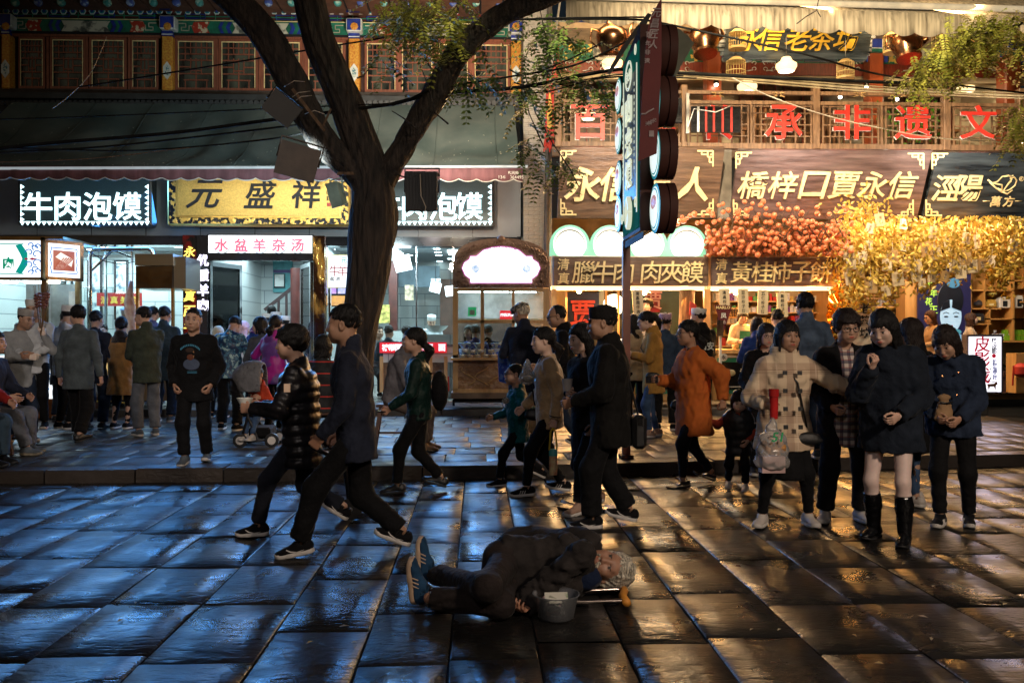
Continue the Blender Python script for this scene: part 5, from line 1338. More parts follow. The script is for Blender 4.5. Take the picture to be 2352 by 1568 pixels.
# ================================================================== right building
YR=16.0
OLDW=M('dark_plank_wood',(.05,.028,.018),c2=(.19,.115,.07),r=.38,vs=2.4,bump=.7,bs=14,st=(.6,3,7),det=6,lo=.3,hi=.7,bd=.015,coat=.15)
PURW=M('purple_brown_wood',(.045,.026,.024),c2=(.18,.118,.108),r=.34,vs=2.4,bump=.6,bs=14,st=(.6,3,7),det=6,lo=.3,hi=.75,bd=.015,coat=.2)
BLKW=M('blue_black_wood',(.012,.016,.020),c2=(.07,.09,.10),r=.26,vs=2.0,bump=.5,bs=12,st=(.6,3,6),det=6,lo=.35,hi=.75,bd=.015,coat=.3)
RW=M('railing_wood',(.12,.064,.030),c2=(.25,.14,.068),r=.45,vs=5,bump=.3,bs=40,st=(5,5,1))
CREAM_W=M('cream_wall',(.55,.45,.28),r=.8,var=.12)
RB=thing('tea_house','brightly lit timber tea house with balcony over snack stalls','building',(X(1800,YR),YR,ZP))
RX0,RX1=X(1268,YR),X(2500,YR)
zfl=Z(337,YR)
box('balcony_floor',(RX0,YR-.02,zfl-.16),(RX1,22,zfl),M('floor_board',(.12,.07,.04),r=.6),RB)
box('stall_soffit',(RX0,YR+.2,zfl-.22),(RX1,22,zfl-.165),M('warm_soffit',(.45,.32,.2),r=.7),RB)
box('ground_back_wall',(RX0,19.8,ZP),(RX1,20,zfl-.2),M('warm_wall',(.45,.30,.14),r=.7,var=.15),RB)
box('balcony_back_wall',(RX0,20.2,zfl),(RX1,20.4,Z(100,17.3)),M('tearoom_wall',(.50,.40,.25),r=.8,var=.1),RB)
box('balcony_ceiling',(RX0,YR+.4,Z(100,17.3)),(RX1,20.4,Z(100,17.3)+.1),M('tearoom_ceiling',(.35,.25,.15),r=.8),RB)

YQ=17.3
pb('red_beam',1268,138,2500,166,YQ,.2,REDW,RB);pb('cream_band',1268,166,2500,180,YQ+.03,.15,CREAM_W,RB);pb('green_frieze',1268,96,2500,138,YQ+.02,.2,GREENP,RB)
pb('upper_frieze',1268,40,2500,96,YQ+.06,.2,PAINTB,RB);pb('green_bar',1290,56,2500,62,YQ-.1,.1,GREENP,RB);pb('green_bar',1290,80,2500,84,YQ-.1,.1,GREENP,RB)
for u in range(1300,2500,47):pb('frieze_post',u,56,u+5,96,YQ-.08,.1,(GREENP,BLUEP)[(u//47)%2],RB)
for u0,u1,mt in((1284,1360,PAINTG),(1362,1420,PAINTW),(1540,1625,PAINTG),(2040,2100,PAINTG),(2105,2150,PAINTW),(2160,2300,PAINTG)):pb('painted_panel',u0,100,u1,136,YQ-.01,.03,mt,RB)
for u0 in(1300,1500,1700,1850,2100,2250):
    pb('red_text_panel',u0,66,u0+60,79,YQ-.05,.06,PAINTR,RB)
def cloud(m,u,v,s=1,Y=YQ-.02):
    for sx in(-1,1):
        for sz in(-1,1):
            T_=Matrix.Translation(P(u,v,Y));curl(m,T_,sx*.10*s,sz*.055*s,.05*s,y=-.01,n=8,w_=.016,sg=sx);m.tube([T_@Vector((sx*.13*s,-.01,sz*.07*s)),T_@Vector((sx*.26*s,-.01,sz*.09*s))],.008,5)
m=MB()
for u in(1290,1510,1565,1650+140,1958,2105,2262,1745,1370):cloud(m,u,153)
m.build('painted_cloud',WHITEP,RB,smooth='all')
COLR=M('red_column',(.34,.07,.02),r=.35,var=.2,vs=3,bump=.1,bs=30)
for u0,u1 in((1624,1658),(1998,2030),(2308,2345)):
    pb('red_column',u0,108,u1,337,YQ-.4,.34,COLR,RB,bev=.03);c=(u0+u1)/2
    pb('column_capital',c-17,68,c+17,108,YQ-.50,.4,GREENP,RB,bev=.02);pb('capital_face',c-13,73,c+13,101,YQ-.512,.014,WHITEP,RB);pb('capital_blue',c-11,75,c+11,99,YQ-.526,.014,BLUEP,RB)
    for sg in(-1,1):
        m=MB();poly(m,[(c+sg*16,100),(c+sg*44,100),(c+sg*44,108),(c+sg*34,108),(c+sg*34,118),(c+sg*24,118),(c+sg*24,132),(c+sg*16,132)][::sg],YQ-.3,.05);m.build('bracket',BLUEP,RB)
for u0,u1 in((1700,1760),(2030,2070),(2140,2150)):pass
for u0,u1 in((1655,1685),(1935,1985),(2205,2300)):pb('cream_pier',u0,180,u1,337,18.6,.3,CREAM_W,RB)
for u0,u1 in((1310,1420),(1470,1560),(1700,1780),(1800,1930),(2050,2140),(2160,2200)):
    pb('dark_window',u0,185,u1,330,19.9,.12,M('dark_window_room',(.05,.03,.02),c2=(.22,.12,.06),r=.3,vs=5,bump=0),RB)
    for i in range(4):pb('window_bar',u0+(u1-u0)*i/3.001,185,u0+(u1-u0)*i/3.001+2,330,19.84,.05,REDW,RB)

t=thing('balcony_railing','brown timber lattice railing carrying big red characters','railing',(X(1800,YR),YR,zfl))
Y=YR-.12;v0,v1=226,326
for u0,u1 in((1274,1290),(1565,1579),(1868,1884),(2168,2184),(2340,2356)):pb('post',u0,190,u1,336,Y,.16,RW,t,bev=.012)
pb('top_rail',1290,226,2352,234,Y+.02,.1,RW,t);pb('upper_rail',1290,203,2352,211,Y+.04,.08,RW,t);pb('bottom_rail',1290,324,2352,337,Y+.02,.1,RW,t)
m0=MB()
secs=[(1290,1420),(1422,1565),(1579,1723),(1725,1868),(1884,2022),(2028,2168),(2184,2320),(2324,2345)]
for a,b in secs:
    m=MB();L=b-a
    for f0,f1,g0,g1 in((.03,.05,0,1),(.95,.97,0,1),(.15,.165,0,1),(.85,.865,0,1),(.03,.97,.02,.035),(.03,.97,.2,.215),(.03,.97,.8,.815),(.32,.335,0,.55),(.68,.695,0,.55),(.3,.315,.5,1),(.70,.715,.5,1),(.49,.505,0,.25),(.49,.505,.75,1),(.03,.32,.5,.515),(.68,.97,.5,.515),(.15,.32,.35,.365),(.68,.86,.35,.365),(.15,.32,.65,.665),(.68,.86,.65,.665),(.235,.25,.5,.8),(.76,.775,.2,.5)):
        pbm(m,a+L*f0,235+89*g0,a+L*f1+(1.0 if f1-f0<.03 else 0),235+89*g1+(1.6 if g1-g0<.03 else 0),Y+.05+(.004 if g1-g0>.3 else 0),.03)
    m.build('lattice_panel',RW,t);pb('panel_stile',b,226,b+5,326,Y+.03,.07,RW,t)
ORN=M('gilt_ornament',(.45,.28,.10),r=.5)
for u in(1350,1490,1648,1788,1974,2082,2270):m=MB();cloud(m,u,218,.42,Y);m.build('rail_ornament',ORN,t,smooth='all')
RED=M('red_acrylic',(.62,.035,.02),r=.4,var=.06,bump=0);RED.node_tree.nodes['Principled BSDF'].inputs['Emission Color'].default_value=(.6,.03,.02,1);RED.node_tree.nodes['Principled BSDF'].inputs['Emission Strength'].default_value=.12
WED=M('white_edge',(.7,.65,.6),r=.5,bump=0)
for ch,u in zip('百年传承非遗文',(1355,1508,1654,1800,1957,2097,2248)):
    text(ch,P(u,281,Y-.045),.60,RED,t,w_=.66,bold=.010,ext=.025);text(ch,P(u-1.2,282.4,Y-.02),.61,WED,t,w_=.685,bold=.010,ext=.01,name='character_edge')

def tboard(u0,u1,v0,v1,Yt,Yb,mat,label,corners='abcd',parent_cat='sign',edge=None):
    A=P(u0,v1,Yb);B=P(u1,v1,Yb);zt=Z(v0,Yt);t=thing('name_board',label,'sign',(A+B)/2)
    up=Vector((0,Yt-Yb,zt-A.z));n=Vector((0,-(zt-A.z),Yt-Yb)).normalized();n=-n if n.y>0 else n
    Vv=[]
    for off in(0,.07):
        o=-n*off;Vv+=[A+o,B+o,B+up+o,A+up+o]
    MB().add(Vv,[(0,1,2,3),(7,6,5,4),(0,4,5,1),(1,5,6,2),(2,6,7,3),(3,7,4,0)]).build('board',mat,t)
    def at(u,v,off=.02):
        f_=(v1-v)/(v1-v0);yy=Yb+(Yt-Yb)*f_;return P(u,v,yy)+n*off
    return t,at,n
def meander(t,at,n,u,v,sx,sz,s=1.0):
    m=MB();wd=3.0
    segs=[(0,0,36,0),(26,0,26,8),(14,8,26,8),(0,0,0,8),(0,8,6,8),(0,0,0,36),(0,26,8,26),(8,14,8,26),(12,0,12,14),(0,14,12,14)]
    for a,b,c,d in segs:m.bar(at(u+sx*a*s,v+sz*b*s),at(u+sx*c*s,v+sz*d*s),.024*s,.02,up=n)
    m.build('corner_meander',GLDP,t)
t1,at,n=tboard(1280,1645,337,501,15.3,15.85,OLDW,'dark weathered wood board with gold characters above the round lit plates, leftmost of three')
for ch,u in zip('永信匠人',(1338,1418,1500,1588)):text(ch,at(u,422),.60,GLDP,t1,face=n,bold=.014,ext=.06,shear=.12)
for a in((1288,346,1,1),(1637,346,-1,1),(1288,492,1,-1),(1637,492,-1,-1)):meander(t1,at,n,*a)
t2,at,n=tboard(1676,2106,340,503,15.3,15.85,PURW,'long purplish wood board with six gold characters over the persimmon branches')
for ch,u in zip('橋梓口賈永信',(1728,1797,1868,1938,2003,2072)):text(ch,at(u,424),.48,GLDP,t2,face=n,bold=.006,ext=.06,shear=.12)
for a in((1690,350,1,1),(2120,352,-1,1),(1684,493,1,-1),(2096,494,-1,-1)):meander(t2,at,n,*a)
t3,at,n=tboard(2118,2500,343,505,15.3,15.85,BLKW,'blue black glossy board with gold leaf emblem and characters, rightmost board')
for ch,u in zip('涇陽',(2172,2224)):text(ch,at(u,431),.46,GLDP,t3,face=n,bold=.008,ext=.05)
for ch,u in zip('百年传承',(2248,2264,2280,2297)):text(ch,at(u,376),.115,GLDP,t3,face=n,bold=.01,ext=.03)
for ch,u in zip('古方',(2344,2362)):text(ch,at(u,376),.115,GLDP,t3,face=n,bold=.01,ext=.03)
for ch,u in zip('萬方',(2286,2316)):text(ch,at(u,462),.19,GLDP,t3,face=n,bold=.01,ext=.04)
text('R',at(2345,410),.06,GLDP,t3,face=n,bold=.01)
m=MB();m.tube([at(2345+5*math.cos(a),410+5*math.sin(a))for a in np.linspace(0,6.28,15)],.006,5)
for pts in(((2267,412),(2278,420),(2290,416),(2300,405),(2315,402),(2322,408)),((2272,418),(2285,430),(2300,441),(2318,435),(2330,425),(2334,414),(2328,406),(2318,410)),((2290,432),(2303,438),(2312,425),(2322,415)),((2300,440),(2312,445),(2324,436)),((2305,405),(2318,403),(2322,411),(2312,424)),((2280,420),(2300,424),(2300,436)),((2322,404),(2326,402))):m.tube([at(*p)for p in pts],.014,6)
m.bar(at(2256,461),at(2272,461),.012,.012,up=n);m.bar(at(2330,461),at(2346,461),.012,.012,up=n);m.build('leaf_emblem',GLDP,t3,smooth='all')
for a in((2140,352,1,1),(2126,494,1,-1)):meander(t3,at,n,*a)
pb('support_wall',1268,330,2500,500,YR+.1,.1,DARK,RB)
pb('board_gap_panel',1648,340,1680,500,YR-.05,.05,M('gap_grey',(.25,.22,.18),r=.6),RB)
t,at,n=tboard(1662,1992,52,137,15.55,15.8,BLKW,'ragged black plank with yellow tea house characters under the cream awning')
YEL=M('yellow_carved',(.75,.48,.05),r=.4,var=.1,bump=.1)
for ch,u in zip('永信老茶坊',(1722,1770,1832,1888,1945)):text(ch,at(u,88),.42,YEL,t,face=n,bold=.006,ext=.05,shear=.15)
m=MB()
for i in range(34):
    u=1660+334*rg.random()**1;v=rg.choice((50,137))+rg.uniform(-3,3);c=at(u,v,-.03);m.box(c-Vector((rg.uniform(.05,.2),.0,.03)),c+Vector((rg.uniform(.05,.2),.05,.03)))
for sgu in(1662,1992):
    for i in range(8):c=at(sgu+rg.uniform(-8,8),55+i*10,-.03);m.box(c-Vector((.1,0,.03)),c+Vector((.1,.05,.04)))
m.build('ragged_edge',BLKW,t,kind='stuff')

def sboard(u0,u1,v0,v1,Y,label,chars,us,small,su,ver=.50,mat=OLDW):
    t=thing('stall_board',label,'sign',P((u0+u1)/2,v1,Y));pb('board',u0,v0,u1,v1,Y,.08,mat,t,bev=.01)
    for ch,u in zip(chars,us):text(ch,P(u,625,Y-.02),ver,GLDP,t,bold=.004,ext=.05,shear=.1)
    for ch,v in zip(small,(607,639)):text(ch,P(su,v,Y-.02),.20,GLDP,t,bold=.01,ext=.03,shear=.1)
    return t
sboard(1270,1627,588,656,15.6,'wide plank board with gold characters under the four round lit plates','臘牛肉肉夾饃',(1340,1385,1432,1495,1543,1590),'清真',1294,.38)
sboard(1634,1922,588,656,15.6,'wide plank board with gold characters under the persimmon branches','黃桂柿子餅',(1702,1750,1793,1840,1885),'清真',1657,.36,PURW)

t=thing('plate_sign','pale green scalloped sign with four glowing round plates','sign',P(1446,587,15.75));Y=15.75
MINT=EM('mint_lit',(.30,.78,.50),.62);GLOW=EM('plate_glow',(1.0,.97,.86),2.6)
m=MB()
for i,c in enumerate((1309,1401,1487,1578)):
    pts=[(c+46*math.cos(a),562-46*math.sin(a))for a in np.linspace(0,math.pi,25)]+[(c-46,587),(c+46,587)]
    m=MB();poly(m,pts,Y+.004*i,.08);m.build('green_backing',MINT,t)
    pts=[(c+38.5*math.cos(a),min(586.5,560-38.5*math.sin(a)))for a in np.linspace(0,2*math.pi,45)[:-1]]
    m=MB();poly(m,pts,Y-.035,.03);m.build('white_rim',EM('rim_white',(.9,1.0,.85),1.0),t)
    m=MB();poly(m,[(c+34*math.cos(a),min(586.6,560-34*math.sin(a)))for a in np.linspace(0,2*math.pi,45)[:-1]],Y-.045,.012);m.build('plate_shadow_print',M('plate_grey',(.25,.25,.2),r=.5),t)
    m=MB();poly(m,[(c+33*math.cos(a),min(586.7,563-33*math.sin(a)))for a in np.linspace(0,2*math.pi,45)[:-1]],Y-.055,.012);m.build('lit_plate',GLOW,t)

WWARM=M('warm_pine',(.50,.29,.10),r=.4,c2=(.62,.38,.15),vs=3,bump=.1,bs=30,st=(6,6,1))
SB=thing('snack_stalls','run of pine snack stalls with green counters below the gold lettered boards','stall',(X(1600,15.8),15.8,ZP));Y=15.7
for u0,u1 in((1268,1278),(1618,1632),(1908,1928)):pb('post',u0,587,u1,920,Y,.1,WWARM,SB)
pb('warm_lintel',1268,656,1925,664,Y,.3,EM('warm_strip',(1.0,.78,.42),1.6),SB)
for u0,u1 in((1290,1400),(1452,1615),(1640,1770),(1772,1905)):
    pb('counter',u0,803,u1,812,Y-.25,.9,WWARM,SB);pb('counter_frame',u0,812,u1,922,Y-.18,.6,WWARM,SB,bev=.02);pb('green_panel',u0+8,822,u1-6,905,Y-.20,.03,M('stall_green',(.01,.22,.14),r=.4,var=.1),SB)
    pb('black_print',u0+16,832,u1-14,896,Y-.207,.012,DKM,SB)
m=MB()
for a in((1652,818,1758,820),(1652,888,1758,890),(1750,818,1752,890),(1656,830,1658,880)):pbm(m,*a,Y-.225,.012)
m.build('white_border_print',WHITEP,SB)
for v,ch in((820,'永'),(888,'信')):
    c=P(1662,v,Y-.23);MB().lathe([(.07,0),(0,.004)],(0,0,0),20,T=Matrix.Translation(c)@Matrix.Rotation(R(90),4,'X')).build('round_badge',WHITEP,SB);text(ch,c-Vector((0,.01,0)),.08,INK,SB,bold=.02)
for u,v in((1664,854),(1680,856)):MB().ball(P(u,v,Y-.22),.07,12,(1,.2,.8)).build('persimmon_print',M('persimmon_print',(.55,.5,.3),r=.5),SB,smooth=True)
text('黄桂',P(1722,856,Y-.225),.17,WHITEP,SB,bold=.02)

pb('dark_green_board',1438,664,1560,780,17.6,.1,M('dark_green_board',(.01,.045,.035),r=.5),SB);pb('navy_curtain',1303,672,1376,780,17.0,.05,M('navy_cloth',(.02,.022,.045),r=.8),SB)
text('贾',P(1338,718,16.97),.46,M('red_cloth_print',(.55,.05,.03),r=.6),SB,bold=.02)
pb('red_square',1481,658,1516,716,17.3,.05,M('crimson_cloth',(.22,.008,.015),r=.7),SB);text('贾',P(1500,690,17.27),.34,M('pink_print',(.6,.3,.25),r=.6),SB,bold=.01)
pb('grey_wall',1376,664,1388,800,17.2,.3,M('stall_grey',(.3,.24,.16),r=.7),SB)
pb('warm_board',1278,664,1302,800,17.1,.1,WWARM,SB)
for u in(1300,1392,1420):pb('inner_post',u-2,664,u+3,800,16.6,.06,WWARM,SB)
for i,(u,v,s_)in enumerate(((1410,700,.2),(1430,790,.1))):
    t=thing('globe_lamp',['glowing white globe lamp hanging in the meat sandwich stall','small glowing bulb near the stall counter'][i],'lamp',P(u,v,16.8));MB().ball(P(u,v,16.8),s_,20).build('globe',EM('warm_globe',(1.0,.82,.5),5),t,smooth=True);MB().tube([P(u,v,16.8),P(u,662,16.8)],.006,6).build('cord',DKM,t)
for i,(u,v)in enumerate(((1330,668),(1480,672),(1690,672),(1850,672))):
    t=thing('stall_downlamp',['brass downlamp over the navy curtain','brass downlamp over the young cook','brass downlamp over the hanging tags','brass downlamp at right end of the stalls'][i],'lamp',P(u,v,16.6));MB().lathe([(.02,.1),(.13,.0),(.12,-.005)],P(u,v,16.6),18,cap=False).build('shade',GLD,t,smooth=True);MB().ball(P(u,v,16.6),.05,10).build('bulb',EM('bulb_warm',(1,.8,.45),16),t,smooth=True)

RBX=(('red',(.45,.02,.015)),('green',(.05,.30,.08)),('cream',(.7,.6,.4)),('purple',(.16,.04,.2)),('gold',(.6,.38,.08)),('white',(.7,.68,.62)))
t=thing('goods_shelf','pine shelving stacked with red and green snack parcels behind the cashier','shelf',P(1780,800,17.6));Y=17.5
for v in(690,716,742,768,794):pb('shelf_board',1640,v,1905,v+3,Y,.5,WWARM,t)
pb('back',1636,662,1908,800,Y+.5,.04,MATS['warm_wall'],t)
for k,v in enumerate((690,716,742,768,794)):
    u=1644;np_=0
    while u<1898:
        wd=rg.uniform(6,13)
        nm,c=rg.choice(RBX);h_=rg.uniform(9,20)
        if rg.random()<.85:
            np_+=1;tt=thing('snack_parcel','%s snack parcel, %s from the left on the %s pine shelf'%(nm,ORD[np_-1],('top','second','third','fourth','lowest')[k]),'parcel',P(u+wd/2,v,Y+.1),0,'snack parcels on the pine shelving')
            pb('parcel',u,v-h_,u+wd,v,Y+.08,.2,M('parcel_'+nm,c,r=.4,var=.3,vs=14,bump=.1),tt)
        u+=wd+1.5
t=thing('cashier_sign','small warm sign for the cashier above the shelf','sign',P(1690,720,17.2));pb('board',1660,706,1716,730,17.1,.03,WWARM,t)
for ch,u in zip('收银台',(1670,1687,1703)):text(ch,P(u,718,17.08),.15,INK,t,bold=.01)

for i,(u,v,s)in enumerate(((1465,694,'清真腊牛肉'),(1664,692,'清真柿子饼'),(1707,692,'豆沙柿子饼'),(1752,694,'五仁柿子饼'),(1797,700,'黄桂柿子饼'),(1384,770,'清真肉夹馍'))):
    if i==5:continue
    t=thing('hanging_tag',['cream tag hanging beside the young cook in white cap','cream tag hanging over the card reader','cream tag hanging in front of the stall girl','cream tag hanging over the long haired customer in blue','cream tag hanging right over the pale headed customer'][i],'sign',P(u,v+20,15.5),0,'cream tags hanging from the stall lintel')
    T=Matrix.Translation(P(u,v,15.5))@Matrix.Rotation(R(rg.uniform(-4,4)),4,'Y');MB().box((-.09,-.008,-.21),(.09,.008,.21),T).build('tag_board',M('cream_tag',(.62,.52,.34),r=.6,var=.08),t)
    MB().tube([T@Vector((-.05,0,.2)),P(u,660,15.5),T@Vector((.05,0,.2))],.006,5).build('string',WHITEP,t)
    for k,ch in enumerate(s[:5]):text(ch,T@Vector((0,-.012,.15-k*.078)),.062,INK,t,bold=.01)
t=thing('stall_tree_trunk','rough tree trunk standing among the snack stalls behind the white capped cook','tree',(X(1573,15.9),15.9,ZP))
BARK2=M('bark_brown',(.07,.04,.022),c2=(.17,.10,.055),r=.85,vs=5,bump=1,bs=9,st=(3,3,.5),bd=.05)
MB().tube([(X(1573,15.9)+.01*k,15.9,ZP+.5*k)for k in range(7)],[.17,.15,.14,.14,.13,.13,.12],14).build('trunk',BARK2,t,smooth='all')
t=thing('red_packet','small red paper pennant hanging on the tree trunk','decoration',P(1590,705,15.6));m=MB();poly(m,[(1585,690),(1600,700),(1598,735),(1583,722)][::-1],15.6,.01);m.build('paper',REDP,t)
t=thing('triangle_flag','dark red triangular flag with pale letters beside the white capped cook','flag',P(1650,725,15.4));m=MB();poly(m,[(1641,699),(1682,701),(1662,765)][::-1],15.4,.012);m.build('cloth',M('wine_cloth',(.10,.01,.015),r=.8),t)
text('MARLO',P(1661,706,15.38),.05,GLDP,t,w_=.24);text('凤',P(1662,725,15.38),.09,WHITEP,t);text('城',P(1662,740,15.38),.07,WHITEP,t)

TS=thing('tea_shop_front','open tea shop with orange wood cubby walls under golden leaves','shop',(X(2150,18.5),18.5,ZP))
ORW=M('orange_ply',(.50,.24,.06),r=.5,c2=(.60,.31,.09),vs=2,bump=.05,bs=20,st=(5,5,1))
box('side_wall',(X(1925,16.5),16.5,ZP),(X(1935,16.5),19.8,3.6),ORW,TS)
box('back_wall',(X(1930,19),19.0,ZP),(X(2500,19),19.1,4.2),MATS['warm_wall'],TS)
pb('lower_wall',2230,783,2480,905,18.6,.3,CREAM_W,TS);pb('orange_pier',2079,640,2107,905,18.0,.4,ORW,TS)
t=thing('book_shelf','wooden shelf of boxed teas behind the portrait poster','shelf',P(2020,790,18.5));Y=18.4
for v in(702,745,783):pb('shelf_board',1990,v,2080,v+4,Y,.4,ORW,t)
pb('back',1988,650,2082,800,Y+.42,.04,M('shelf_back',(.28,.14,.05),r=.6),t)
for k,(v,n_)in enumerate(((702,12),(745,8),(783,7))):
    for i in range(n_):
        u=1994+i*(84/n_);tt=thing('tea_box','small tea box, %s from the left on the %s board of the wooden shelf'%(ORD[i],('top','middle','lowest')[k]),'box',P(u,v,Y),0,'tea boxes on the wooden shelf')
        pb('box',u,v-(16,22,18)[k],u+84/n_-1.5,v,Y+.05,.15,M('teabox_%d'%k,((.25,.22,.2),(.45,.3,.12),(.4,.2,.1))[k],r=.5,var=.6,vs=20,bump=0),tt)
t=thing('portrait_poster','tall navy poster with a pale portrait and green characters in the tea shop','poster',P(2169,800,17.95));Y=17.9
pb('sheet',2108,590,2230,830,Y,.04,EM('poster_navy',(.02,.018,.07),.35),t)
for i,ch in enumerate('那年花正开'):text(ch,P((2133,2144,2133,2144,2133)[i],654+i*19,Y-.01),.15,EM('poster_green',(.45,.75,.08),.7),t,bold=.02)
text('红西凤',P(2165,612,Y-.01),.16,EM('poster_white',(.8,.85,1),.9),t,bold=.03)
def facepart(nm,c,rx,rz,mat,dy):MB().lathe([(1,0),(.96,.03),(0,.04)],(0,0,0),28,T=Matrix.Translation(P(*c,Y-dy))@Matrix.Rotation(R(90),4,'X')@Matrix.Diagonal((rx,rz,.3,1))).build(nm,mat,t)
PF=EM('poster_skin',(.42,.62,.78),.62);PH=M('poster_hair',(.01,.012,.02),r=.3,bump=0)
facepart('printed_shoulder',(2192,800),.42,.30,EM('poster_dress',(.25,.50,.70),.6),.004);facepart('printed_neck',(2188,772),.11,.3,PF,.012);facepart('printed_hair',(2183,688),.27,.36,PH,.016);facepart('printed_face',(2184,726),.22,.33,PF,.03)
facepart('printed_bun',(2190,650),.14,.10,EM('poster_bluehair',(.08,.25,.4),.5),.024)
m=MB();m.prism([(-.21,.10),(-.15,.27),(-.03,.33),(-.02,.17)],-.01,0,Matrix.Translation(P(2184,726,Y-.045)));m.prism([(.21,.10),(.02,.17),(.03,.33),(.15,.27)],-.01,0,Matrix.Translation(P(2184,726,Y-.045)));m.build('printed_fringe',PH,t)
for du in(-11,12):facepart('printed_eye',(2184+du,727),.045,.016,PH,.046)
m=MB()
for du in(-11,12):m.tube([P(2184+du-7,720+(du>0)*-0,Y-.05),P(2184+du,717,Y-.05),P(2184+du+7,720,Y-.05)],.007,5)
m.build('printed_brow',PH,t);facepart('printed_mouth',(2185,748),.035,.014,EM('poster_lip',(.4,.12,.15),.5),.046);facepart('printed_fan',(2186,762),.2,.07,EM('poster_fan',(.08,.3,.38),.6),.05)

t=thing('cubby_shelf','stepped orange plywood cubby shelving with tins and packets','shelf',P(2290,782,18.2));Y=18.0
CB=[(2230,782,2480,786),(2230,706,2300,709),(2230,742,2278,745),(2272,730,2352,733),(2272,706,2275,742),(2326,590,2330,782),(2326,640,2480,643),(2260,640,2263,706),(2230,663,2330,666),(2268,745,2271,782),(2350,540,2353,660),(2228,560,2232,785),(2345,690,2480,693),(2326,730,2480,733),(2378,560,2381,782)]
for a in CB:pb('cubby_board',*a,Y,.45,ORW,t)
pb('back',2230,560,2480,785,Y+.46,.03,ORW,t)
for i,(u0,v0,u1,v1,c,nm)in enumerate(((2296,680,2322,706,(.72,.68,.62),'white tea tin with black label on the cubby shelf'),(2333,676,2351,706,(.72,.68,.62),'second white tea tin at right edge of the cubby shelf'),(2265,686,2290,704,(.55,.32,.06),'gold tea chest below the yellow pot'),(2234,718,2262,738,(.03,.03,.035),'black gift box on the cubby shelf'),(2240,690,2256,705,(.04,.04,.05),'dark lidded pot on the cubby shelf'),(2268,664,2288,680,(.6,.5,.12),'yellow porcelain pot on the cubby shelf'))):
    tt=thing('tea_tin',nm,'tin',P((u0+u1)/2,v1,Y+.1));mt=M('tin_%d'%i,c,r=.3,var=.1,bump=0)
    if i in(4,5):MB().lathe([(.05,0),(.10,.04),(.10,.09),(.05,.12),(.02,.14),(0,.15)],P((u0+u1)/2,v1,Y+.15),16).build('pot',mt,tt,smooth=True)
    else:pb('tin',u0,v0+4,u1,v1,Y+.06,.2,mt,tt,bev=.015);pb('lid',u0+3,v0,u1-3,v0+4,Y+.08,.15,mt,tt);pb('label_patch',(u0+u1)/2-5,v0+9,(u0+u1)/2+5,v1-4,Y+.052,.01,INK if i<2 else GLDP,tt)
for i in range(11):
    u=2277+(i%5)*8.5+(i//5)*4;v=781-(i//5)*8;tt=thing('porcelain_cup','blue and white cup, %s from the left in the %s row of the heap'%(ORD[i%5],('bottom','middle','top')[i//5]),'cup',P(u,v,Y+.15),0,'heap of blue and white cups');MB().lathe([(.02,0),(.032,.03),(.034,.06),(0,.05)],P(u,v,Y+.15),12).build('cup',PORC,tt,smooth=True)
LIME=M('lime_box',(.22,.50,.03),r=.4,var=.1,bump=0)
for i in range(14):
    u=2300+(i%8)*9;v=782-(i//8)*13
    if i>8:u+=12
    if u>2470:continue
    tt=thing('lime_tea_box','lime green tea packet, %s from the left in the %s row'%(ORD[i%8],('bottom','upper')[i//8]),'box',P(u,v,Y+.1),0,'lime green packets on the cubby shelf');pb('packet',u+8,v-12,u+16,v,Y+.1,.12,LIME,tt)

t=thing('tea_counter','low tea shop counter with small red speaker and teal payment card','counter',P(2190,905,17.0));pb('counter',2080,824,2232,832,16.7,.6,M('counter_grey',(.3,.28,.25),r=.4),t);pb('front',2084,832,2230,915,16.8,.4,M('counter_front',(.25,.2,.15),r=.5),t)
tt=thing('red_speaker','small red and black speaker on the tea counter','speaker',P(2286,825,17));pb('case',2279,801,2296,826,17.0,.12,REDP,tt,bev=.01);MB().lathe([(.05,0),(0,.01)],(0,0,0),14,T=Matrix.Translation(P(2288,812,16.99))@Matrix.Rotation(R(90),4,'X')).build('cone',DKM,tt)
tt=thing('payment_card','teal payment card leaning on the tea counter','card',P(2252,823,16.6));m=MB();poly(m,[(2245,822),(2252,799),(2266,798),(2260,822)][::-1],16.6,.01);m.build('card',M('teal_card',(.03,.25,.25),r=.4),tt)
t=thing('light_box_sign','standing white light box with red and black vertical characters at right','sign',P(2262,905,14.6));Y=14.3
pb('frame',2222,768,2304,906,Y,.18,M('alu_frame',(.3,.29,.32),r=.3,m=.8),t);pb('lit_face',2226,773,2300,902,Y-.012,.014,EM('lightbox_white',(.92,.90,1.0),1.25),t)
for ch,v in zip('皮影戏',(790,826,862)):text(ch,P(2256,v,Y-.03),.25,EM('lightbox_red',(.5,.01,.03),.6),t,bold=.01)
for ch,v in zip('陕皮影',(782,796,806)):text(ch,P(2284,v,Y-.03),.085,INK,t)
MB().ball(P(2283,817,Y-.02),.035,10,(1,.3,1)).build('red_seal',EM('lightbox_red',(.5,.01,.03),.6),t)
for ch,v in zip('鼓楼演艺社',(831,840,849,858,867)):text(ch,P(2285,v,Y-.03),.078,EM('lightbox_navy',(.02,.04,.25),.4),t,bold=.02)
for ch,v in zip('法门往事',(847,855,863,869)):text(ch,P(2275,v,Y-.03),.035,INK,t)
m=MB();m.bar(P(2266,874,Y-.03),P(2288,878,Y-.03),.015,.01);m.build('printed_stroke',INK,t);m=MB();poly(m,[(2268,884),(2284,883),(2290,878),(2292,884),(2288,887),(2287,898),(2284,890),(2274,890),(2272,898),(2270,890)][::-1],Y-.03,.01);m.build('printed_horse',M('horse_print',(.35,.15,.06),r=.6),t)
for u in(2230,2298):pb('foot',u-3,903,u+3,908,Y-.1,.35,DKM,t)
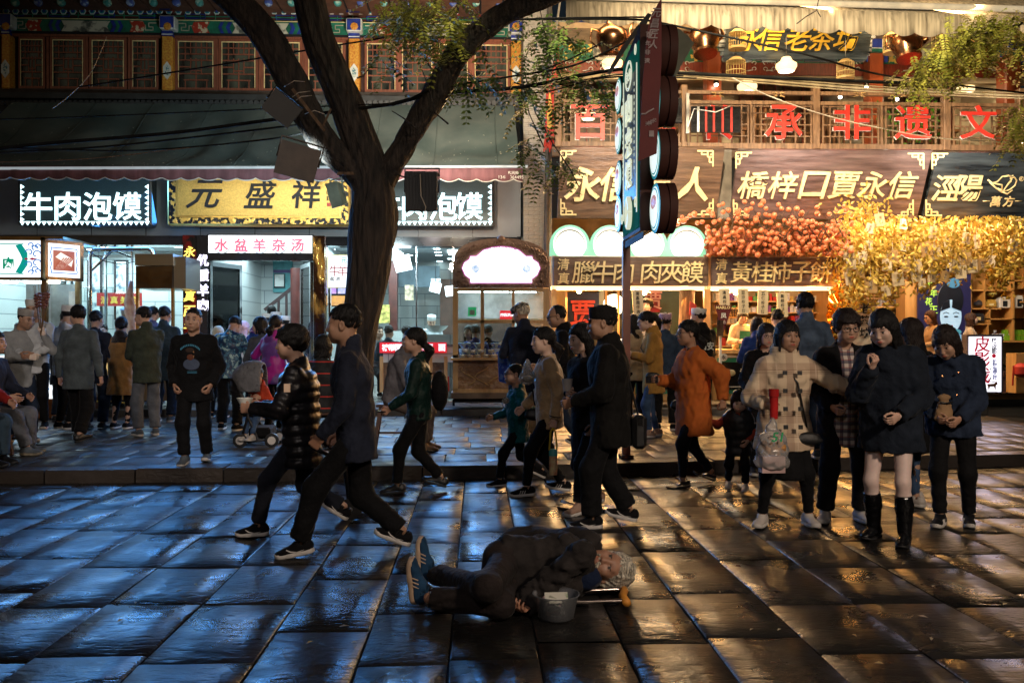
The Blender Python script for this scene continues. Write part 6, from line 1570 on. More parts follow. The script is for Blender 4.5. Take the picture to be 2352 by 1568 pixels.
light('AREA',P(2262,850,Y-.1),P(2262,1000,Y-3),5,(.85,.75,1),.5,.8)
t=thing('tea_bench','dark wooden bench with cushions in front of the tea shop wall','bench',P(2325,905,16.5));pb('seat',2306,856,2352,868,16.3,.5,BRN,t);pb('leg',2310,868,2316,905,16.35,.1,BRN,t);pb('leg',2336,868,2342,905,16.35,.1,BRN,t)
t=thing('carved_post','pine post with red tassel lantern at the right edge','post',P(2345,905,15.5));pb('post',2334,812,2380,905,15.5,.3,WWARM,t);MB().lathe([(.05,-.12),(.13,-.06),(.13,.06),(.05,.12)],P(2345,850,15.3),16).build('lantern',REDP,t,smooth=True);MB().tube([P(2328,840,15.3),P(2326,885,15.3)],.015,6).build('tassel',REDP,t)
for ch,u in zip('西安印',(2292,2306,2308)):text(ch,P(u,850+(u==2308)*22,18.55),.26,INK,TS,bold=.01)
t=thing('plum_screen','pale painted board with plum branch and black characters behind the group of women','sign',P(2008,840,15.6));pb('board',2065-0-1,688,2066,690,15.6,.02,WHITEP,t)if 0 else pb('board',1950,686,2013,850,15.6,.03,M('plum_board',(.62,.55,.48),r=.7,var=.05),t)
for ch,v in zip('老茶坊',(708,736,764)):text(ch,P(1986,v,15.58),.18,INK,t)
m=MB();m.tube([P(1950,692,15.58),P(1962,700,15.58),P(1975,695,15.58)],.008,5);m.tube([P(1952,705,15.58),P(1960,715,15.58)],.006,5);m.build('printed_branch',BRN,t)
m=MB()
for i in range(9):m.ball(P(rg.uniform(1951,1976),rg.uniform(690,716),15.57),.012,6)
m.build('printed_blossom',REDP,t)
t=thing('gold_foil_panel','crumpled gold foil panel hanging under the golden tree','decoration',P(1935,760,15.7));m=MB();c=P(1938,725,15.7);k_=22
for i in range(k_):
    a0,a1=2*math.pi*i/k_,2*math.pi*(i+1)/k_;am=(a0+a1)/2
    f_=lambda a,r:Vector((r*.32*math.cos(a),0,r*.62*math.sin(a)))
    m.add([c,c+f_(a0,1),c+f_(am,1)-Vector((0,.10,0)),c+f_(a1,1)],[(0,1,2),(0,2,3)])
m.build('foil',M('gold_foil',(.75,.45,.08),r=.22,m=1,var=.1,bump=.4,bs=30),t)

t=thing('cream_awning','stained cream scalloped awning across the top of the tea house','awning',P(1900,40,14.6));YC=14.6
CRM=M('stained_cream',(.20,.16,.11),c2=(.66,.56,.40),r=.85,vs=3,st=(6,6,.35),lo=.28,hi=.6,bump=.2,bs=60,det=6)
valance('valance',1300,2480,2,24,48,78,YC,CRM,t,.075,.42);MB().tube([P(1330,-8,YC-.03),P(2500,26,YC-.03)],.05,10).build('front_bar',EM('cream_bar',(.85,.72,.5),.3),t,smooth=True)  # faint glow put into the bar, which is a plain pipe
m=MB();z0=Z(2,YC);m.add([(X(1300,YC),YC,z0),(X(2500,YC),YC,Z(26,YC)),(X(2500,YC),17.5,8.6),(X(1300,YC),17.5,8.7)],[(0,1,2,3)]);m.build('canopy',CRM,t)
COP=M('aged_copper',(.42,.20,.09),c2=(.22,.12,.07),r=.26,m=1,vs=2.5,bump=.2,bs=12)
def kettle(u,v,s,label,Y=15.2,tilt=12):
    t=thing('copper_kettle',label,'kettle',P(u,v,Y));T=Matrix.Translation(P(u,v,Y))@Matrix.Rotation(R(tilt),4,'X')@Matrix.Scale(s,4)
    MB().lathe([(.20,-.30),(.21,-.26),(.17,-.24),(.24,-.10),(.27,.02),(.25,.12),(.15,.20),(.10,.23),(.085,.34),(.10,.40),(.09,.41),(0,.43)],(0,0,0),28,T=T).build('pot',COP,t,smooth=True)
    MB().tube([T@Vector(p)for p in((.20,-.05,-.05),(.30,-.08,.02),(.30,-.06,.14),(.34,-.04,.26))],[.05*s,.04*s,.03*s,.022*s],10).build('spout',COP,t,smooth='all')
    MB().tube([T@Vector(p)for p in((-.2,0,.1),(-.34,0,.14),(-.36,0,-.05),(-.24,0,-.15))],.018*s,8).build('handle',COP,t,smooth='all');MB().tube([T@Vector((0,0,.42)),T@Vector((0,0,.9))],.006,5).build('cord',DKM,t)
kettle(1405,88,1.0,'leftmost copper kettle hanging left of the upright banner');kettle(1618,90,.98,'copper kettle hanging right beside the tilted metal shade',tilt=-16);kettle(2083,100,1.0,'dark copper kettle hanging right of the yellow lettered plank',tilt=-16);kettle(2252,100,.95,'copper kettle hidden behind the leafy branch at right',tilt=-16)
BAM=M('bamboo',(.50,.34,.12),r=.5,var=.2)
def cage(u,v,s,label,Y=15.4):
    t=thing('bird_cage',label,'bird cage',P(u,v,Y));c=P(u,v,Y);m=MB()
    for a in np.linspace(0,2*math.pi,22)[:-1]:m.tube([c+Vector((s*.16*math.cos(a),s*.16*math.sin(a),z*s))for z in(-.15,.12)],.0035,4)
    m.build('cage_bar',BAM,t);m=MB()
    for z in(-.15,-.05,.12):m.tube([c+Vector((s*.16*math.cos(a),s*.16*math.sin(a),z*s))for a in np.linspace(0,2*math.pi,22)],.009,5)
    m.lathe([(.16*s,.12*s),(.08*s,.19*s),(0,.2*s)],c,20,cap=False);m.build('hoop',BAM,t,smooth='all');MB().lathe([(.165*s,-.18*s),(.165*s,-.15*s),(0,-.15*s)],c,20).build('base',BAM,t);MB().tube([c+Vector((0,0,.2*s)),c+Vector((0,0,.7))],.004,4).build('string',DKM,t)
for a in((1690,158,1.0,'round bird cage under the left end of the tea plank'),(1694,92,.9,'small bird cage hanging in front of the first yellow character'),(1942,160,.9,'bird cage hanging left of the red column'),(2050,100,.95,'bird cage hanging left of the dark kettle'),(2162,97,.95,'bird cage hanging right of the dark kettle')):cage(*a)
def pend(u,v,s,label,Y=15.8):
    t=thing('bamboo_lamp',label,'lamp',P(u,v,Y));c=P(u,v,Y)
    MB().lathe([(.07*s,.14*s),(.10*s,.08*s),(.17*s,.03*s),(.17*s,-.02*s),(.13*s,-.09*s)],c,20,cap=False).build('shade',EM('lamp_shade_warm',(1.0,.72,.35),1.5),t,smooth=True);MB().lathe([(.125*s,-.09*s),(0,-.10*s)],c,16).build('diffuser',EM('bulb_warm2',(1.0,.85,.55),6),t);MB().tube([c,c+Vector((0,0,.5))],.005,4).build('cord',DKM,t)
pend(1806,152,1.05,'glowing bamboo lamp under the tea plank',15.6);pend(1716,200,1.1,'glowing tiered lamp on the balcony left of centre',17.2);pend(2218-0,195,1.2,'glowing lamp on the balcony behind leaves at right',18.0)if 0 else None;pend(1484,262,1.3,'lamp glowing behind the railing beside the upright sign',17.5)if 0 else pend(1351,265,.9,'lamp glowing through the first red character',17.5)
pend(2218,205,1.0,'bamboo lamp on the balcony right of the red column',17.6);pend(1406,146,1.1,'bright lamp under the eave left of the upright sign',16.2)
for i,(u,v)in enumerate(((1645,192),(1990,198),(1360,210),(1930,220),(2060,225))):
    t=thing('spot_bulb',['small spotlight on the left red column','small spotlight on the middle red column','small spotlight at left end of balcony','small ceiling light on the balcony','small oval ceiling light by the plants'][i],'lamp',P(u,v,16.8));MB().lathe([(.04,.08),(.05,0),(.045,-.01)],P(u,v,16.8),12).build('can',DKM,t);MB().ball(P(u,v+3,16.8),.035,10).build('bulb',EM('bulb_white',(1,.9,.75),20),t)

FUR=M('tea_furniture',(.16,.06,.02),c2=(.30,.14,.05),r=.4,vs=4)
for i,(u,lb)in enumerate(((1500,'tea table and chair behind the railing near the upright sign'),(1760,'tea table behind the red characters left of the middle column'),(1925,'shelf of wooden tea ware behind the third red character'),(2120,'red chair and tea table behind the railing at right'))):
    t=thing('tea_table',lb,'table',(X(u,18),18,zfl));x_=X(u,18)
    box('top',(x_-.6,17.7,zfl+.72),(x_+.6,18.4,zfl+.77),FUR,t)
    for sx in(-.55,.5):
        box('leg',(x_+sx,17.8,zfl),(x_+sx+.06,17.9,zfl+.72),FUR,t)
    for k in range(5):box('chair_slat',(x_-.5+k*.1,17.5,zfl+.4),(x_-.46+k*.1,17.54,zfl+1.1),FUR,t)
t=thing('potted_plant','bright green leafy plant behind the railing right of centre','plant',(X(2095,17),17,zfl));m=MB()
for i in range(260):
    c=Vector((X(2095,17)+rg.gauss(0,.35),17+rg.gauss(0,.15),zfl+.75+rg.gauss(0,.22)));a=rg.uniform(0,6.28);s=rg.uniform(.03,.06);d=Vector((math.cos(a),rg.uniform(-.4,.4),math.sin(a)))*s;e=d.cross(Vector((0,1,0))).normalized()*s*.4
    m.add([c-d,c+e,c+d,c-e],[(0,1,2,3)])
m.build('leaves',M('plant_green',(.05,.22,.01),c2=(.15,.35,.02),r=.5,bump=0),t,kind='stuff');MB().lathe([(.15,0),(.2,.3)],(X(2095,17),17,zfl),14).build('pot',DKM,t)

def LA(u,v,Y,tu,tv,tY,e,c,s,sy):return light('AREA',P(u,v,Y),P(tu,tv,tY),e,c,s,sy)
for u,e in((1380,60),(1560,60),(1760,75)):LA(u,668,16.4,u,900,14.8,e,WRM,1.4,.3)
for u,e in((1420,190),(1780,210)):LA(u,668,15.9,u,1000,12.0,e,(1.0,.44,.10),2.4,.5)
LA(2150,560,16.8,2150,800,18.5,50,NEU,3.0,.6);LA(2100,560,16.2,2050,1000,12.5,150,(1.0,.50,.16),3.0,.5)
LA(1446,560,15.6,1440,900,9,28,(1.0,.85,.6),2.4,.5)

for u in(1460,1890,2250):light('AREA',P(u,330,14.3),P(u,430,15.7),50,(1.0,.84,.70),1.6,.15)
for u in(1440,1780,2120):light('AREA',P(u,20,14.9),P(u,200,17.2),45,(1.0,.70,.36),1.8,.3)
for u in(1400,1720,2050,2300):light('AREA',P(u,150,18.6),P(u,330,18.2),48,(1.0,.74,.42),1.5,1.0)
for u in(1700,2100):light('AREA',P(u,520,14.1),P(u,575,15.4),8,(1.0,.78,.45),1.8,.15)

light('SPOT',P(1010,250,11.3),P(1000,160,17.6),1200,(1.0,.86,.66),.12,ang=70,blend=.9)  # unseen spots behind limb and flood housings, lighting the upper floors
light('SPOT',P(700,365,10.7),P(760,320,17.0),420,(.75,.95,1.0),.12,ang=85,blend=.9)
light('SPOT',P(985,440,11.1),P(1080,300,16.5),480,(1.0,.72,.5),.12,ang=60,blend=.9)
light('SPOT',P(1650,-260,9.5),P(1850,170,15.8),2400,(1.0,.80,.52),.15,ang=85,blend=.9)  # unseen lamps above the frame for the tea house and leaves
light('SPOT',P(1250,-200,10.2),P(1290,180,12),260,(1.0,.85,.6),.15,ang=80,blend=.9)
light('SPOT',P(1120,-120,9.4),P(985,40,10.5),42,(1.0,.9,.6),.1,ang=70,blend=.9)
light('SPOT',P(2100,-200,11),P(2230,110,12.4),130,(1.0,.9,.55),.1,ang=90,blend=.9)
for u,e in((1420,75),(2030,70),(2240,60)):light('AREA',P(u,512,15.1),P(u-60,1000,8.5),e,(1.0,.58,.24),2.0,.25)  # rim lamps added at eave height to edge-light the walkers
# ================================================================== the big tree
BARK=M('bark_dark',(.008,.006,.005),c2=(.048,.034,.026),r=.85,vs=5,bump=1,bs=9,st=(3.5,3.5,.5),bd=.05,det=7)
TR=thing('street_tree','big dark pagoda tree with three leaning limbs in front of the noodle shop','tree',(X(815,11.2),11.2,ZP))
def limb(pts,rads,name,n=44,seed=0,step=.03):
    """pts: world points; smooth spline resample, deep bark ridges as geometry"""
    pts=[np.array(p,float)for p in pts];out=[];rs=[]
    for i in range(len(pts)-1):
        p0,p1,p2,p3=pts[max(i-1,0)],pts[i],pts[i+1],pts[min(i+2,len(pts)-1)];k=max(2,int(np.linalg.norm(p2-p1)/step))
        for j in range(k):
            t_=j/k;out.append(.5*((2*p1)+(p2-p0)*t_+(2*p0-5*p1+4*p2-p3)*t_*t_+(3*p1-p0-3*p2+p3)*t_**3));rs.append(rads[i]+(rads[i+1]-rads[i])*t_)
    out.append(pts[-1]);rs.append(rads[-1]);out=np.array(out);N=len(out);V=[];x=np.array((1.,0,0))
    for i in range(N):
        d=nrm(out[min(i+1,N-1)]-out[max(i-1,0)]);x=nrm(x-d*(x@d));y=np.cross(d,x);s=i*step
        a=np.linspace(0,2*math.pi,n,endpoint=False)
        q=np.stack([np.cos(a)*1.0,np.sin(a)*1.0,np.full(n,s*.9)],1)
        rid=np.sin(a*11+1.6*np.sin(s*2.3+a*2)+seed)*.5+np.sin(a*19+2*np.sin(s*3.7+a)+seed*2)*.35+.5*wob(q*np.array((7,7,9)),1,seed)
        r=rs[i]*(1+.13*rid*(.14/max(rs[i],.1))+.07*wob(q,1.7,seed+4))
        V.append(out[i]+np.outer(np.cos(a)*r,x)+np.outer(np.sin(a)*r,y))
    V=np.vstack(V);F=[]
    i,j=np.meshgrid(np.arange(N-1),np.arange(n),indexing='ij');j2=(j+1)%n
    F=np.stack([i*n+j,i*n+j2,(i+1)*n+j2,(i+1)*n+j],-1).reshape(-1,4)
    V=V-np.array(WM[TR].translation);return link(name,npmesh(name,V,F),BARK,TR)
Yt=11.2
limb([P(800,1035,Yt),P(802,1010,Yt),P(806,900,Yt),P(818,780,Yt),P(842,660,Yt),P(852,560,Yt),P(858,480,Yt),P(850,400,Yt),P(822,310,11.1),P(778,200,11.0),P(732,90,10.9),P(706,-20,10.8),P(700,-90,10.7)],[.36,.27,.235,.225,.235,.27,.285,.23,.20,.185,.18,.175,.17],'trunk',60,1)
limb([P(862,470,Yt+.02),P(884,410,Yt),P(918,350,Yt-.1),P(965,270,11.0),P(1008,205,10.9),P(1035,150,10.8),P(1090,85,10.6),P(1165,30,10.4),P(1260,-10,10.2),P(1400,-60,10.0)],[.14,.145,.135,.14,.155,.13,.125,.12,.11,.09],'branch',40,5)
limb([P(848,450,Yt-.05),P(815,395,Yt-.05),P(748,330,11.0),P(700,250,10.9),P(655,160,10.8),P(600,70,10.7),P(535,0,10.6),P(450,-80,10.5)],[.16,.165,.17,.17,.175,.17,.165,.15],'branch',44,9)
m=MB()
for pts in(((1000,170),(985,150),(975,130)),((1035,200),(1060,195),(1080,200)),((1030,285),(1000,260),(985,200),(965,150)),((905,400),(940,410),(965,400)),((960,300),(925,270),(900,255)),((975,305),(930,312)),((690,210),(660,230),(640,240)),((820,180),(835,175),(850,155),(905,160))):
    MB().tube([P(u,v,10.7)for u,v in pts],[.012,.009,.006,.003][:len(pts)]if len(pts)>2 else .006,5).build('twig',BARK,TR,smooth='all')
LEAF=M('sophora_leaf',(.05,.11,.015),c2=(.15,.22,.035),r=.5,vs=2.5,bump=0);LEAFY=M('sophora_leaf_painted_lit',(.20,.22,.03),c2=(.42,.40,.07),r=.45,vs=2.5,bump=0)  # second leaf material is a brighter copy with lamplight painted into its colour
def sprays(name,spots,mat,parent,n,spread,droop=.7,Ls=(.25,.45),seed=1):
    """compound leaves: a drooping stem with paired leaflets"""
    rg=random.Random(seed);m=MB();tw=MB()
    for(u,v,Y,su,sv,cnt)in spots:
        for i in range(cnt):
            c=P(u+rg.gauss(0,su),v+rg.gauss(0,sv),Y+rg.gauss(0,.25));a=rg.uniform(0,6.28);L=rg.uniform(*Ls)
            d=Vector((math.cos(a),math.sin(a)*.8,-droop*rg.uniform(.2,1.6))).normalized();pts=[c+d*L*k/8+Vector((0,0,-.25*L*(k/8)**2))for k in range(9)]
            tw.tube(pts[::4],.0018,3,cap=False);sd=d.cross(Vector((0,0,1))).normalized()if abs(d.z)<.98 else Vector((1,0,0));nn=sd.cross(d)
            for k in range(1,9):
                for sg in(-1,1):
                    s=.052*rg.uniform(.8,1.2);o=pts[k];ld=(sd*sg+d*.5+nn*rg.uniform(-.5,.1)).normalized();w_=ld.cross(nn).normalized()*s*.34
                    m.add([o,o+ld*s*.55+w_,o+ld*s*1.3,o+ld*s*.55-w_],[(0,1,2,3)])
    m.build(name,mat,parent,kind='stuff');tw.build('leaf_stalk',BARK,parent)
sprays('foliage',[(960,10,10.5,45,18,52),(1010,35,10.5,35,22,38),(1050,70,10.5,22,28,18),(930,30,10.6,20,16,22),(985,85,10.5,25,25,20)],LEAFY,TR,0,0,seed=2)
sprays('foliage',[(1250,60,11.5,28,25,30),(1300,90,11.8,30,24,26),(1225,130,11.5,22,30,16),(1340,185,12,28,14,24),(1375,215,12,18,10,12),(1300,170,12,30,20,20),(1240,260,11.8,22,30,18),(1225,350,11.8,22,22,15),(1290,380,12,18,14,14),(1085,170,10.8,26,12,20),(880,130,10.8,12,25,8),(1205,200,11.6,20,20,12)],LEAF,TR,0,0,seed=3)
m=MB()
for pts in(((1200,150),(1230,260),(1270,330),(1310,390),(1330,430)),((1240,20),(1260,120),(1290,180),(1360,200)),((1200,180),(1215,260),(1250,340))):MB().tube([P(u,v,11.7)for u,v in pts],.008,5).build('twig',BARK,TR,smooth='all')
OB=thing('leafy_branch','bright yellow green leafy branch reaching in from the upper right corner','tree branch',P(2352,60,12.5))
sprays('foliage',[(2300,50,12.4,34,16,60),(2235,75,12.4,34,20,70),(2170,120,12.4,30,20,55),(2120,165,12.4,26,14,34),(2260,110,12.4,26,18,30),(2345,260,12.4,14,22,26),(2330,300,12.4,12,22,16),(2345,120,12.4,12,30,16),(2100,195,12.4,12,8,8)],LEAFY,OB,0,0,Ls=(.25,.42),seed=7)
MB().tube([P(u,v,12.5)for u,v in((2420,30),(2330,60),(2240,85),(2160,130),(2100,180))],[.03,.02,.015,.01,.004],6).build('stem',BARK,OB,smooth='all')
m=MB();m.tube([P(u,v,12)for u,v in((1880,0),(1875,25),(1850,40),(1830,55))],.008,5);m.tube([P(u,v,12)for u,v in((1875,22),(1885,40))],.006,5);m.build('bare_twig',BARK,OB)
# ================================================================== persimmon and golden trees on the stalls
PT_=thing('persimmon_branches','display branches crowded with orange persimmons over the plank boards','decoration',P(1780,585,15.3));rg=random.Random(11)
PER=M('persimmon',(.62,.13,.04),c2=(.82,.30,.14),r=.35,vs=5,bump=0);me_p=[]
for k in range(3):
    b=MB();b.ball((0,0,0),1,12,(1,1,.82+.08*k));me=b.mesh('persimmon',True);me.materials.append(PER);me_p.append(me)
pos=[];tries=0
while len(pos)<292 and tries<20000:
    tries+=1;u=rg.uniform(1535,1960);f_=(u-1535)/425
    top=520-45*math.sin(min(1,f_*2.2)*math.pi/2)+35*max(0,f_-.6)*2;v=rg.triangular(top-28,588,568)
    if u<1625 and v>515:continue
    p=P(u,v,15.0+rg.uniform(-.25,.35));s=rg.uniform(.035,.052)
    if all((p-q).length>(s+r_)*.92 for q,r_ in pos):pos.append((p,s))
m=MB()
for i,(p,s)in enumerate(pos):
    o=bpy.data.objects.new('persimmon',me_p[i%3]);COL.objects.link(o);o.parent=PT_;o.location=p-WM[PT_].translation;o.scale=(s,s,s);o.rotation_euler=(rg.uniform(-.5,.5),rg.uniform(-.5,.5),0)
    if i%3==0:q=p+Vector((rg.uniform(-.3,.3),.1,-rg.uniform(.05,.25)));m.tube([p+Vector((0,0,s)),p+Vector((0,.02,s+.03)),q],.005,4)if p.x>X(1650,15)else None
for k in range(30):
    x0=rg.uniform(1670,1940);m.tube([P(x0,585,15.3),P(x0+rg.uniform(-40,40),545,15.1),P(max(1625,x0+rg.uniform(-90,90)),rg.uniform(470,520),15.0)],[.02,.013,.005],5)
m.build('branch',BARK2,PT_,smooth='all');m=MB()
for i in range(1700):
    u=rg.uniform(1620,1990);c=P(u,rg.triangular(520,588,580),15.3+rg.uniform(-.1,.4));a=rg.uniform(0,6.28);s=rg.uniform(.03,.055);d=Vector((math.cos(a),rg.uniform(-.5,.5),math.sin(a)))*s;e=d.cross(Vector((rg.uniform(-.5,.5),1,0))).normalized()*s*.5;m.add([c-d,c+e,c+d,c-e],[(0,1,2,3)])
m.build('autumn_leaves',M('autumn_leaf',(.30,.05,.02),c2=(.50,.16,.03),r=.5,vs=3,bump=0),PT_,kind='stuff')
GT=thing('golden_tree','artificial golden leaved tree spreading over the tea shop front','tree',P(2100,560,15.4));m=MB()
spots=[(1985,485,28,22,200),(1990,560,40,30,700),(2060,555,50,32,800),(2060,600,50,20,500),(2150,560,60,30,900),(2240,550,50,28,800),(2320,545,40,35,700),(2280,600,45,22,450),(1960,610,20,30,380),(1975,660,26,25,350),(2030,640,26,22,260),(2130,615,40,18,420),(1945,700,14,30,160),(2300,640,14,22,80),(2120,655,16,12,60),(2040,690,10,18,60)]
for u,v,su,sv,n_ in spots:
    for i in range(int(n_*1.25)):
        vv=v+rg.gauss(0,sv)
        if vv<498 and u>2010:vv=498+rg.uniform(0,25)
        c=P(u+rg.gauss(0,su),vv,15.3+rg.gauss(0,.28));a=rg.uniform(0,6.28);s=rg.uniform(.03,.055);d=Vector((math.cos(a),rg.uniform(-.6,.6),math.sin(a)))*s;e=d.cross(Vector((rg.uniform(-.6,.6),1,0))).normalized()*s*.52;k=e.cross(d).normalized()*s*.15
        m.add([c-d,c+e+k,c+d,c-e+k],[(0,1,2),(0,2,3)])
GLF=M('golden_leaf',(.30,.18,.018),c2=(.66,.46,.085),r=.35,vs=6,bump=0,m=.1,lo=.4,hi=.6);m.build('golden_leaves',GLF,GT,kind='stuff');m=MB()
for pts in(((1935,740),(1950,690),(1975,640),(2010,590),(2050,530)),((1975,640),(2050,600),(2130,570),(2230,540)),((2010,590),(1990,540),(1985,480)),((2130,570),(2200,580),(2290,560),(2360,550)),((1950,690),(1925,610),(1935,560)),((2060,620),(2150,620),(2260,600)),((2050,530),(2070,505),(2095,495))):m.tube([P(u,v,15.4)for u,v in pts],[.045,.04,.03,.02,.012][:len(pts)],7)
m.build('branch',BARK2,GT,smooth='all')
TAGM=[M('pale_wood_tag',(.62,.50,.33),r=.6,var=.12),M('brown_wood_tag',(.42,.26,.10),r=.6,var=.12)]
tags=sorted([(2021,505,1),(2075,515,.8),(1999,525,.8),(2143,535,.9),(2220,545,1.05),(2245,555,1.05),(2078,565,.8),(2127,572,1.1),(2145,580,1.1),(1949,580,1),(1980,592,1),(1955,605,.9),(2051,590,1),(2038,608,.9),(2078,610,.95),(2105,613,1.05),(2215,592,1.1),(2192,612,1),(1946,622,.8),(1976,625,.85),(2035,668,.8),(2000,655,1.2),(2140,633,1),(2170,635,.8),(2207,625,1),(2232,612,1),(2255,608,1),(1949,640,1),(2062,640,1.1),(2103,632,1),(2327,565,.95),(1995,565,.8),(2175,560,.8),(2275,600,.9),(2118,650,.7)])
for i,(u,v,s)in enumerate(tags):
    t=thing('wooden_tag','small wooden wish tag, %s from the left on the golden tree'%ORD[i],'tag',P(u,v,14.9),0,'wooden wish tags on the golden tree');T=Matrix.Translation(P(u,v,14.95))@Matrix.Rotation(R(rg.uniform(-14,14)),4,'Y')@Matrix.Rotation(R(rg.uniform(-45,45)),4,'Z')
    MB().box((-.085*s,-.02,-.11*s),(.085*s,.02,.11*s),T).build('block',TAGM[i%4==0],t);MB().tube([T@Vector((0,0,.11*s)),T@Vector((0,0,.24*s))],.003,4).build('string',WHITEP,t)
    MB().box((-.022*s,-.024,-.06*s),(.022*s,-.019,.06*s),T).build('ink_mark',M('ink_mark',(.12,.08,.05),c2=(.5,.4,.28),r=.7,vs=60,bump=0),t)
# ================================================================== upright sign on its post
US=thing('upright_sign','tall double-sided green and black light box sign on a brown post','sign',(X(1437,9.9),9.9,ZP))
SBR=M('sign_brown',(.07,.028,.022),r=.65,spec=.2,var=.1,bump=.05)
A=Vector((X(1431,9.95),9.95,0));B=Vector((X(1470,9.0),9.0,0));d=(B-A).normalized();nl=Vector((d.y,-d.x,0));nl=nl if nl.x<0 else-nl
zb,zt=Z(552,9.95),Z(112,9.5);L=(B-A).length
def sp(a,z,o):p=A+d*a+nl*o;return Vector((p.x,p.y,z))
m=MB();m.add([sp(0,zb,0),sp(L,zb,0),sp(L,zt+.1,0),sp(0,zt-.02,0),sp(0,zb,-.14),sp(L,zb,-.14),sp(L,zt+.1,-.14),sp(0,zt-.02,-.14)],[(0,1,2,3),(7,6,5,4),(0,4,5,1),(1,5,6,2),(2,6,7,3),(3,7,4,0)]);m.build('case',SBR,US)
def spanel(nm,a0,a1,z0,z1,o,mat):m=MB();m.add([sp(a0,z0,o),sp(a1,z0,o),sp(a1,z1,o),sp(a0,z1,o),sp(a0,z0,o-.01),sp(a1,z0,o-.01),sp(a1,z1,o-.01),sp(a0,z1,o-.01)],[(0,1,2,3),(7,6,5,4),(0,4,5,1),(1,5,6,2),(2,6,7,3),(3,7,4,0)]);return m.build(nm,mat,US)
spanel('green_face',.03,L-.03,zb+.04,zt-.05,.008,EM('sign_green',(.005,.16,.11),.22));[setattr(MATS['sign_green'].node_tree.nodes['Principled BSDF'].inputs[k_],'default_value',v_)for k_,v_ in(('Roughness',.9),('Specular IOR Level',.05))];spanel('black_field',.15,L-.15,zb+.35,zt-.3,.016,EM('sign_black',(.01,.015,.018),.25))
PALE=EM('sign_pale',(.85,.9,.68),.6)
for a in(.10,L-.11):spanel('border_line',a,a+.012,zb+.2,zt-.25,.02,PALE)
for ch,z in zip('肉夹馍',(zb+1.32,zb+.98,zb+.64)):text(ch,sp(L/2,z,.03),.30,PALE,US,face=nl,w_=.34,bold=.03,ext=.03)
m=MB();c=sp(L/2,zt-.28,.03)
for r_ in(.13,.15):m.tube([c+d*r_*1.2*math.cos(a)+Vector((0,0,r_*math.sin(a)))for a in np.linspace(0,6.28,20)],.006,5)
for a_,z_ in((.10,zb+.22),(L-.1,zb+.30),(.1,zt-.55),(L-.1,zt-.12)):m.tube([sp(a_,z_,.03)+d*.04*math.cos(a)+Vector((0,0,.05*math.sin(a)))for a in np.linspace(0,6.28,14)],.006,5)
m.tube([sp(L/2,zb+.24,.03)+d*.09*math.cos(a)+Vector((0,0,.15*math.sin(a)))for a in np.linspace(0,6.28,20)],.03,5);m.build('emblem',PALE,US,smooth='all')
text('永信',c,.12,PALE,US,face=nl,bold=.02)
for a_ in(.12,L-.13):
    for k in range(14):text('百年清真老字号腊牛肉夹馍名店'[k],sp(a_+.03*(1 if a_<.3 else-1),zb+1.5-k*.065,.03),.035,PALE,US,face=nl,bold=.02)
DISC=EM('disc_white',(.85,.92,.85),.8);DTE=EM('disc_teal',(.01,.30,.26),.4);DPK=EM('disc_pink',(.6,.22,.22),.55,c2=(.8,.45,.4),vs=30)
def disc(a,z,r,o0,th,nm='round_plate'):
    c=sp(a,z,o0);x,y_,zz=d,Vector((0,0,1)),nl;T=Matrix(((x.x,0,nl.x,c.x),(x.y,0,nl.y,c.y),(0,1,0,c.z),(0,0,0,1)))
    MB().lathe([(r,-th),(r,-th*.56),(r*.93,-th*.54),(r*.93,-th*.46),(r,-th*.44),(r,0)],(0,0,0),40,T=T).build(nm,SBR,US,smooth=True)
    for k,(rr_,mt)in enumerate(((.98,DTE),(.86,DISC),(.80,DTE),(.74,DISC))):MB().lathe([(r*rr_,0),(0,.001)],(0,0,.003+.004*k),36,T=T).build('plate_ring',mt,US)
    MB().ball((0,0,0),r*.55,12,(1,.6,.12))and MB().lathe([(r*.5,0),(r*.3,.01),(0,.014)],(0,r*.25,.018),16,T=T,sy=.55).build('food_print',DPK,US)
for v in(117,234,354,478):
    zc_=Z(v,8.8);disc(L+.24,zc_,.245,-.10,.17)
for v in(217,310,408,490):disc(-.12,Z(v,10.05),.20,.03,.14)
spanel('bracket',.1,L+.15,zb-.09,zb-.02,.0,M('sign_blue_black',(.02,.03,.045),r=.7,spec=.2))
pole=MB();pole.box((X(1430,9.9),9.87,ZP),(X(1447,9.9),9.95,zb-.0));pole.build('post',M('post_brown',(.22,.065,.035),r=.4,var=.15),US);box('post_foot',(X(1424,9.9),9.82,ZP),(X(1453,9.9),10.0,ZP+.04),SBR,US)
t=thing('street_banner','dark red vertical cloth banner with pale writing in front of the upright sign','banner',P(1490,370,8.35));Y=8.35
BAN=M('banner_maroon',(.14,.02,.02),r=.7,var=.15,vs=3,bump=.2,bs=60);pts=[(1496,30),(1519,-10),(1519,140),(1513,260),(1508,350),(1466,368),(1468,330),(1476,180),(1488,60)]
m=MB();poly(m,pts[::-1],Y,.012);m.build('cloth',BAN,t)
LTX=M('banner_print',(.42,.34,.34),r=.7,bump=0)
for i,ch in enumerate('元昌匠人'):text(ch,P(1506-i*2.4,30+i*24,Y-.008),.085,LTX,t,shear=.2)
for i,ch in enumerate('百年非遗'):text(ch,P(1490-i*1.2,80+i*20,Y-.008),.05,LTX,t)
for i,ch in enumerate('天福饮记'):text(ch,P(1487+i*5.5,285-i*3,Y-.008),.035,LTX,t)
m=MB();m.tube([P(1473,262,Y-.012),P(1482,262,Y-.012),P(1490,256,Y-.012),P(1502,250,Y-.012)],.007,5);m.build('printed_swash',LTX,t);box('printed_stamp',(X(1490,Y),Y-.012,Z(312,Y)),(X(1501,Y),Y,Z(298,Y)),LTX,t)
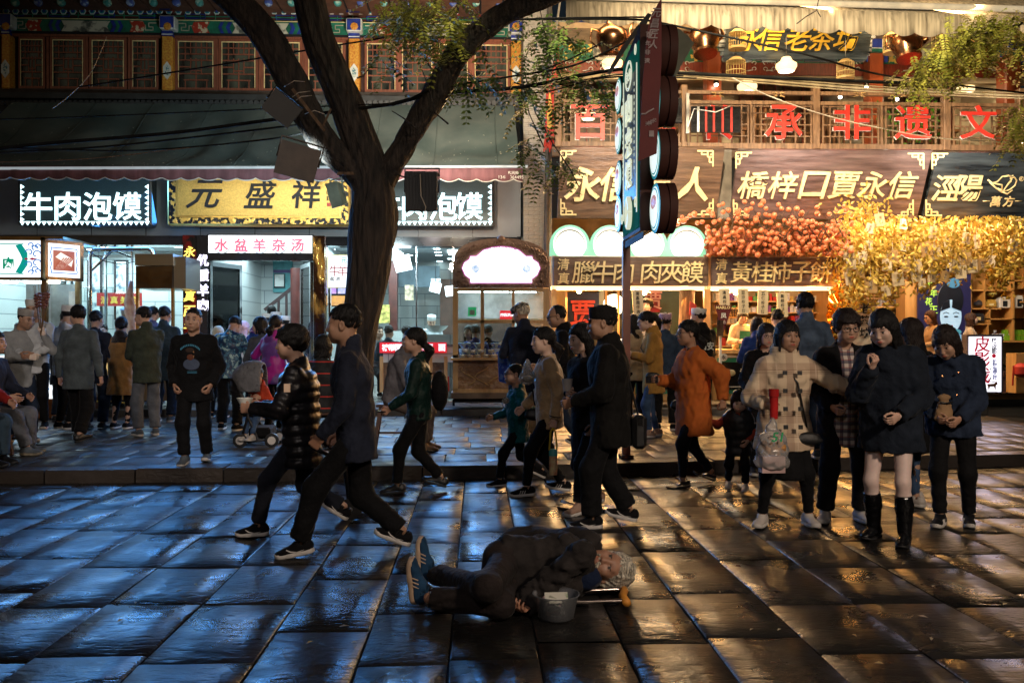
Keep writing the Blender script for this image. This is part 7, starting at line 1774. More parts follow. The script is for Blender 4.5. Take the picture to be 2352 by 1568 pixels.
t=thing('metal_shade','dull green metal fan shaped rain shade behind the upright sign','shade',P(1550,120,10.4));Y=10.4
pts=[(1519,52),(1535,50),(1560,62),(1580,78),(1594,94),(1580,120),(1565,145),(1551,175),(1540,160),(1519,144)]
m=MB();poly(m,pts[::-1],Y,.03);m.build('sheet',M('shade_green',(.16,.17,.12),r=.6,m=.2,var=.15),t)
m=MB();poly(m,[(1394,165),(1402,168),(1450,90),(1480,60),(1496,30),(1488,26),(1460,60),(1425,110)][::-1],10.5,.04);m.build('side_sheet',M('shade_dark',(.03,.032,.03),r=.6),t)
# ================================================================== flood lamps on the tree
def flood(c,w_,h_,dp,eul,label,mat=None,fins=0,glow=None):
    t=thing('flood_lamp',label,'flood lamp',c);T=Matrix.Translation(c)@Euler([R(a)for a in eul]).to_matrix().to_4x4();mt=mat or M('lamp_case',(.012,.011,.010),r=.5,var=.2)
    MB().add([(-w_,-dp,-h_),(w_,-dp,-h_),(w_,-dp,h_),(-w_,-dp,h_),(-w_*.8,dp,-h_*.8),(w_*.8,dp,-h_*.8),(w_*.8,dp,h_*.8),(-w_*.8,dp,h_*.8)],[(0,1,2,3),(7,6,5,4),(0,4,5,1),(1,5,6,2),(2,6,7,3),(3,7,4,0)],T).build('housing',mt,t)
    m=MB();m.box((-w_*1.04,-dp-.02,-h_*1.04),(w_*1.04,-dp-.003,h_*1.04),T);m.build('front_rim',mt,t)
    if fins:
        m=MB()
        for i in range(fins):x=-w_*.95+1.9*w_*i/(fins-1);m.box((x-.004,-dp-.06,-h_),(x+.004,-dp-.018,h_),T)
        m.build('cooling_fin',mt,t)
    MB().tube([T@Vector((-w_*1.08,0,0)),T@Vector((-w_*1.1,.05,h_*1.3)),T@Vector((w_*1.1,.05,h_*1.3)),T@Vector((w_*1.08,0,0))],.012,6).build('bracket',mt,t);return t
flood(P(645,250,10.2),.17,.13,.10,(15,35,25),'black flood lamp strapped to the left limb of the tree')
flood(P(684,372,10.3),.215,.18,.07,(8,14,12),'brown backed square flood lamp below the left limb of the tree',M('lamp_brown',(.05,.032,.02),r=.5,var=.3))
flood(P(969,442,10.8),.185,.225,.06,(0,0,0),'black finned flood lamp hanging right of the trunk',M('lamp_black',(.006,.006,.007),r=.5),22)
flood(P(776,447,10.7),.07,.14,.08,(10,-12,-20),'small pale green lamp on the left side of the trunk',M('lamp_teal',(.25,.38,.36),r=.4))
m=MB();t=thing('lamp_brackets','wooden bars tied across the tree carrying the flood lamps','bracket',P(860,400,10.8));m.bar(P(943,398,10.85),P(1010,402,10.85),.04,.04);m.build('bar',BARK2,t);MB().bar(P(775,399,10.8),P(812,399,10.8),.035,.035).build('bar',BARK2,t);MB().bar(P(672,205,10.4),P(745,300,10.4),.035,.035).build('bar',BARK2,t);MB().bar(P(760,250,10.4),P(742,290,10.4),.02).build('bar',BARK2,t)
m=MB()
for a,b in(((652,200),(700,188)),((660,232),(712,210)),((668,240),(716,220)),((745,262),(700,262))):
    m.tube([P(*a,10.5),P((a[0]+b[0])/2,(a[1]+b[1])/2-8,10.35),P(*b,10.5)],.005,5)
m.tube([P(965,400,10.6),P(967,450,10.6),P(978,475,10.6),P(973,505,10.6)],.006,5);m.build('tie_wire',M('pale_wire',(.45,.38,.3),r=.5),t,smooth='all')

def ledf(u0,u1,v0,v1,label,reds):
    t=thing('led_flood',label,'flood lamp',P((u0+u1)/2,v1,15.5));Y=15.5;pb('back_plate',u0,v0,u1,v1,Y,.06,DKM,t)
    n=int((u1-u0)/14)or 1
    for i in range(int((v1-v0)/3)):pb('cooling_fin',u0,v0+i*3,u1,v0+i*3+1.2,Y-.05,.05,M('lamp_black',(.006,.006,.007),r=.5),t)
    for i,f_ in enumerate(reds):u=u0+(u1-u0)*f_;pb('ribbon',u-2.4,v0+1,u+2.4,v1-1,Y-.065,.02,(REDP,WHITEP)[i in(0,)],t)
    MB().tube([P(u0-8,v1-8,Y-.1),P(u0+6,v0+10,Y-.1),P(u0+(u1-u0)*.5,v0+18,Y-.1),P(u0+(u1-u0)*.8,v0+4,Y-.1)],.009,6).build('cable',WHITEP,t,smooth='all');pb('arm',u0-12,v0-30,u0-5,v1+3,Y+.05,.05,M('grey_arm',(.4,.38,.34),r=.4,m=.5),t)
ledf(1588,1700,240,300,'wide finned lamp with red ribbons hung on the balcony railing',(.14,.30,.46,.64,.82));ledf(1528,1566,222,280,'narrow finned lamp on the balcony next to the upright sign',(.35,))
# ================================================================== overhead cables
CAB=M('black_cable',(.010,.010,.010),r=.9,bump=0,spec=.05)
def cable(label,pts,r,mat=CAB):
    t=thing('overhead_cable',label,'cable',P(*pts[0]));P3=[P(*p)for p in pts];out=[]
    for i in range(len(P3)-1):
        p0,p1,p2,p3=P3[max(i-1,0)],P3[i],P3[i+1],P3[min(i+2,len(P3)-1)]
        for k in range(8):
            s=k/8;out.append(.5*((2*p1)+(p2-p0)*s+(2*p0-5*p1+4*p2-p3)*s*s+(3*p1-p0-3*p2+p3)*s**3))
    out.append(P3[-1]);MB().tube(out,r,6).build('wire',mat,t,smooth='all')
cable('thick black cable bundle crossing the grey awning to the tree',[(-40,345,11),(130,328,11),(400,305,11),(650,272,11),(900,240,10.9)],.022)
cable('second black cable under the bundle across the awning',[(-40,352,11),(200,340,11),(420,318,11),(700,285,11)],.012);cable('thin black cable high over the grey awning',[(-40,275,11),(200,268,11),(500,255,11),(900,238,10.9)],.008)
cable('lower black cable sagging over the awning',[(-40,338,11),(120,343,11),(330,345,11),(600,322,11),(745,296,11)],.010);cable('thin brown wire lowest over the awning',[(-40,374,11),(200,365,11),(430,340,11),(640,316,11)],.006,MATS['bark_brown'])
cable('black cable climbing from the dark windows to the right limb',[(180,200,11.5),(300,182,11.5),(560,140,11.3),(770,105,11),(1000,70,11),(1200,45,11),(1480,40,11)],.010)
cable('heavy black cable from tree limb to the tea house',[(900,240,10.9),(1010,215,10.9),(1200,200,11.5),(1420,160,11.5),(1560,168,12),(1800,180,12.5),(2100,192,13)],.024)
cable('black cable rising under the right limb',[(930,235,10.8),(1000,205,10.8),(1180,175,11.2),(1320,150,11.4),(1440,95,11.4)],.012)
cable('black cable crossing behind the upright sign to the right',[(1180,45,11.5),(1440,45,11.5),(1530,56,11.5),(1700,92,12),(1860,128,12),(2040,175,13),(2352,214,13)],.014)
for i,(dv,r_,lb)in enumerate(((0,.02,'cream wrapped cable bundle along the top of the balcony rail'),(6,.012,'thin cream cable just below the bundled one on the balcony'),(-6,.01,'thin grey cable above the bundled one on the balcony'))):cable(lb,[(1560,170+dv,14),(1750,185+dv,14.5),(1980,203+dv,14.8),(2200,214+dv,14.8),(2400,222+dv,14.8)],r_,M('cream_cable',(.42,.34,.2),r=.6))
cable('white rope sagging across the red characters',[(1680,178,14),(1770,222,14),(1900,266,14),(2030,296,14),(2180,320,14),(2400,330,14)],.010,M('white_rope',(.6,.52,.42),r=.6))
for i,(a,lb)in enumerate((([(1180,190,12),(1250,200,12),(1420,172,12),(1570,175,12)],'loose black cable in front of the brick pier'),([(1180,214,12),(1260,210,12),(1400,178,12),(1600,180,12.5)],'second loose black cable in front of the brick pier'),([(1170,160,11.6),(1210,172,11.6),(1300,140,11.6),(1380,100,11.6)],'thin wire looping across the green foliage'))):cable(lb,a,.010)
cable('thin pale wire trailing down the dark windows',[(245,85,12),(210,165,12),(165,215,12),(120,250,12)],.005,M('pale_wire',(.45,.38,.3),r=.5))
# ================================================================== the crowd
Fb=fabric
def T_(mat,**k):return dict(mat=mat,**k)
def Lg(mat,**k):return dict(mat=mat,**k)
WALK=((.30,.0,0,8,0),(-.26,0,.06,-24,0));WALKs=((.20,.0,0,4,0),(-.20,0,.04,-16,0));STD=((.04,.03,0,0,10),(-.03,.03,0,0,14))
NAVY=Fb('navy_wool',(.018,.022,.038));CHAR=Fb('charcoal_suit',(.085,.105,.115));CAMEL=Fb('camel_wool',(.30,.15,.045),sheen=.6);OLIVE=Fb('olive_cotton',(.045,.055,.04))
STEEL=Fb('blue_grey',(.035,.060,.085));GREYT=Fb('grey_trousers',(.12,.13,.15));PALEG=Fb('pale_grey_uniform',(.34,.35,.36));WHT=Fb('white_uniform',(.62,.65,.68));TEALJ=Fb('teal_satin',(.0,.095,.11),r=.45,bs=40)
MUST=Fb('mustard_parka',(.42,.22,.05));BEIGE=Fb('beige_fleece',(.50,.34,.19),sheen=.8,bs=120);KHAKI=Fb('khaki',(.38,.27,.14));DKGR=Fb('dark_green_nylon',(.005,.020,.016),r=.5,bs=60)
BLUEH=Fb('royal_blue',(.02,.05,.22));MAG=Fb('magenta_shell',(.42,.02,.22),r=.5,bs=50);GREYH=Fb('grey_hoodie',(.13,.125,.14));SKC=dict(fair='fair')
PUFF=M('puffer_nylon',(.010,.009,.011),spec=.35,r=.38,var=.3,vs=8,bump=.25,bs=40)
def knit(nt,co):
    w_=nd(nt,'ShaderNodeTexNoise');w_.inputs['Scale'].default_value=14;nt.links.new(co,w_.inputs['Vector']);return mixc(nt,w_.outputs['Fac'],(.42,.085,.012),(.62,.16,.02))
ORK=pattern('orange_knit',knit,r=.9,bump=.9,bs=110)
def cam_fn(nt,co):
    n=nd(nt,'ShaderNodeTexNoise');n.inputs['Scale'].default_value=16;n.inputs['Detail'].default_value=4;nt.links.new(co,n.inputs['Vector'])
    c=nd(nt,'ShaderNodeValToRGB');c.color_ramp.interpolation='CONSTANT';e=c.color_ramp.elements;e[0].color=(.01,.03,.08,1);e[1].position=.46;e[1].color=(.04,.16,.26,1);e.new(.52).color=(.015,.06,.13,1);e.new(.58).color=(.30,.48,.50,1);nt.links.new(n.outputs['Fac'],c.inputs[0]);return c.outputs[0]
CAMO=pattern('blue_camouflage',cam_fn,r=.5,bump=.3,bs=60)
def plaid_fn(base,bands,lines,sx,sz):
    def fn(nt,co):
        s=sep(nt,co);out=base
        out=None;cur=base
        def band(ax,per,wd,off,col,cur,f=.8):
            m_=mth(nt,'LESS_THAN',mth(nt,'FRACT',mth(nt,'ADD',mth(nt,'MULTIPLY',s[ax],1/per),off)),wd);return mixc(nt,mth(nt,'MULTIPLY',m_,f),cur,col)
        for ax,per,wd,off,col,f in bands:cur=band(ax,per,wd,off,col,cur,f)
        return cur
    return fn
PLAIDC=pattern('cream_plaid_wool',plaid_fn((.74,.58,.40),[(0,.19,.30,.1,(.34,.21,.15),.5),(2,.20,.28,.0,(.36,.22,.15),.45),(2,.16,.03,.5,(.2,.1,.06),.7),(2,.16,.03,.58,(.2,.1,.06),.7),(2,.16,.03,.66,(.2,.1,.06),.7),(0,.15,.05,.6,(.75,.6,.45),.6)],None,0,0),r=.95,bump=.6,bs=160)
PLAIDS=pattern('dark_plaid_shirt',plaid_fn((.60,.52,.46),[(0,.055,.42,0,(.10,.035,.055),.75),(2,.06,.42,.2,(.03,.03,.07),.75),(0,.055,.08,.65,(.02,.02,.05),.9),(2,.06,.08,.75,(.25,.03,.03),.9)],None,0,0),r=.9)
STRP=pattern('black_red_stripe',plaid_fn((.012,.012,.014),[(2,.13,.10,.0,(.5,.03,.02),1)],None,0,0),r=.8)
SUEDE=M('tan_suede',(.30,.18,.09),r=.8,var=.2,bump=.3,bs=120);TANSH=M('tan_shoe',(.35,.22,.16),r=.6,bump=.2)
WSH=M('white_shoe',(.55,.50,.46),r=.5,var=.1,bump=.2,bs=60);GSH=Fb('grey_shoe',(.10,.12,.14));BLSH=Fb('blue_suede',(.015,.05,.11))
SN=('sneaker',BLK,SOLEW);SW=('sneaker',WSH,SOLEW);LT=('leather',BLACKL,SOLEB);SG=('sneaker',GSH,SOLEW)
def held(J,i,off=(0,0,-.09)):return J['hw'][i]@Vector(off)
def strap(name,label,cat,pts,r,mat,bag=None):
    t=thing(name,label,cat,pts[-1]);return t
def collar_(J,mat):
    up,rt,fw,n_=J['up'],J['rt'],J['fw'],J['p3']
    def f(p):
        d=cap(p,n_-up*.075,n_-up*.045,(.150,.112),(.135,.105),rt);d=smin(d,cap(p,n_-up*.05,n_+up*.030-fw*.02,(.12,.10),(.086,.080),rt),.02)
        d=smax(d,-cap(p,n_-up*.03+fw*.012,n_+up*.2,.062,.066),.008);x=np.abs((p-n_)@rt);y=(p-n_)@fw;z=(n_-p)@up
        d=smax(d,-np.maximum(x-(.012+.35*np.clip(.03-z,0,.1)),-y+.03),.006)
        return d+.004*wob(p,70,4)
    V,F=surfnet(f,n_-.2,n_+.2,.0115);link('collar',npmesh('collar',V,F),mat,J['root'])

J=person(48,1014,1.70,38,'cook in white cap and pale grey jacket holding up a bunch of meat skewers',z=ZP,head=(28,18,0),feet=STD,hands=((.26,.03,.03,'grip'),(.32,-.20,-.26,'grip')),elb=((-.3,.6,-1),(-.3,.6,-1)),top=T_(PALEG,hem=.16,fat=1.08,collar='stand'),legs=Lg(JEANS,w=.066),shoe=SG,hair='buzz',hatk='kufi',hatm=Fb('grey_cap',(.42,.40,.38)),gloves=True,palm=((0,-1,0),None))
c=held(J,0);sk=thing('meat_skewers','bunch of meat skewers held upright by the cook','skewers',c);rg=random.Random(4)
for i in range(9):
    dx,dy=rg.uniform(-.10,.12),rg.uniform(-.05,.05);b=c+Vector((0,0,-.10));e=c+Vector((dx,dy,.56+rg.uniform(-.05,.04)));s=MB().tube([b,e],.004,5).build('stick',M('stick',(.16,.10,.05),r=.7,bump=0),sk)
    m=MB()
    for k in range(5):m.ball(b+(e-b)*(.58+k*.055),rg.uniform(.018,.026),7,(1,1,.8))
    m.build('meat',M('grilled_meat',(.13,.035,.025),c2=(.32,.14,.10),r=.4,vs=30),s,smooth=True)
person(82,985,1.66,8,'cook in white cap partly behind the skewer cook',z=ZP+.15,q=2,head=(0,10,0),top=T_(WHT),legs=Lg(BLK),hair='buzz',hatk='kufi',hands=((.3,-.1,-.35),(.3,-.1,-.35)))
person(148,985,1.72,150,'worker in white cap and white jacket behind the man in the grey suit',z=ZP+.05,q=2,head=(-10,10,0),top=T_(WHT,fat=1.1),legs=Lg(BLK),hair='buzz',hatk='kufi',hands=((.3,-.05,-.35),(.3,-.05,-.35)))
person(143,968,1.74,170,'man in dark navy coat half hidden behind the grey suit',z=ZP,q=2,head=(0,20,0),top=T_(NAVY,hem=.3,fat=1.1),legs=Lg(JEANS,w=.07),shoe=LT)
person(181,1012,1.74,172,'man in charcoal suit jacket seen from behind',z=ZP,head=(55,5,0),feet=((.16,.02,0,4,12),(-.20,.04,.02,-12,20)),hands=((.02,.10,-.53,'half'),(-.02,.12,-.52,'half')),top=T_(CHAR,hem=.20,fat=1.16,collar='flat',fold=.006),legs=Lg(BLK,w=.075),shoe=LT,hair='side')
person(218,985,1.70,176,'man in dark trousers almost hidden between the grey suit and the camel coat',z=ZP,q=2,top=T_(NAVY,hem=.2),legs=Lg(JEANS,w=.072),shoe=LT,hands=((.2,.0,-.4),(.2,.0,-.4)))
J=person(277,985,1.62,168,'woman in camel coat with dark fur collar seen from behind',z=ZP,kind='f',head=(30,8,0),hands=((.28,-.04,-.33),(.28,-.04,-.33)),top=T_(CAMEL,hem=.32,flare=.035,collar='flat',fat=1.05),legs=Lg(BLK,w=.036),shoe=SN,hair='bun',inner=None)
FURC_=M('dark_fur',(.018,.013,.010),r=.95,var=.5,vs=40,bump=1,bs=120,sheen=.5)
collar_(J,FURC_)
person(338,1000,1.73,-142,'man in olive jacket and grey trousers turned to the left',z=ZP,head=(38,6,0),hands=((.30,-.10,-.33,'half'),(.34,-.12,-.30,'half')),top=T_(OLIVE,hem=.16,fat=1.08,collar='stand'),legs=Lg(GREYT,w=.072),shoe=SG,hair='short')
person(376,968,1.80,176,'tall man in long blue grey jacket seen from behind at the booth',z=ZP,q=2,top=T_(STEEL,hem=.26,fat=1.14,collar='stand'),legs=Lg(JEANS,w=.072),shoe=SG,hands=((.25,-.05,-.35),(.25,-.05,-.35)),hair='short')
person(238,900,1.55,5,'man with black hair looking out between customers by the glass',Y=16.6,z=ZP,q=2,top=T_(BLK),legs=Lg(BLK),hair='short',skin='fair')
person(296,900,1.74,-12,'worker in white top behind the hanging carcass',Y=16.5,z=ZP+.12,q=2,head=(15,22,0),top=T_(WHT),legs=Lg(BLK),hair='buzz',hatk='kufi',skin='fair')
person(349,900,1.76,165,'dark haired worker inside the booth behind the olive jacket',Y=16.9,z=ZS,q=2,top=T_(Fb('purple_grey',(.10,.08,.12))),legs=Lg(BLK))
SWT=(.012,.012,.014)
JB=person(447,1062,1.65,2,'young man in black sweatshirt with printed portrait walking toward the camera',z=ZP,feet=((-.08,.02,.0,-6,6),(.14,-.02,0,8,4)),hands=((.05,.02,-.47,'half'),(.05,.02,-.47,'half')),elb=((-.8,.45,-.2),(-.8,.45,-.2)),head=(0,6,3),top=T_(BLK,hem=.16,fat=1.16,collar='crew',t=.02,cuff=.046),legs=Lg(BLK,w=.066),shoe=SG,hair='buzz')
rt_=JB['root'];W_=JB['W'];chest=JB['p2']*.5+JB['p1']*.5
def deco(nm,x,z,rx,rz,mat,dy=0):
    c=W_(chest+np.array((x,-.145-dy,z)));return MB().lathe([(1,0),(.9,.05),(0,.07)],(0,0,0),24,T=Matrix.Translation(c)@Matrix.Rotation(R(92),4,'X')@Matrix.Diagonal((rx,rz,.06,1))).build(nm,mat,rt_)
deco('printed_shoulders',.01,-.03,.085,.06,M('print_bluegrey',(.05,.07,.12),r=.7));deco('printed_head',0,.075,.045,.06,M('print_skin',(.38,.17,.06),c2=(.6,.35,.18),r=.7,vs=40),.004);deco('printed_beard',.0,.045,.034,.032,M('print_beard',(.12,.035,.015),r=.8),.008);deco('printed_hair',-.005,.118,.044,.026,M('print_hair',(.03,.015,.01),r=.8),.008)
m=MB()
for i in range(13):
    a=R(40+i*8.5);c=W_(chest+np.array((-.115*math.cos(a)*1.05,-.158,.055+.115*math.sin(a))));m.box(c-Vector((.005,.002,.010)),c+Vector((.005,.002,.010)))
for k in(0,1):
    c=W_(chest+np.array((.02,-.155,-.105-.014*k)));m.box(c-Vector((.05,.002,.0022)),c+Vector((.05,.002,.0022)))
m.build('printed_lettering',M('print_lettering',(.05,.25,.40),r=.6),rt_)
person(524,987,1.70,172,'man in blue camouflage jacket bending over the queue',z=ZP,head=(-5,32,0),hunch=14,lean=4,hands=((.3,.02,-.30),(.3,.02,-.30)),top=T_(CAMO,hem=.10,fat=1.12,collar='crew'),legs=Lg(BLK,w=.075),shoe=SN,hair='short',feet=((.02,.02,0,0,10),(-.14,.1,0,0,30)))
person(500,960,1.50,178,'small woman in pale headscarf beside the camouflage jacket',z=ZP,q=2,kind='f',top=T_(Fb('teal_grey',(.12,.2,.2))),legs=Lg(BLK),hair=None,hatk='scarf',hatm=Fb('cream_scarf',(.62,.58,.45)))
person(556,950,1.60,150,'woman in pink scalloped headscarf at the soup shop door',Y=16.2,z=ZP,q=2,kind='f',top=T_(WHT),legs=Lg(BLK),hair=None,hatk='scarf',hatm=Fb('pink_scarf',(.62,.42,.48)))
person(583,965,1.66,130,'woman in purple spotted headscarf with white and royal blue sleeves',z=ZP,q=2,kind='f',skin='fair',head=(0,25,0),hands=((.35,.0,-.3),(.35,0,-.3)),top=T_(BLUEH,fat=1.0),legs=Lg(JEANS),shoe=SW,hair=None,hatk='scarf',hatm=M('purple_spotted',(.16,.02,.30),c2=(.75,.7,.85),r=.8,vs=24,lo=.57,hi=.6,bump=.2))
for u,Y_,H_,a,lb in((612,17.6,1.66,200,'worker in white cap inside the doorway nearest the headscarves'),(640,17.3,1.68,-110,'worker in tilted white cap inside the doorway'),(652,16.9,1.60,170,'worker in white cap and pale top beside the railing')):person(u,0,H_,a,lb,Y=Y_,z=ZS,q=2,top=T_(WHT),legs=Lg(BLK),hair='buzz',hatk='kufi',head=(0,10,-8 if u==640 else 0),group='workers in white caps in the doorway')
person(623,0,1.82,178,'dark haired man standing deepest in the soup shop doorway',Y=18.2,z=ZS,q=2,top=T_(BLK),legs=Lg(BLK),hair='short')
person(606,985,1.62,-150,'woman with tied hair and grey patterned scarf in the soup queue',z=ZP,q=2,kind='f',head=(50,8,0),top=T_(Fb('grey_coat',(.09,.10,.11)),collar='stand'),legs=Lg(BLK),hair='bob',hands=((.3,0,-.3),(.3,0,-.3)))
person(628,1000,1.62,150,'woman in magenta and purple jacket in the soup queue',z=ZP,q=2,kind='f',head=(10,6,0),top=T_(M('magenta_purple_shell',(.40,.015,.26),c2=(.14,.05,.26),r=.5,vs=3,lo=.46,hi=.5,bump=.2),fat=1.12,collar='hood'),legs=Lg(BLK),hair='lowpony',hands=((.2,.35,-.30),(.28,.1,-.35)))

ps=G(590,1018,ZP);t=thing('pushchair','grey hooded pushchair with large black wheel behind the puffer jacket','pushchair',ps)
def pw(u,v):return P(u,v,ps.y)
fm=M('pushchair_frame',(.012,.012,.014),r=.4);m=MB()
for a in(((552,868),(575,905),(590,940),(572,1005)),((592,900),(588,950),(610,1000),(640,1005)),((572,1008),(640,1000))):m.tube([pw(*p)for p in a],.016,6);m.tube([pw(*p)+Vector((0,-.4,0))for p in a],.016,6)
m.tube([pw(548,868),pw(548,868)+Vector((0,-.4,0))],.02,6);m.build('frame',fm,t,smooth='all')
for u,v,dy in((572,1010,0),(572,1010,-.42),(642,1012,0),(642,1012,-.42)):
    c=pw(u,v)+Vector((0,dy,0));c.z=ZP+.085;T=Matrix.Translation(c)@Matrix.Rotation(R(90),4,'X');w1=MB().lathe([(.055,-.022),(.085,-.02),(.085,.02),(.055,.022)],(0,0,0),20,T=T).build('wheel',fm,t,smooth=True);MB().lathe([(.02,-.026),(.05,-.024),(.05,.024),(.02,.026)],(0,0,0),12,T=T).build('hub',SOLEW,w1)
def hood_f(p):
    q=p;d=np.abs(np.sqrt((q[:,0]/1.0)**2+(q[:,1]*1.15)**2+(q[:,2]*1.0)**2)-.27)-.012;d=smax(d,-(q[:,2]+.10),.01);return smax(d,q[:,0]-.13,.01)
V,F=surfnet(hood_f,(-.33,-.30,-.2),(.33,.30,.33),.018);c=pw(592,878)+Vector((0,-.2,0))-WM[t].translation;link('hood',npmesh('hood',V+np.array(c),F),Fb('hood_grey',(.14,.14,.15)),t)
box('seat',pw(580,925)+Vector((-.05,-.4,0)),pw(622,950)+Vector((0,0,0)),BLK,t,bev=.03);box('basket',pw(588,975)+Vector((0,-.38,0)),pw(636,996),BLK,t,bev=.02)
person(606,0,.92,-20,'small child with cropped hair sitting in the pushchair',pos=pw(604,1000)+Vector((0,-.2,0)),kind='k',q=2,sit=.36,feet=((.22,0),(.22,0)),hands=((.15,0,-.2),(.15,0,-.2)),top=T_(Fb('red_orange',(.45,.05,.02))),legs=Lg(DEN),shoe=SW,hair='buzz')

def stool(pos,h,label,w_=.20):
    t=thing('wooden_stool',label,'stool',pos);x,y,z=pos;box('seat',(x-w_,y-.13,z+h-.035),(x+w_,y+.13,z+h),M('stool_wood',(.07,.03,.018),r=.5),t,bev=.01)
    for sx in(-1,1):
        for sy in(-1,1):MB().bar((x+sx*(w_+.03),y+sy*.13,z),(x+sx*(w_-.05),y+sy*.09,z+h-.035),.035).build('leg',MATS['stool_wood'],t)
        MB().bar((x+sx*w_,y-.12,z+h*.45),(x+sx*w_,y+.12,z+h*.45),.025).build('rung',MATS['stool_wood'],t)
    MB().bar((x-w_,y+.11,z+h*.35),(x+w_,y+.11,z+h*.35),.025).build('rung',MATS['stool_wood'],t);return t
g=G(-28,1042,ZP);person(0,0,1.72,84,'seated man at the left edge with grey trousers and hand on his knee',pos=g,sit=.45,kind='m',lean=6,feet=((.42,.04,0,0,0),(.52,.0,0,0,0)),hands=((.34,-.05,-.36),(.30,-.02,-.36)),top=T_(NAVY,fat=1.1,hem=.05),legs=Lg(GREYT,w=.07),shoe=('sneaker',GSH,Fb('sole_tan',(.25,.22,.16))))
stool((g.x,g.y,ZP),.47,'low wooden bench under the seated man at left edge',.3)
g=G(-95,1068,ZP);person(0,0,1.70,80,'second seated man cut off by the left edge nearest the kerb',pos=g,sit=.45,lean=8,feet=((.40,.04,0,0,0),(.46,.0,0,0,0)),hands=((.38,0,-.36),(.36,0,-.38)),top=T_(Fb('red_top',(.25,.015,.012)),fat=1.1,hem=.05),legs=Lg(STEEL,w=.07),shoe=('sneaker',BLK,SOLEB));stool((g.x,g.y,ZP),.47,'wooden bench cut off by the left edge nearest the kerb',.3)

J=person(692,1225,1.60,-90,'person in shiny dark puffer jacket walking left with a bowl',feet=((.30,0,0,3,0),(-.30,0,.10,-32,0)),hands=((.33,-.02,-.26,'half'),(.30,-.10,-.26,'half')),lean=3,head=(0,4,0),top=T_(PUFF,puff=.017,fat=1.24,hem=.24,collar='flat',fold=.004),legs=Lg(Fb('black_navy',(.012,.014,.022)),w=.060),shoe=SN,stripe='swoosh',hair='puffy')
c=held(J,0,(-.05,0,-.09))+Vector((0,0,.05));t=thing('food_bowl','small white bowl in the hand of the puffer jacket walker','bowl',c);MB().lathe([(.03,-.04),(.055,.01),(.06,.02)],c,16,cap=False).build('bowl',WHITEP,t,smooth=True)
c=W_P=J['W'](J['sh'][0]*.72+J['el'][0]*.28+np.array((.075,0,-.02)));m=MB();m.box(c-Vector((.022,.012,.03)),c+Vector((.022,.0,.03)));m.build('sleeve_badge',M('badge_cream',(.7,.5,.35),r=.6),J['root'])
J=person(818,1272,1.73,-90,'tall man in navy wool jacket striding left, largest walker in front',feet=((.36,0,.02,12,0),(-.30,0,.05,-20,0)),hands=((.17,.0,-.48,'grip'),(.10,.04,-.50,'half')),lean=4,head=(-3,2,0),top=T_(NAVY,fat=1.12,hem=.17,collar='stand',fold=.007,h=.012),legs=Lg(BLK,w=.070,h=.012),shoe=SN,stripe='swoosh',hair='short',skin='tan')

b=P(806,1116,7.6);t=thing('folded_pushchair','folded black pushchair with spoked wheels pushed beside the tall man','pushchair',Vector((b.x,b.y,0)));m=MB()
hd_=held(J,0)
for dy in(0,.32):m.tube([hd_+Vector((0,dy,0)),P(790,1060,7.2)+Vector((0,dy,0)),Vector((X(806,7.4),7.3+dy,.11))],.016,6);m.tube([P(790,1050,7.2)+Vector((0,dy,0)),P(742,1085,7.2)+Vector((0,dy,0))],.010,6)
m.build('frame',fm,t,smooth='all')
for dy in(0,.34):
    T=Matrix.Translation((X(806,7.3),7.28+dy,.088))@Matrix.Rotation(R(90),4,'X');w1=MB().lathe([(.070,-.016),(.088,-.014),(.088,.014),(.070,.016)],(0,0,0),24,T=T).build('wheel',fm,t,smooth=True);m=MB()
    for k in range(8):m.bar(T@Vector((0,0,0)),T@Vector((.07*math.cos(k*.785),.07*math.sin(k*.785),0)),.007)
    m.lathe([(.018,-.02),(.018,.02)],(0,0,0),10,T=T);m.build('spoke',M('spoke_grey',(.25,.26,.28),r=.4,m=.6),w1)
g=G(738,1042,ZP);person(0,0,1.62,150,'seated person in black jumper with red stripes in front of the tree',pos=g,sit=.46,kind='f',feet=((.3,.1),(.3,.1)),hands=((.3,0,-.35),(.3,0,-.35)),top=T_(STRP,fat=1.05,collar='crew'),legs=Lg(JEANS),shoe=LT,hair='bob');stool((g.x,g.y,ZP),.48,'wooden stool under the striped jumper')
g=G(905,1032,ZP);person(0,0,1.72,70,'man in grey hooded top sitting on a wooden stool facing right',pos=g,sit=.52,lean=14,hunch=12,head=(0,16,0),feet=((.36,.05),(.42,.0)),hands=((.34,-.08,-.33),(.34,-.08,-.33)),top=T_(GREYH,fat=1.12,collar='hood',hem=.08),legs=Lg(Fb('brown_grey_trousers',(.12,.09,.075)),w=.066),shoe=('leather',SUEDE,SOLEB),hair='buzz',skin='tan');stool((g.x,g.y,ZP),.54,'dark wooden stool under the man in the grey hooded top')
J=person(963,1130,1.57,-90,'woman in dark green jacket and black trousers walking left with a backpack',kind='f',feet=WALKs,hands=((.26,.06,-.42,'half'),(.06,.05,-.5)),head=(6,0,0),lean=2,top=T_(DKGR,hem=.08,fat=1.06),legs=Lg(BLK,w=.056),shoe=LT,hair='lowpony')
c=J['W'](J['p2']+np.array((0.0,.20,-.12)));t=thing('backpack','small black backpack with red zips on the dark green jacket','backpack',c);m=MB()
V,F=surfnet(lambda p:smax(ell(p,(0,0,-.02),(.085,.12,.19)),-(p[:,0]+.075),.02)+.004*wob(p,40,2),(-.12,-.16,-.25),(.12,.16,.25),.014);link('bag',npmesh('bag',V,F),BLK,t,M4=Matrix.Translation(c))
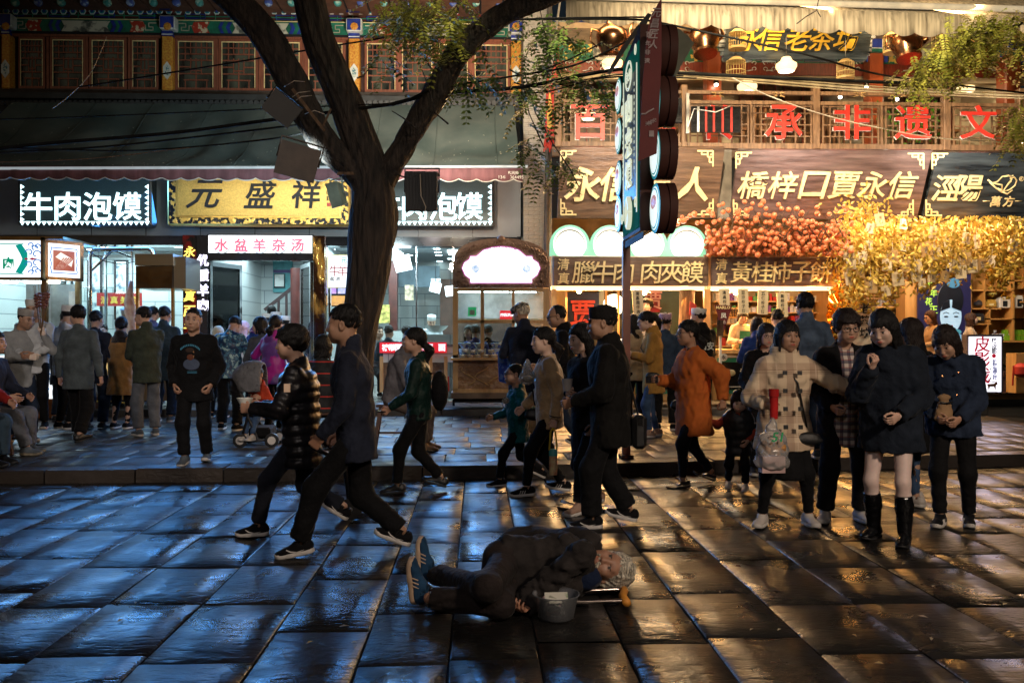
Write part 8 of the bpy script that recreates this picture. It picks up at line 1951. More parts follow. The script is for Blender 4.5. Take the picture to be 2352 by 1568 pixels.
MB().tube([c+Vector((.085,-.03,.12)),c+Vector((.09,-.03,-.02))],.006,5).build('zip',REDP,t);MB().tube([c+Vector((-.07,-.06,.14)),c+Vector((-.14,-.10,.22)),c+Vector((-.20,-.12,.02))],.014,6).build('strap',BLACKL,t,smooth='all')
c=held(J,0,(-.02,-.02,-.10));t=thing('mobile_phone','phone in the hand of the woman in dark green','phone',c);box('phone',c-Vector((.04,.035,.006)),c+Vector((.04,.035,.006)),DKM,t,bev=.004)

J=person(1190,1112,1.23,-80,'boy in teal jacket and glasses walking left',kind='k',feet=((.20,0,0,4,0),(-.26,0,.06,-26,0)),hands=((-.28,.16,-.22,'half'),(.30,.08,-.32,'grip')),gls=True,head=(0,-2,0),top=T_(TEALJ,fat=1.2,hem=.16,collar='flat',fold=.009),legs=Lg(BLK,w=.055),shoe=SN,hair='buzz')
c=J['W'](J['p2']+np.array((.10,-.14,.02)));MB().lathe([(.035,0),(0,.006)],(0,0,0),18,T=Matrix.Translation(c)@Matrix.Rotation(R(100),4,'X')).build('chest_badge',M('badge_ring',(.5,.5,.45),c2=(.02,.02,.02),r=.6,vs=60),J['root'])
J=person(1205,1012,1.76,168,'old man in checked flat cap and navy coat buying at the carved cart',z=ZP,head=(60,8,0),hands=((.28,.02,-.28,'half'),(.30,.02,-.22,'half')),top=T_(NAVY,hem=.26,fat=1.18,collar='stand'),legs=Lg(KHAKI,w=.075),shoe=LT,hair='short',haircol='grey',hatk='flat',hatm=M('checked_tweed',(.05,.055,.045),c2=(.28,.25,.2),r=.9,vs=20,lo=.52,hi=.56),skin='tan')
c=P(1163,840,12.1);t=thing('blue_bag','glossy royal blue carrier bag on the arm of the flat capped man','bag',c);m=MB();poly(m,[(1143,810),(1174,818),(1178,885),(1146,876)][::-1],12.0,.10);m.build('bag',M('blue_gloss',(.01,.06,.45),c2=(.08,.2,.6),r=.25,vs=14,lo=.5,hi=.56,bump=.1),t);MB().tube([P(1150,812,12.05),P(1165,772,12.05),P(1172,815,12.05)],.010,6).build('handle',M('blue_gloss',(0,0,0)),t,smooth='all')
person(1296,1035,1.73,-95,'balding man in glasses and black hooded jacket walking left',z=ZP,gls=True,feet=WALKs,head=(8,12,0),hands=((.2,.05,-.42),(.3,0,-.35,'grip')),top=T_(BLK,hem=.18,fat=1.15,collar='hood'),legs=Lg(JEANS,w=.062),shoe=SN,stripe='swoosh',hair='balding',skin='tan')
J=person(1262,1136,1.58,-88,'woman in beige fleece jacket walking left with a bottle on a yellow strap',kind='f',feet=((.22,0,0,4,0),(-.14,0,.02,-8,0)),hands=((-.04,.06,-.52,'grip'),(.22,.12,-.44,'half')),head=(10,4,0),top=T_(BEIGE,hem=.14,fat=1.08,collar='crew',t=.02),legs=Lg(BLK,w=.048),shoe=SN,hair='lowpony',skin='fair',stripe='s')
m=MB()
for fz,(ra,ca)in((.90,(.050,None)),):
    for i in(0,):
        E_,W2=J['el'][i],J['wr'][i];dd=(W2-E_);m.tube([J['W'](E_+dd*.86),J['W'](E_+dd*.89)],.052,14)
m.build('cuff_stripe',BLK,J['root'],smooth='all')
c=held(J,0);b0=Vector((c.x,c.y-.03,.22));t=thing('water_bottle','teal and white child bottle hanging on a yellow strap','bottle',b0);MB().lathe([(.036,0),(.038,.10),(.038,.17)],b0,16).build('body',M('bottle_print',(.75,.65,.35),c2=(.6,.25,.15),r=.4,vs=22,bump=0),t,smooth=True);MB().lathe([(.040,.17),(.040,.21),(.03,.23),(0,.235)],b0,16).build('cap',M('bottle_teal',(.08,.42,.42),r=.4),t,smooth=True)
YST=M('yellow_strap',(.62,.42,.03),r=.6);MB().tube([b0+Vector((-.035,0,.22)),c+Vector((-.022,0,-.04)),c+Vector((.0,0,.0))],.009,6).build('strap',YST,t);MB().tube([b0+Vector((.035,0,.22)),c+Vector((.022,0,-.04)),c+Vector((.0,0,.0))],.009,6).build('strap',YST,t)
def xbag(J,side,label,drop=.0,fwd=.05,mat=BLACKL,sz=(.05,.10,.11),out=.16):
    k=1 if side==0 else-1;c=J['W'](J['p0']+np.array((k*out,-fwd,-.02-drop)));t=thing('shoulder_bag',label,'handbag',c)
    V,F=surfnet(lambda p:smax(cap(p,(0,0,-.02),(0,0,.01),(sz[0],sz[1]),(sz[0]*.8,sz[1]*.9),(1,0,0)),-(p[:,2]+sz[2]),.01),(-.16,-.2,-.2),(.16,.2,.2),.014);link('bag',npmesh('bag',V,F),mat,t,M4=WM[J['root']].to_3x3().to_4x4()if 0 else Matrix.Translation(c)@Matrix.Rotation(J['root'].rotation_euler.z,4,'Z'))
    s2=J['W'](J['sh'][1-side]*.55+J['p3']*.45+J['up']*.055+np.array((0,-.06,0)));ch=J['W'](J['p2']+np.array((k*.06,-.155,-.02)));b2=J['W'](J['p2']+np.array((k*-.02,.15,0)))
    MB().tube([c+Vector((0,0,.08)),ch,s2,J['W'](J['sh'][1-side]*.5+J['p3']*.5+np.array((0,.06,.02))),b2,c+Vector((0,0,.08))],.008,6).build('strap',mat,t,smooth='all');return t
xbag(J,1,'black chain strap bag of the woman in beige fleece',fwd=.12)
c=P(1212,855,8.2);t=thing('plastic_bag','thin clear plastic bag of food held at the chest of the beige fleece woman','bag',c)
PLB=film('plastic_film',(.75,.72,.70),.3,.2);V,F=surfnet(lambda p:cap(p,(0,0,-.05),(0,0,.10),(.075,.06),(.02,.02))+.010*wob(p,50,3),(-.13,-.12,-.16),(.13,.12,.16),.012);link('film',npmesh('film',V,F),PLB,t,M4=Matrix.Translation(c));MB().ball(c+Vector((0,0,-.06)),.055,12,(1,.8,.6)).build('food',M('dark_food',(.12,.08,.04),c2=(.25,.2,.08),r=.4,vs=30),t,smooth=True)
J=person(1352,1172,1.60,-52,'woman with shoulder hair holding a paper cup beside the man in black',kind='f',feet=WALKs,hands=((.1,.05,-.5),(.22,-.14,-.24,'half')),head=(-12,12,0),top=T_(BLK,hem=.30,fat=1.12,collar='flat'),legs=Lg(BLK,w=.05),shoe=('sneaker',TANSH,SOLEW),hair='long',skin='fair')
c=held(J,1,(0,-.03,-.09))+Vector((-.0,0,.03));t=thing('paper_cup','white paper cup with wooden stick in the woman\'s hand','cup',c);MB().lathe([(.032,-.05),(.045,.05),(.042,.05)],c,18,cap=False).build('cup',WSH,t,smooth=True);MB().tube([c,c+Vector((-.09,0,.11))],.004,5).build('stick',YW,t)
J=person(1402,1208,1.70,-100,'man in black cap and long black coat walking away to the left',feet=((.14,.02,0,4,0),(-.14,.02,.03,-12,0)),hands=((.26,-.02,-.36,'half'),(.22,.0,-.34,'half')),head=(8,4,0),lean=2,top=T_(Fb('deep_black',(.007,.0065,.006)),hem=.22,fat=1.22,collar='hood',t=.024,flare=.01,h=.013),legs=Lg(Fb('deep_black2',(.007,.007,.008)),w=.078),shoe=SN,stripe='swoosh',hair='short',hatk='kepi',skin='tan')
t=thing('shoulder_bag','black leather bag hanging behind the man in the black cap','handbag',P(1468,1005,6.9));c=P(1466,990,6.9);box('bag',c-Vector((.055,.09,.13)),c+Vector((.055,.09,.13)),BLACKL,t,bev=.03);box('buckle',c+Vector((-.02,-.10,.05)),c+Vector((.02,-.09,.11)),CHR,t,bev=.003);MB().tube([c+Vector((0,0,.12)),c+Vector((-.10,.0,.5))],.010,6).build('strap',BLACKL,t)

J=person(1500,1003,1.68,-95,'young woman in glasses and mustard parka looking at her phone',z=ZP,kind='f',gls=True,feet=((.06,.02),(-.06,.02)),hands=((.28,-.06,-.22,'half'),(.30,-.10,-.24,'half')),head=(0,16,0),top=T_(MUST,hem=.26,fat=1.12,collar='hood',flare=.02),legs=Lg(DEN,w=.042),shoe=('sneaker',TANSH,SOLEW),hair='pony',skin='fair')
xbag(J,0,'small dark bag across the mustard parka',mat=BLACKL,fwd=.02);c=held(J,0,(-.05,0,-.08));t=thing('mobile_phone','phone held by the woman in the mustard parka','phone',c);box('phone',c-Vector((.035,.01,.06)),c+Vector((.035,.01,.06)),DKM,t)
person(1462,990,1.66,-160,'long haired woman half hidden behind the sign post',z=ZP,q=2,kind='f',head=(10,15,0),hands=((.3,-.05,-.3),(.3,-.05,-.3)),top=T_(Fb('cream_jacket',(.5,.42,.3))),legs=Lg(BLK),hair='longbangs')
person(1528,988,1.66,170,'person in dark denim jacket behind the mustard parka',z=ZP,q=2,top=T_(Fb('dark_denim',(.03,.05,.09)),fat=1.15),legs=Lg(BLK,w=.066),shoe=SN,hair='short',hatk='kufi',hatm=Fb('pink_cap',(.45,.3,.42)),stripe='s')
person(1484,0,1.70,-10,'laughing young cook with striped white cap inside the sandwich stall',Y=16.9,z=ZS+.22,q=2,head=(-14,0,8),skin='fair',top=T_(Fb('stall_grey_uniform',(.2,.2,.22))),legs=Lg(BLK),hair='puffy',hatk='kufi',hatm=Fb('striped_cap',(.6,.5,.35)))
J=person(1612,985,1.74,-160,'man in tall white cap and black hooded top with printed back',z=ZP,q=2,head=(40,4,0),hands=((.3,-.05,-.35),(.3,-.05,-.35)),top=T_(BLK,fat=1.14,collar='hood',hem=.1),legs=Lg(BLK,w=.07),shoe=LT,hair='short',hatk='kufi')
text('西安',J['W'](J['p2']+np.array((.02,.165,-.05))),.12,WHITEP,J['root'],face=(.3,-1,0),bold=.02)
J=person(1592,1116,1.63,-82,'woman in oversized orange jumper walking left holding a phone',kind='f',gls=True,feet=((.14,0,0,4,0),(-.22,0,.04,-20,0)),hands=((-.20,.16,-.42,'half'),(.30,.02,-.24,'half')),head=(4,2,0),top=T_(ORK,hem=.30,fat=1.24,flare=.02,collar='crew',t=.028,fold=.012),legs=Lg(BLK,w=.040),shoe=('flat',BLACKL,SOLEB),hair='lowpony',skin='tan')
xbag(J,1,'black bag on chain strap over the orange jumper',drop=.0,fwd=.06,out=.21);c=held(J,1,(.02,-.0,-.09));t=thing('mobile_phone','dark phone held out by the woman in the orange jumper','phone',c);box('phone',c-Vector((.07,.008,.035)),c+Vector((.05,.008,.035)),DKM,t)
person(1696,1122,.98,-22,'toddler in padded black vest with red sleeve reaching to the orange jumper',kind='k',feet=((.05,.02),(-.08,.05)),hands=((.1,.02,-.4),(.1,.34,-.08,'half')),head=(10,24,0),top=T_(M('vest_black',(.012,.012,.014),r=.5),puff=.008,fat=1.2,hem=.16,sleeve=.02),inner=T_(Fb('rust_sleeve',(.40,.06,.03)),fat=1.0),legs=Lg(BLK,w=.062),shoe=SW,stripe='s',hair='bangs',skin='fair')
J=person(1702,0,1.62,12,'stall girl in cream fleece and green apron serving food',Y=15.9,z=ZS+.10,q=2,kind='f',head=(-15,25,0),hands=((.32,0,-.35),(.35,.08,-.25,'half')),skin='fair',top=T_(Fb('cream_fleece',(.55,.42,.25),sheen=.8)),legs=Lg(BLK),hair='bangs')
MB().add([J['W'](J['p2']+np.array(p))for p in((-.10,-.135,.06),(.10,-.135,.06),(.15,-.16,-.45),(-.15,-.16,-.45))],[(0,1,2,3)]).build('apron',Fb('green_apron',(.02,.12,.07)),J['root'])
t=thing('card_reader','white payment terminal standing on the stall counter','terminal',P(1648,802,15.2));box('stand',P(1655,800,15.2)-Vector((.02,0,.3)),P(1655,770,15.2)+Vector((.02,.03,0)),WHITEP,t);box('screen',P(1647,772,15.15),P(1662,735,15.15)+Vector((0,.03,0)),DKM,t)
person(1740,985,1.62,172,'woman with long straight hair and royal blue hooded top seen from behind',z=ZP,q=2,kind='f',hands=((.3,0,-.3),(.3,0,-.3)),top=T_(BLUEH,fat=1.15,collar='hood'),legs=Lg(BLK),hair='backlong',haircol='dark')
person(1787,975,1.74,178,'man with short hair and beige jacket seen from behind at the shelf',z=ZP,q=2,top=T_(Fb('beige_jacket',(.42,.33,.2)),fat=1.1),legs=Lg(KHAKI),hands=((.3,0,-.3),(.3,0,-.3)))
person(1853,1052,1.80,175,'tall man in blue denim jacket seen from behind',z=ZP,head=(8,4,0),hands=((.26,.02,-.32),(.26,.02,-.32)),top=T_(Fb('denim_jacket',(.075,.11,.17),bs=160,var=.35),fat=1.2,hem=.05,collar='stand',fold=.010),legs=Lg(JEANS,w=.066),shoe=SG,hair='side')
J=person(1756,1092,1.60,-12,'woman in round glasses standing just behind the plaid coat',kind='f',gls=True,head=(12,8,0),hands=((.3,.05,-.28,'half'),(.25,0,-.4)),top=T_(BLK,fat=1.1,hem=.2),legs=Lg(BLK),hair='bob',haircol='dark',skin='fair')

J=person(1800,1205,1.59,-4,'woman in cream plaid coat with broad collar gesturing to the right',kind='f',feet=((.02,.10,0,0,8),(.06,.10,0,0,30)),hands=((.22,.44,-.22,'flat'),(.26,.06,-.30,'grip')),head=(10,2,2),palm=((0,.3,-1),None),top=T_(PLAIDC,hem=.20,fat=1.12,flare=.05,collar='big',t=.022,fold=.010,h=.013),skirt=dict(mat=BLK,L=.42,w=.0),legs=Lg(BLK,w=.042),shoe=SW,hair='bob',skin='tan')
collar_(J,Fb('cream_fleece_collar',(.80,.64,.44),sheen=.8))
for k in range(4):
    for sx in(-1,1):c=J['W'](J['p2']+np.array((sx*.055+.01,-.190-.008*k,.06-k*.135)));MB().box(c-Vector((.016,.006,.016)),c+Vector((.016,.006,.016))).build('button',BLACKL,J['root'])
xbag(J,0,'flat black shoulder bag on the hip of the plaid coat',drop=.08,fwd=.12,sz=(.13,.04,.06),out=.14)
c=held(J,1,(.030,-.012,-.085));t=thing('thermos_flask','red flask held upright by the woman in the plaid coat','flask',c);MB().lathe([(.030,-.10),(.033,.06),(.038,.065),(.038,.12),(0,.125)],c,18,T=None).build('flask',M('red_plastic',(.45,.02,.02),r=.25,bump=0),t,smooth=True)
c2=c+Vector((-.02,-.03,-.30));t=thing('shopping_bag','full clear plastic bag of round cakes hanging from the wrist of the plaid coat woman','bag',c2)
V,F=surfnet(lambda p:smin(cap(p,(0,0,-.10),(0,0,.04),(.13,.09),(.10,.07)),cap(p,(0,0,.04),(0,0,.20),(.08,.05),(.015,.015)),.04)+.010*wob(p,34,8),(-.2,-.16,-.26),(.2,.16,.28),.012);link('film',npmesh('film',V,F),PLB,t,M4=Matrix.Translation(c2));rg=random.Random(9);m=MB()
for i in range(16):m.ball(c2+Vector((rg.uniform(-.08,.08),rg.uniform(-.05,.04),rg.uniform(-.05,.03))),.026,9)
m.build('cake',M('fried_cake',(.42,.17,.04),c2=(.6,.3,.08),r=.5,vs=12),t,smooth=True);MB().box(c2+Vector((-.09,-.05,-.19)),c2+Vector((.08,.05,-.07))).build('food_box',M('pink_box',(.6,.4,.38),r=.6),t);text('51',c2+Vector((.0,-.115,.08)),.07,M('green_print',(.02,.35,.12),r=.6),t,shear=.2)
J=person(1936,1196,1.67,-6,'person in black glasses and dark plaid shirt under a black jacket',kind='f',gls=True,feet=((.0,.05,0,0,12),(.03,.06,0,0,25)),hands=((.10,-.02,-.42,'grip'),(.16,-.02,-.40,'half')),head=(6,12,-2),top=T_(BLK,hem=.22,fat=1.2,collar='flat',t=.022,openf=.052),inner=dict(mat=PLAIDS,name='shirt',hem=.24,fat=1.06,t=.010,sleeve=.3,collar='flat'),legs=Lg(BLK,w=.070),shoe=('sneaker',WSH,SOLEW),hair='puffy',haircol='dark',skin='mid')
c=P(1968,905,6.7);t=thing('mobile_phone','bright screened phone held between the plaid shirt and navy jacket','phone',c);T=Matrix.Translation(c)@Matrix.Rotation(R(12),4,'Y')@Matrix.Rotation(R(-60),4,'X');MB().box((-.075,-.005,-.036),(.075,.005,.036),T).build('phone',DKM,t);MB().box((-.070,-.008,-.032),(.070,-.0055,.032),T).build('screen',EM('phone_screen',(.35,.65,.75),.8,c2=(.8,.75,.5),vs=30),t)
J=person(2045,1240,1.68,-38,'woman with fringe in oversized navy jacket and knee-high black boots',kind='f',feet=((.10,.03,0,0,4),(-.02,.03,0,0,10)),hands=((.22,-.04,-.40,'half'),(.26,-.10,-.07,'half')),head=(-6,22,-3),lean=3,hunch=6,palm=(None,(0,.3,-1)),top=T_(Fb('navy_oversize',(.012,.017,.028)),hem=.19,fat=1.2,t=.030,collar='flat',fold=.012,flare=.01,h=.013),bare=True,skin='fair',shoe=('boot',M('patent_leather',(.006,.006,.007),r=.10,var=.3,bump=.35,bs=25),SOLEB),hair='longbangs')
person(2108,1158,1.63,-150,'woman with long hair and black coat behind the boots',kind='f',feet=((-.06,.03,0,0,8),(.1,.03,0,0,8)),hands=((.25,-.05,-.35),(.25,-.05,-.35)),head=(10,10,0),top=T_(BLK,hem=.36,fat=1.12),legs=Lg(DEN,w=.042),shoe=SW,stripe='s',hair='backlong',haircol='dark')
J=person(2188,1203,1.61,-34,'woman in dark denim jacket looking down with suede pouch bag',kind='f',feet=((.00,.03,0,0,8),(.14,-.01,0,0,6)),hands=((.22,-.08,-.42,'half'),(.20,-.06,-.40,'half')),head=(-10,28,-4),lean=4,hunch=16,top=T_(Fb('indigo_denim',(.018,.028,.055),bs=140,var=.35),hem=.10,fat=1.18,t=.026,collar='stand',fold=.013,h=.013),legs=Lg(BLK,w=.054),shoe=SN,stripe='s',hair='bob',haircol='dark')
c=P(2168,940,6.75);t=thing('pouch_bag','tan suede drawstring pouch at the waist of the denim jacket woman','handbag',c);V,F=surfnet(lambda p:smin(cap(p,(0,0,-.06),(0,0,.03),(.075,.045),(.055,.035)),cap(p,(0,0,.06),(0,0,.09),(.03,.025),(.05,.03)),.02)+.005*wob(p,60,8),(-.13,-.1,-.18),(.13,.1,.16),.012);link('pouch',npmesh('pouch',V,F),SUEDE,t,M4=Matrix.Translation(c));MB().tube([c+Vector((-.045,-.03,.055)),c+Vector((0,-.045,.05)),c+Vector((.045,-.03,.055))],.008,6).build('tie',BLACKL,t)
for k,(x,z)in enumerate(((.06,.05),(-.05,.02),(.05,-.12))):c=J['W'](J['p2']+np.array((x,-.185,z)));MB().ball(c,.010,8,(1,.5,1)).build('copper_button',COP,J['root'])

person(2146,0,1.66,-84,'shop woman with long brown hair and beige jumper facing left',Y=16.6,z=ZS+.05,q=2,kind='f',gls=True,head=(0,12,0),hands=((.3,0,-.3),(.3,0,-.3)),top=T_(Fb('beige_knit',(.45,.33,.2)),fat=1.1),legs=Lg(BLK),hair='long',haircol='brown',skin='fair')
person(2226,0,1.62,62,'smiling shop woman in pale knit with black bow behind the counter',Y=17.3,z=ZS+.05,q=2,kind='f',gls=True,head=(14,-4,0),hands=((.3,0,-.34),(.3,0,-.34)),top=T_(Fb('pale_knit',(.6,.42,.24),sheen=.6),fat=1.05),legs=Lg(BLK),hair='bob',haircol='brown',skin='fair')
person(990,0,1.68,8,'kitchen chef in white behind the glass with a bowl',Y=19.0,z=ZS,q=2,head=(0,25,0),hands=((.3,0,-.35),(.3,0,-.35)),top=T_(WHT),legs=Lg(BLK),hair='buzz',hatk='kufi',group='staff and diners inside')
t=thing('mixing_bowl','large white bowl on the kitchen counter behind the glass','bowl',P(1000,760,18.2));MB().lathe([(.08,-.14),(.2,-.05),(.24,.0),(.22,0)],P(1002,748,18.2),24,cap=False).build('bowl',WHITEP,t,smooth=True);box('table',(X(960,18),18,ZS),(X(1040,18),18.7,Z(768,18.2)),WALLI,t)
for u,Y_,a,lb,hr,mt in((892,17.8,170,'diner in dark jacket seen from behind left of the glass','short',STEEL),(868,18.6,30,'pale faced diner close beside the tree trunk','short',Fb('diner_grey',(.2,.2,.22))),(1078,17.6,-20,'long haired diner seen through the carved cart','long',BLK),(1092,17.3,175,'diner in royal blue seen through the carved cart','short',BLUEH),(1120,17.5,170,'dark haired diner right of the blue one','short',BLK),(930,18.4,120,'diner with dark hair near the kitchen counter','short',NAVY)):
    person(u,0,1.7,a,lb,Y=Y_,z=ZS,q=2,sit=.5,feet=((.3,0),(.3,0)),top=T_(mt),legs=Lg(BLK),hair=hr,hands=((.3,0,-.3),(.3,0,-.3)),kind='f' if hr=='long' else 'm')

b=MB();b.ball(P(728,790,16.0),1.0,16,(.35,.25,.75));st__=b.build('steam',None,kind='stuff');st__['label']='thin white steam rising beside the golden column'
vm=bpy.data.materials.new('steam');vm.use_nodes=True;nt=vm.node_tree;nt.nodes.clear();o_=nd(nt,'ShaderNodeOutputMaterial');vv=nd(nt,'ShaderNodeVolumePrincipled');n_=nd(nt,'ShaderNodeTexNoise');n_.inputs['Scale'].default_value=2.5
nt.links.new(mth(nt,'MULTIPLY',mth(nt,'MAXIMUM',mth(nt,'SUBTRACT',n_.outputs['Fac'],.5),0),3.0),vv.inputs['Density']);nt.links.new(vv.outputs[0],o_.inputs['Volume']);vv.inputs['Anisotropy'].default_value=.3;st__.data.materials.clear();st__.data.materials.append(vm)
# ================================================================== the man lying on the road
g0=G(1200,1385);LR=thing('person','old grey bearded man lying curled on his side on the road stones','person',(g0.x,g0.y,0));L0=WM[LR].translation
def GP(u,v,z):return np.array((G(u,v,z)-L0)[:])
s=.98
hipc=GP(1165,1305,.17);sh_=GP(1345,1290,.22)
J=dict(s=s,hs=1.0,p0=hipc,p3=GP(1352,1300,.16))
ax=nrm(J['p3']-J['p0']);J['p1']=J['p0']+(J['p3']-J['p0'])*.34;J['p2']=J['p0']+(J['p3']-J['p0'])*.68
J['up']=ax;J['up2']=ax;J['rt']=np.array((0,0,1.0));J['fw']=nrm(np.cross(ax,J['rt']))if np.cross(ax,J['rt'])[1]<0 else-nrm(np.cross(ax,J['rt']))
J['sh']=[GP(1335,1272,.31),GP(1335,1325,.10)]
J['hip']=[GP(1158,1285,.23),GP(1158,1318,.11)]
J['kn']=[GP(1118,1350,.19),GP(1150,1388,.08)]
J['an']=[GP(1000,1318,.075),GP(985,1372,.09)]
J['el']=[GP(1262,1335,.16),GP(1275,1352,.08)];J['wr']=[GP(1206,1372,.07),GP(1216,1388,.05)];J['hp']=['half','half'];J['ft']=[(0,0),(0,0)]
Hc=Vector(GP(1396,1303,.15));fdir=Vector((-.12,-.80,.55)).normalized();up_=Vector((.88,-.30,.02));up_=(up_-fdir*up_.dot(fdir)).normalized();xr=up_.cross(-fdir)*1.0
yv=-fdir;xr=yv.cross(up_).normalized()
J['H']=Matrix(((xr.x,yv.x,up_.x,Hc.x),(xr.y,yv.y,up_.y,Hc.y),(xr.z,yv.z,up_.z,Hc.z),(0,0,0,1)))@Matrix.Scale(1.14,4)
bodymesh(J,'o',.0045,SKIN['old'],LR)
OLDJ=Fb('worn_grey_jacket',(.026,.022,.021),var=.35);OLDT=Fb('worn_brown_trousers',(.024,.018,.017),var=.35);NVS=Fb('navy_shirt',(.010,.018,.05))
topmesh(J,LR,OLDJ,hem=.06,fat=1.02,t=.022,collar='flat',sleeve=1.2,fold=.014,h=.012,seed=5);legmesh(J,LR,OLDT,w=.062,fold=.012,h=.012,seed=9)
def bag_(p):return ell(p,GP(1290,1268,.25),(.30,.10,.12))+.014*wob(p,40,4)
c=GP(1262,1262,.2);V,F=surfnet(lambda p:cap(p,GP(1185,1250,.2),GP(1345,1250,.26),.10,.09)+.016*wob(p,34,4),np.minimum(GP(1185,1250,.2),GP(1345,1250,.26))-.16,np.maximum(GP(1185,1250,.2),GP(1345,1250,.26))+.16,.013);link('crumpled_shirt',npmesh('crumpled_shirt',V,F),OLDJ,LR)
V,F=surfnet(lambda p:cap(p,GP(1345,1322,.12),GP(1385,1300,.10),.085,.07)+.006*wob(p,40,4),GP(1345,1322,.12)-.15,np.maximum(GP(1345,1322,.12),GP(1385,1300,.10))+.15,.013);link('navy_collar',npmesh('navy_collar',V,F),NVS,LR)

HG=HAIRM['grey']
def hairf(p):
    q=p.copy();d=ell(q,(0,.028,.045),(.090,.105,.092));line=np.interp(p[:,1],[-.12,-.085,-.06,-.035,-.005,.03,.08,.12],[.078,.068,.05,.0,-.02,-.06,-.10,-.12])
    d=smax(d,-(p[:,2]-line),.008);d=smin(d,cap(q,(.06,.03,0),(.05,.06,-.14),.04,.02),.02);d=smin(d,cap(q,(-.06,.03,0),(-.05,.06,-.12),.04,.02),.02);d=smin(d,cap(q,(0,.10,.06),(-.03,.15,-.05),.05,.03),.03)
    a=np.arctan2(p[:,0],p[:,1]+.02);return d+.005*np.sin(a*30+8*p[:,2]*10)+.006*wob(p,60,3)
V,F=surfnet(hairf,(-.16,-.14,-.2),(.16,.22,.18),.007);link('hair',npmesh('hair',tf(V,J['H']),F),HG,LR)
def beard(p):
    q=p.copy();q[:,0]=np.abs(q[:,0]);d=smin(ell(q,(0,-.062,-.085),(.040,.036,.034)),cap(q,(0,-.07,-.10),(0,-.06,-.16),.026,.008),.02);d=smin(d,cap(q,(.022,-.092,-.042),(.036,-.08,-.075),.007,.012),.01);d=smin(d,cap(q,(.0,-.100,-.0395),(.024,-.094,-.045),.005,.006),.006);d=smax(d,-ell(q,(0,-.10,-.052),(.017,.02,.006)),.003)
    return d+.004*np.sin(p[:,0]*300)+.004*wob(p,80,6)
V,F=surfnet(beard,(-.07,-.12,-.19),(.07,-.0,-.02),.006);link('beard',npmesh('beard',tf(V,J['H']),F),HG,LR)

ma,mb,cache=shoe_tpl('sneaker');a_,b_=ma.copy(),mb.copy();a_.materials.append(BLSH);b_.materials.append(M('sole_cream',(.45,.32,.22),r=.6))
for(u,v,z,tz,ty)in((992,1318,.10,.95,.25),(978,1374,.11,.90,-.05)):
    c=Vector(GP(u,v,z*.5))+L0;c.z=z;zz_=Vector((.97,-.20,.08)).normalized();toe=Vector((-.22,ty,tz));toe=(toe-zz_*toe.dot(zz_)).normalized();yy_=-toe;xx_=yy_.cross(zz_)
    T=Matrix(((xx_.x,yy_.x,zz_.x,c.x),(xx_.y,yy_.y,zz_.y,c.y),(xx_.z,yy_.z,zz_.z,c.z),(0,0,0,1)))
    o=link('shoe',a_,None,LR,M4=T);link('sole',b_,None,o,M4=T);m=MB()
    for sd in(-1,1):
        for k in range(3):m.tube([T@Vector((sd*.0415,-.03-k*.022,-.058)),T@Vector((sd*.037,-.014-k*.022,-.026))],.0042,5)
    q=m.build('logo_stripe',M('sole_cream',(0,0,0)),None);q.data.transform(WM[o].inverted());q.parent=o

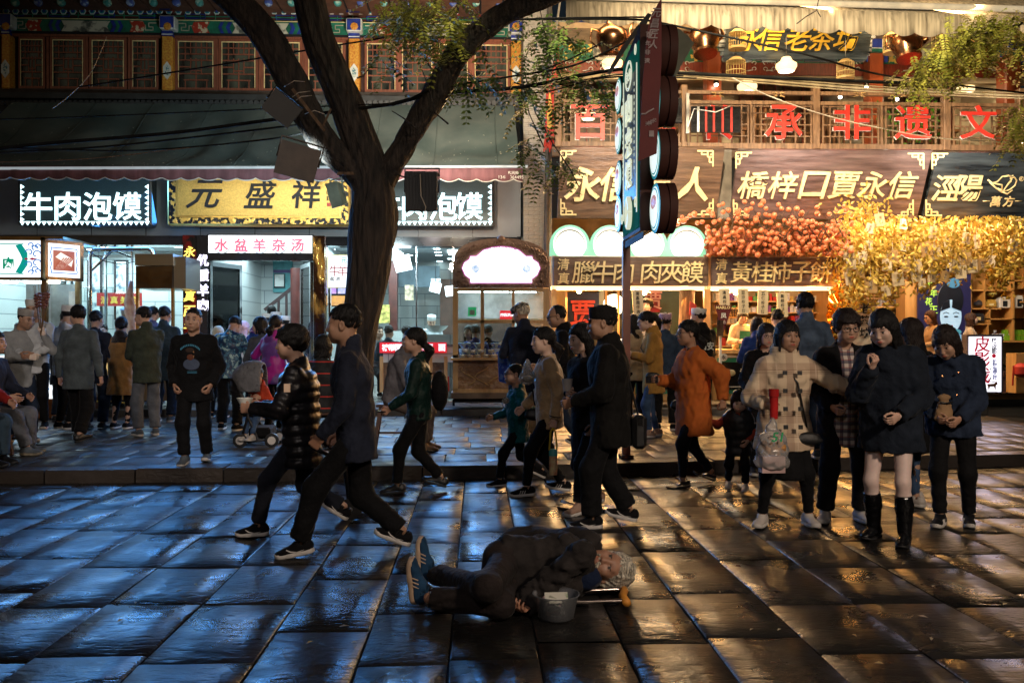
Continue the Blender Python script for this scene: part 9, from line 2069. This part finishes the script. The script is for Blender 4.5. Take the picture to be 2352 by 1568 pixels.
c=G(1385,1335,.03);t=thing('cloth_pillow','dark blue bundled cloth under the old man\'s head','cloth',c);V,F=surfnet(lambda p:ell(p,(0,0,.015),(.17,.09,.045))+.010*wob(p,45,2),(-.24,-.15,-.06),(.24,.15,.12),.012);link('cloth',npmesh('cloth',V,F),Fb('blue_cloth',(.02,.04,.11)),t,M4=Matrix.Translation(c))
ALU=M('anodised_bronze',(.50,.42,.38),r=.25,m=1,bump=0);RUB=M('orange_rubber',(.55,.22,.03),r=.6)
t=thing('crutch','aluminium crutch with orange rubber pad lying under the old man','crutch',G(1300,1385));z_=.04
A1,A2=G(1262,1360,z_),G(1430,1352,z_);B1,B2=G(1210,1384,z_),G(1432,1379,z_)
m=MB();m.tube([A1,A2],.012,10);m.tube([B1,B2],.012,10);m.tube([B1,G(1120,1392,z_),G(985,1386,z_)],.013,10);m.build('tube',ALU,t,smooth=True)
MB().tube([G(1428,1345,z_),G(1434,1357,z_),G(1430,1368,z_),G(1440,1384,z_)],.022,10).build('arm_pad',RUB,t,smooth='all');MB().tube([G(1005,1387,z_),G(985,1386,z_)],.022,10).build('rubber_foot',BLACKL,t)
c=G(1277,1419,0);t=thing('plastic_bowl','clear plastic begging bowl half full of banknotes beside the old man','bowl',c)
MB().lathe([(.085,.004),(.092,.01),(.115,.12),(.118,.125),(.124,.126),(.123,.130),(.117,.130),(.111,.12),(.088,.014),(0,.010)],c,40,cap=False).build('bowl',film('clear_plastic_bowl',(.75,.78,.85),.13,.12),t,smooth=True)
rg=random.Random(12);NT=[M('banknote_green',(.42,.46,.36),c2=(.75,.73,.62),r=.8,vs=14,bump=0),M('banknote_pink',(.5,.28,.3),c2=(.65,.5,.48),r=.8,vs=14,bump=0),M('banknote_dark',(.12,.16,.10),c2=(.45,.45,.35),r=.8,vs=18,bump=0)]
for i in range(11):
    T=Matrix.Translation(c+Vector((rg.uniform(-.035,.035),rg.uniform(-.035,.035),.028+i*.0065)))@Euler((rg.uniform(-.5,.5),rg.uniform(-.5,.5),rg.uniform(0,3))).to_matrix().to_4x4();n_=6;vs=[]
    for k in range(n_+1):
        x=-.055+.11*k/n_;zz=.010*math.sin(k*1.3+i);vs+=[(x,-.024,zz),(x,.024,zz+.004)]
    MB().add(vs,[(2*k,2*k+2,2*k+3,2*k+1)for k in range(n_)],T).build('banknote',NT[i%3]if i<10 else NT[0],t,smooth=True)
T=Matrix.Translation(c+Vector((0,-.02,.112)))@Euler((1.1,.0,.05)).to_matrix().to_4x4();MB().box((-.06,-.028,0),(.06,.028,.0015),T).build('banknote',M('banknote_pale',(.6,.58,.5),c2=(.2,.28,.15),r=.8,vs=9,lo=.55,hi=.6,bump=0),t)
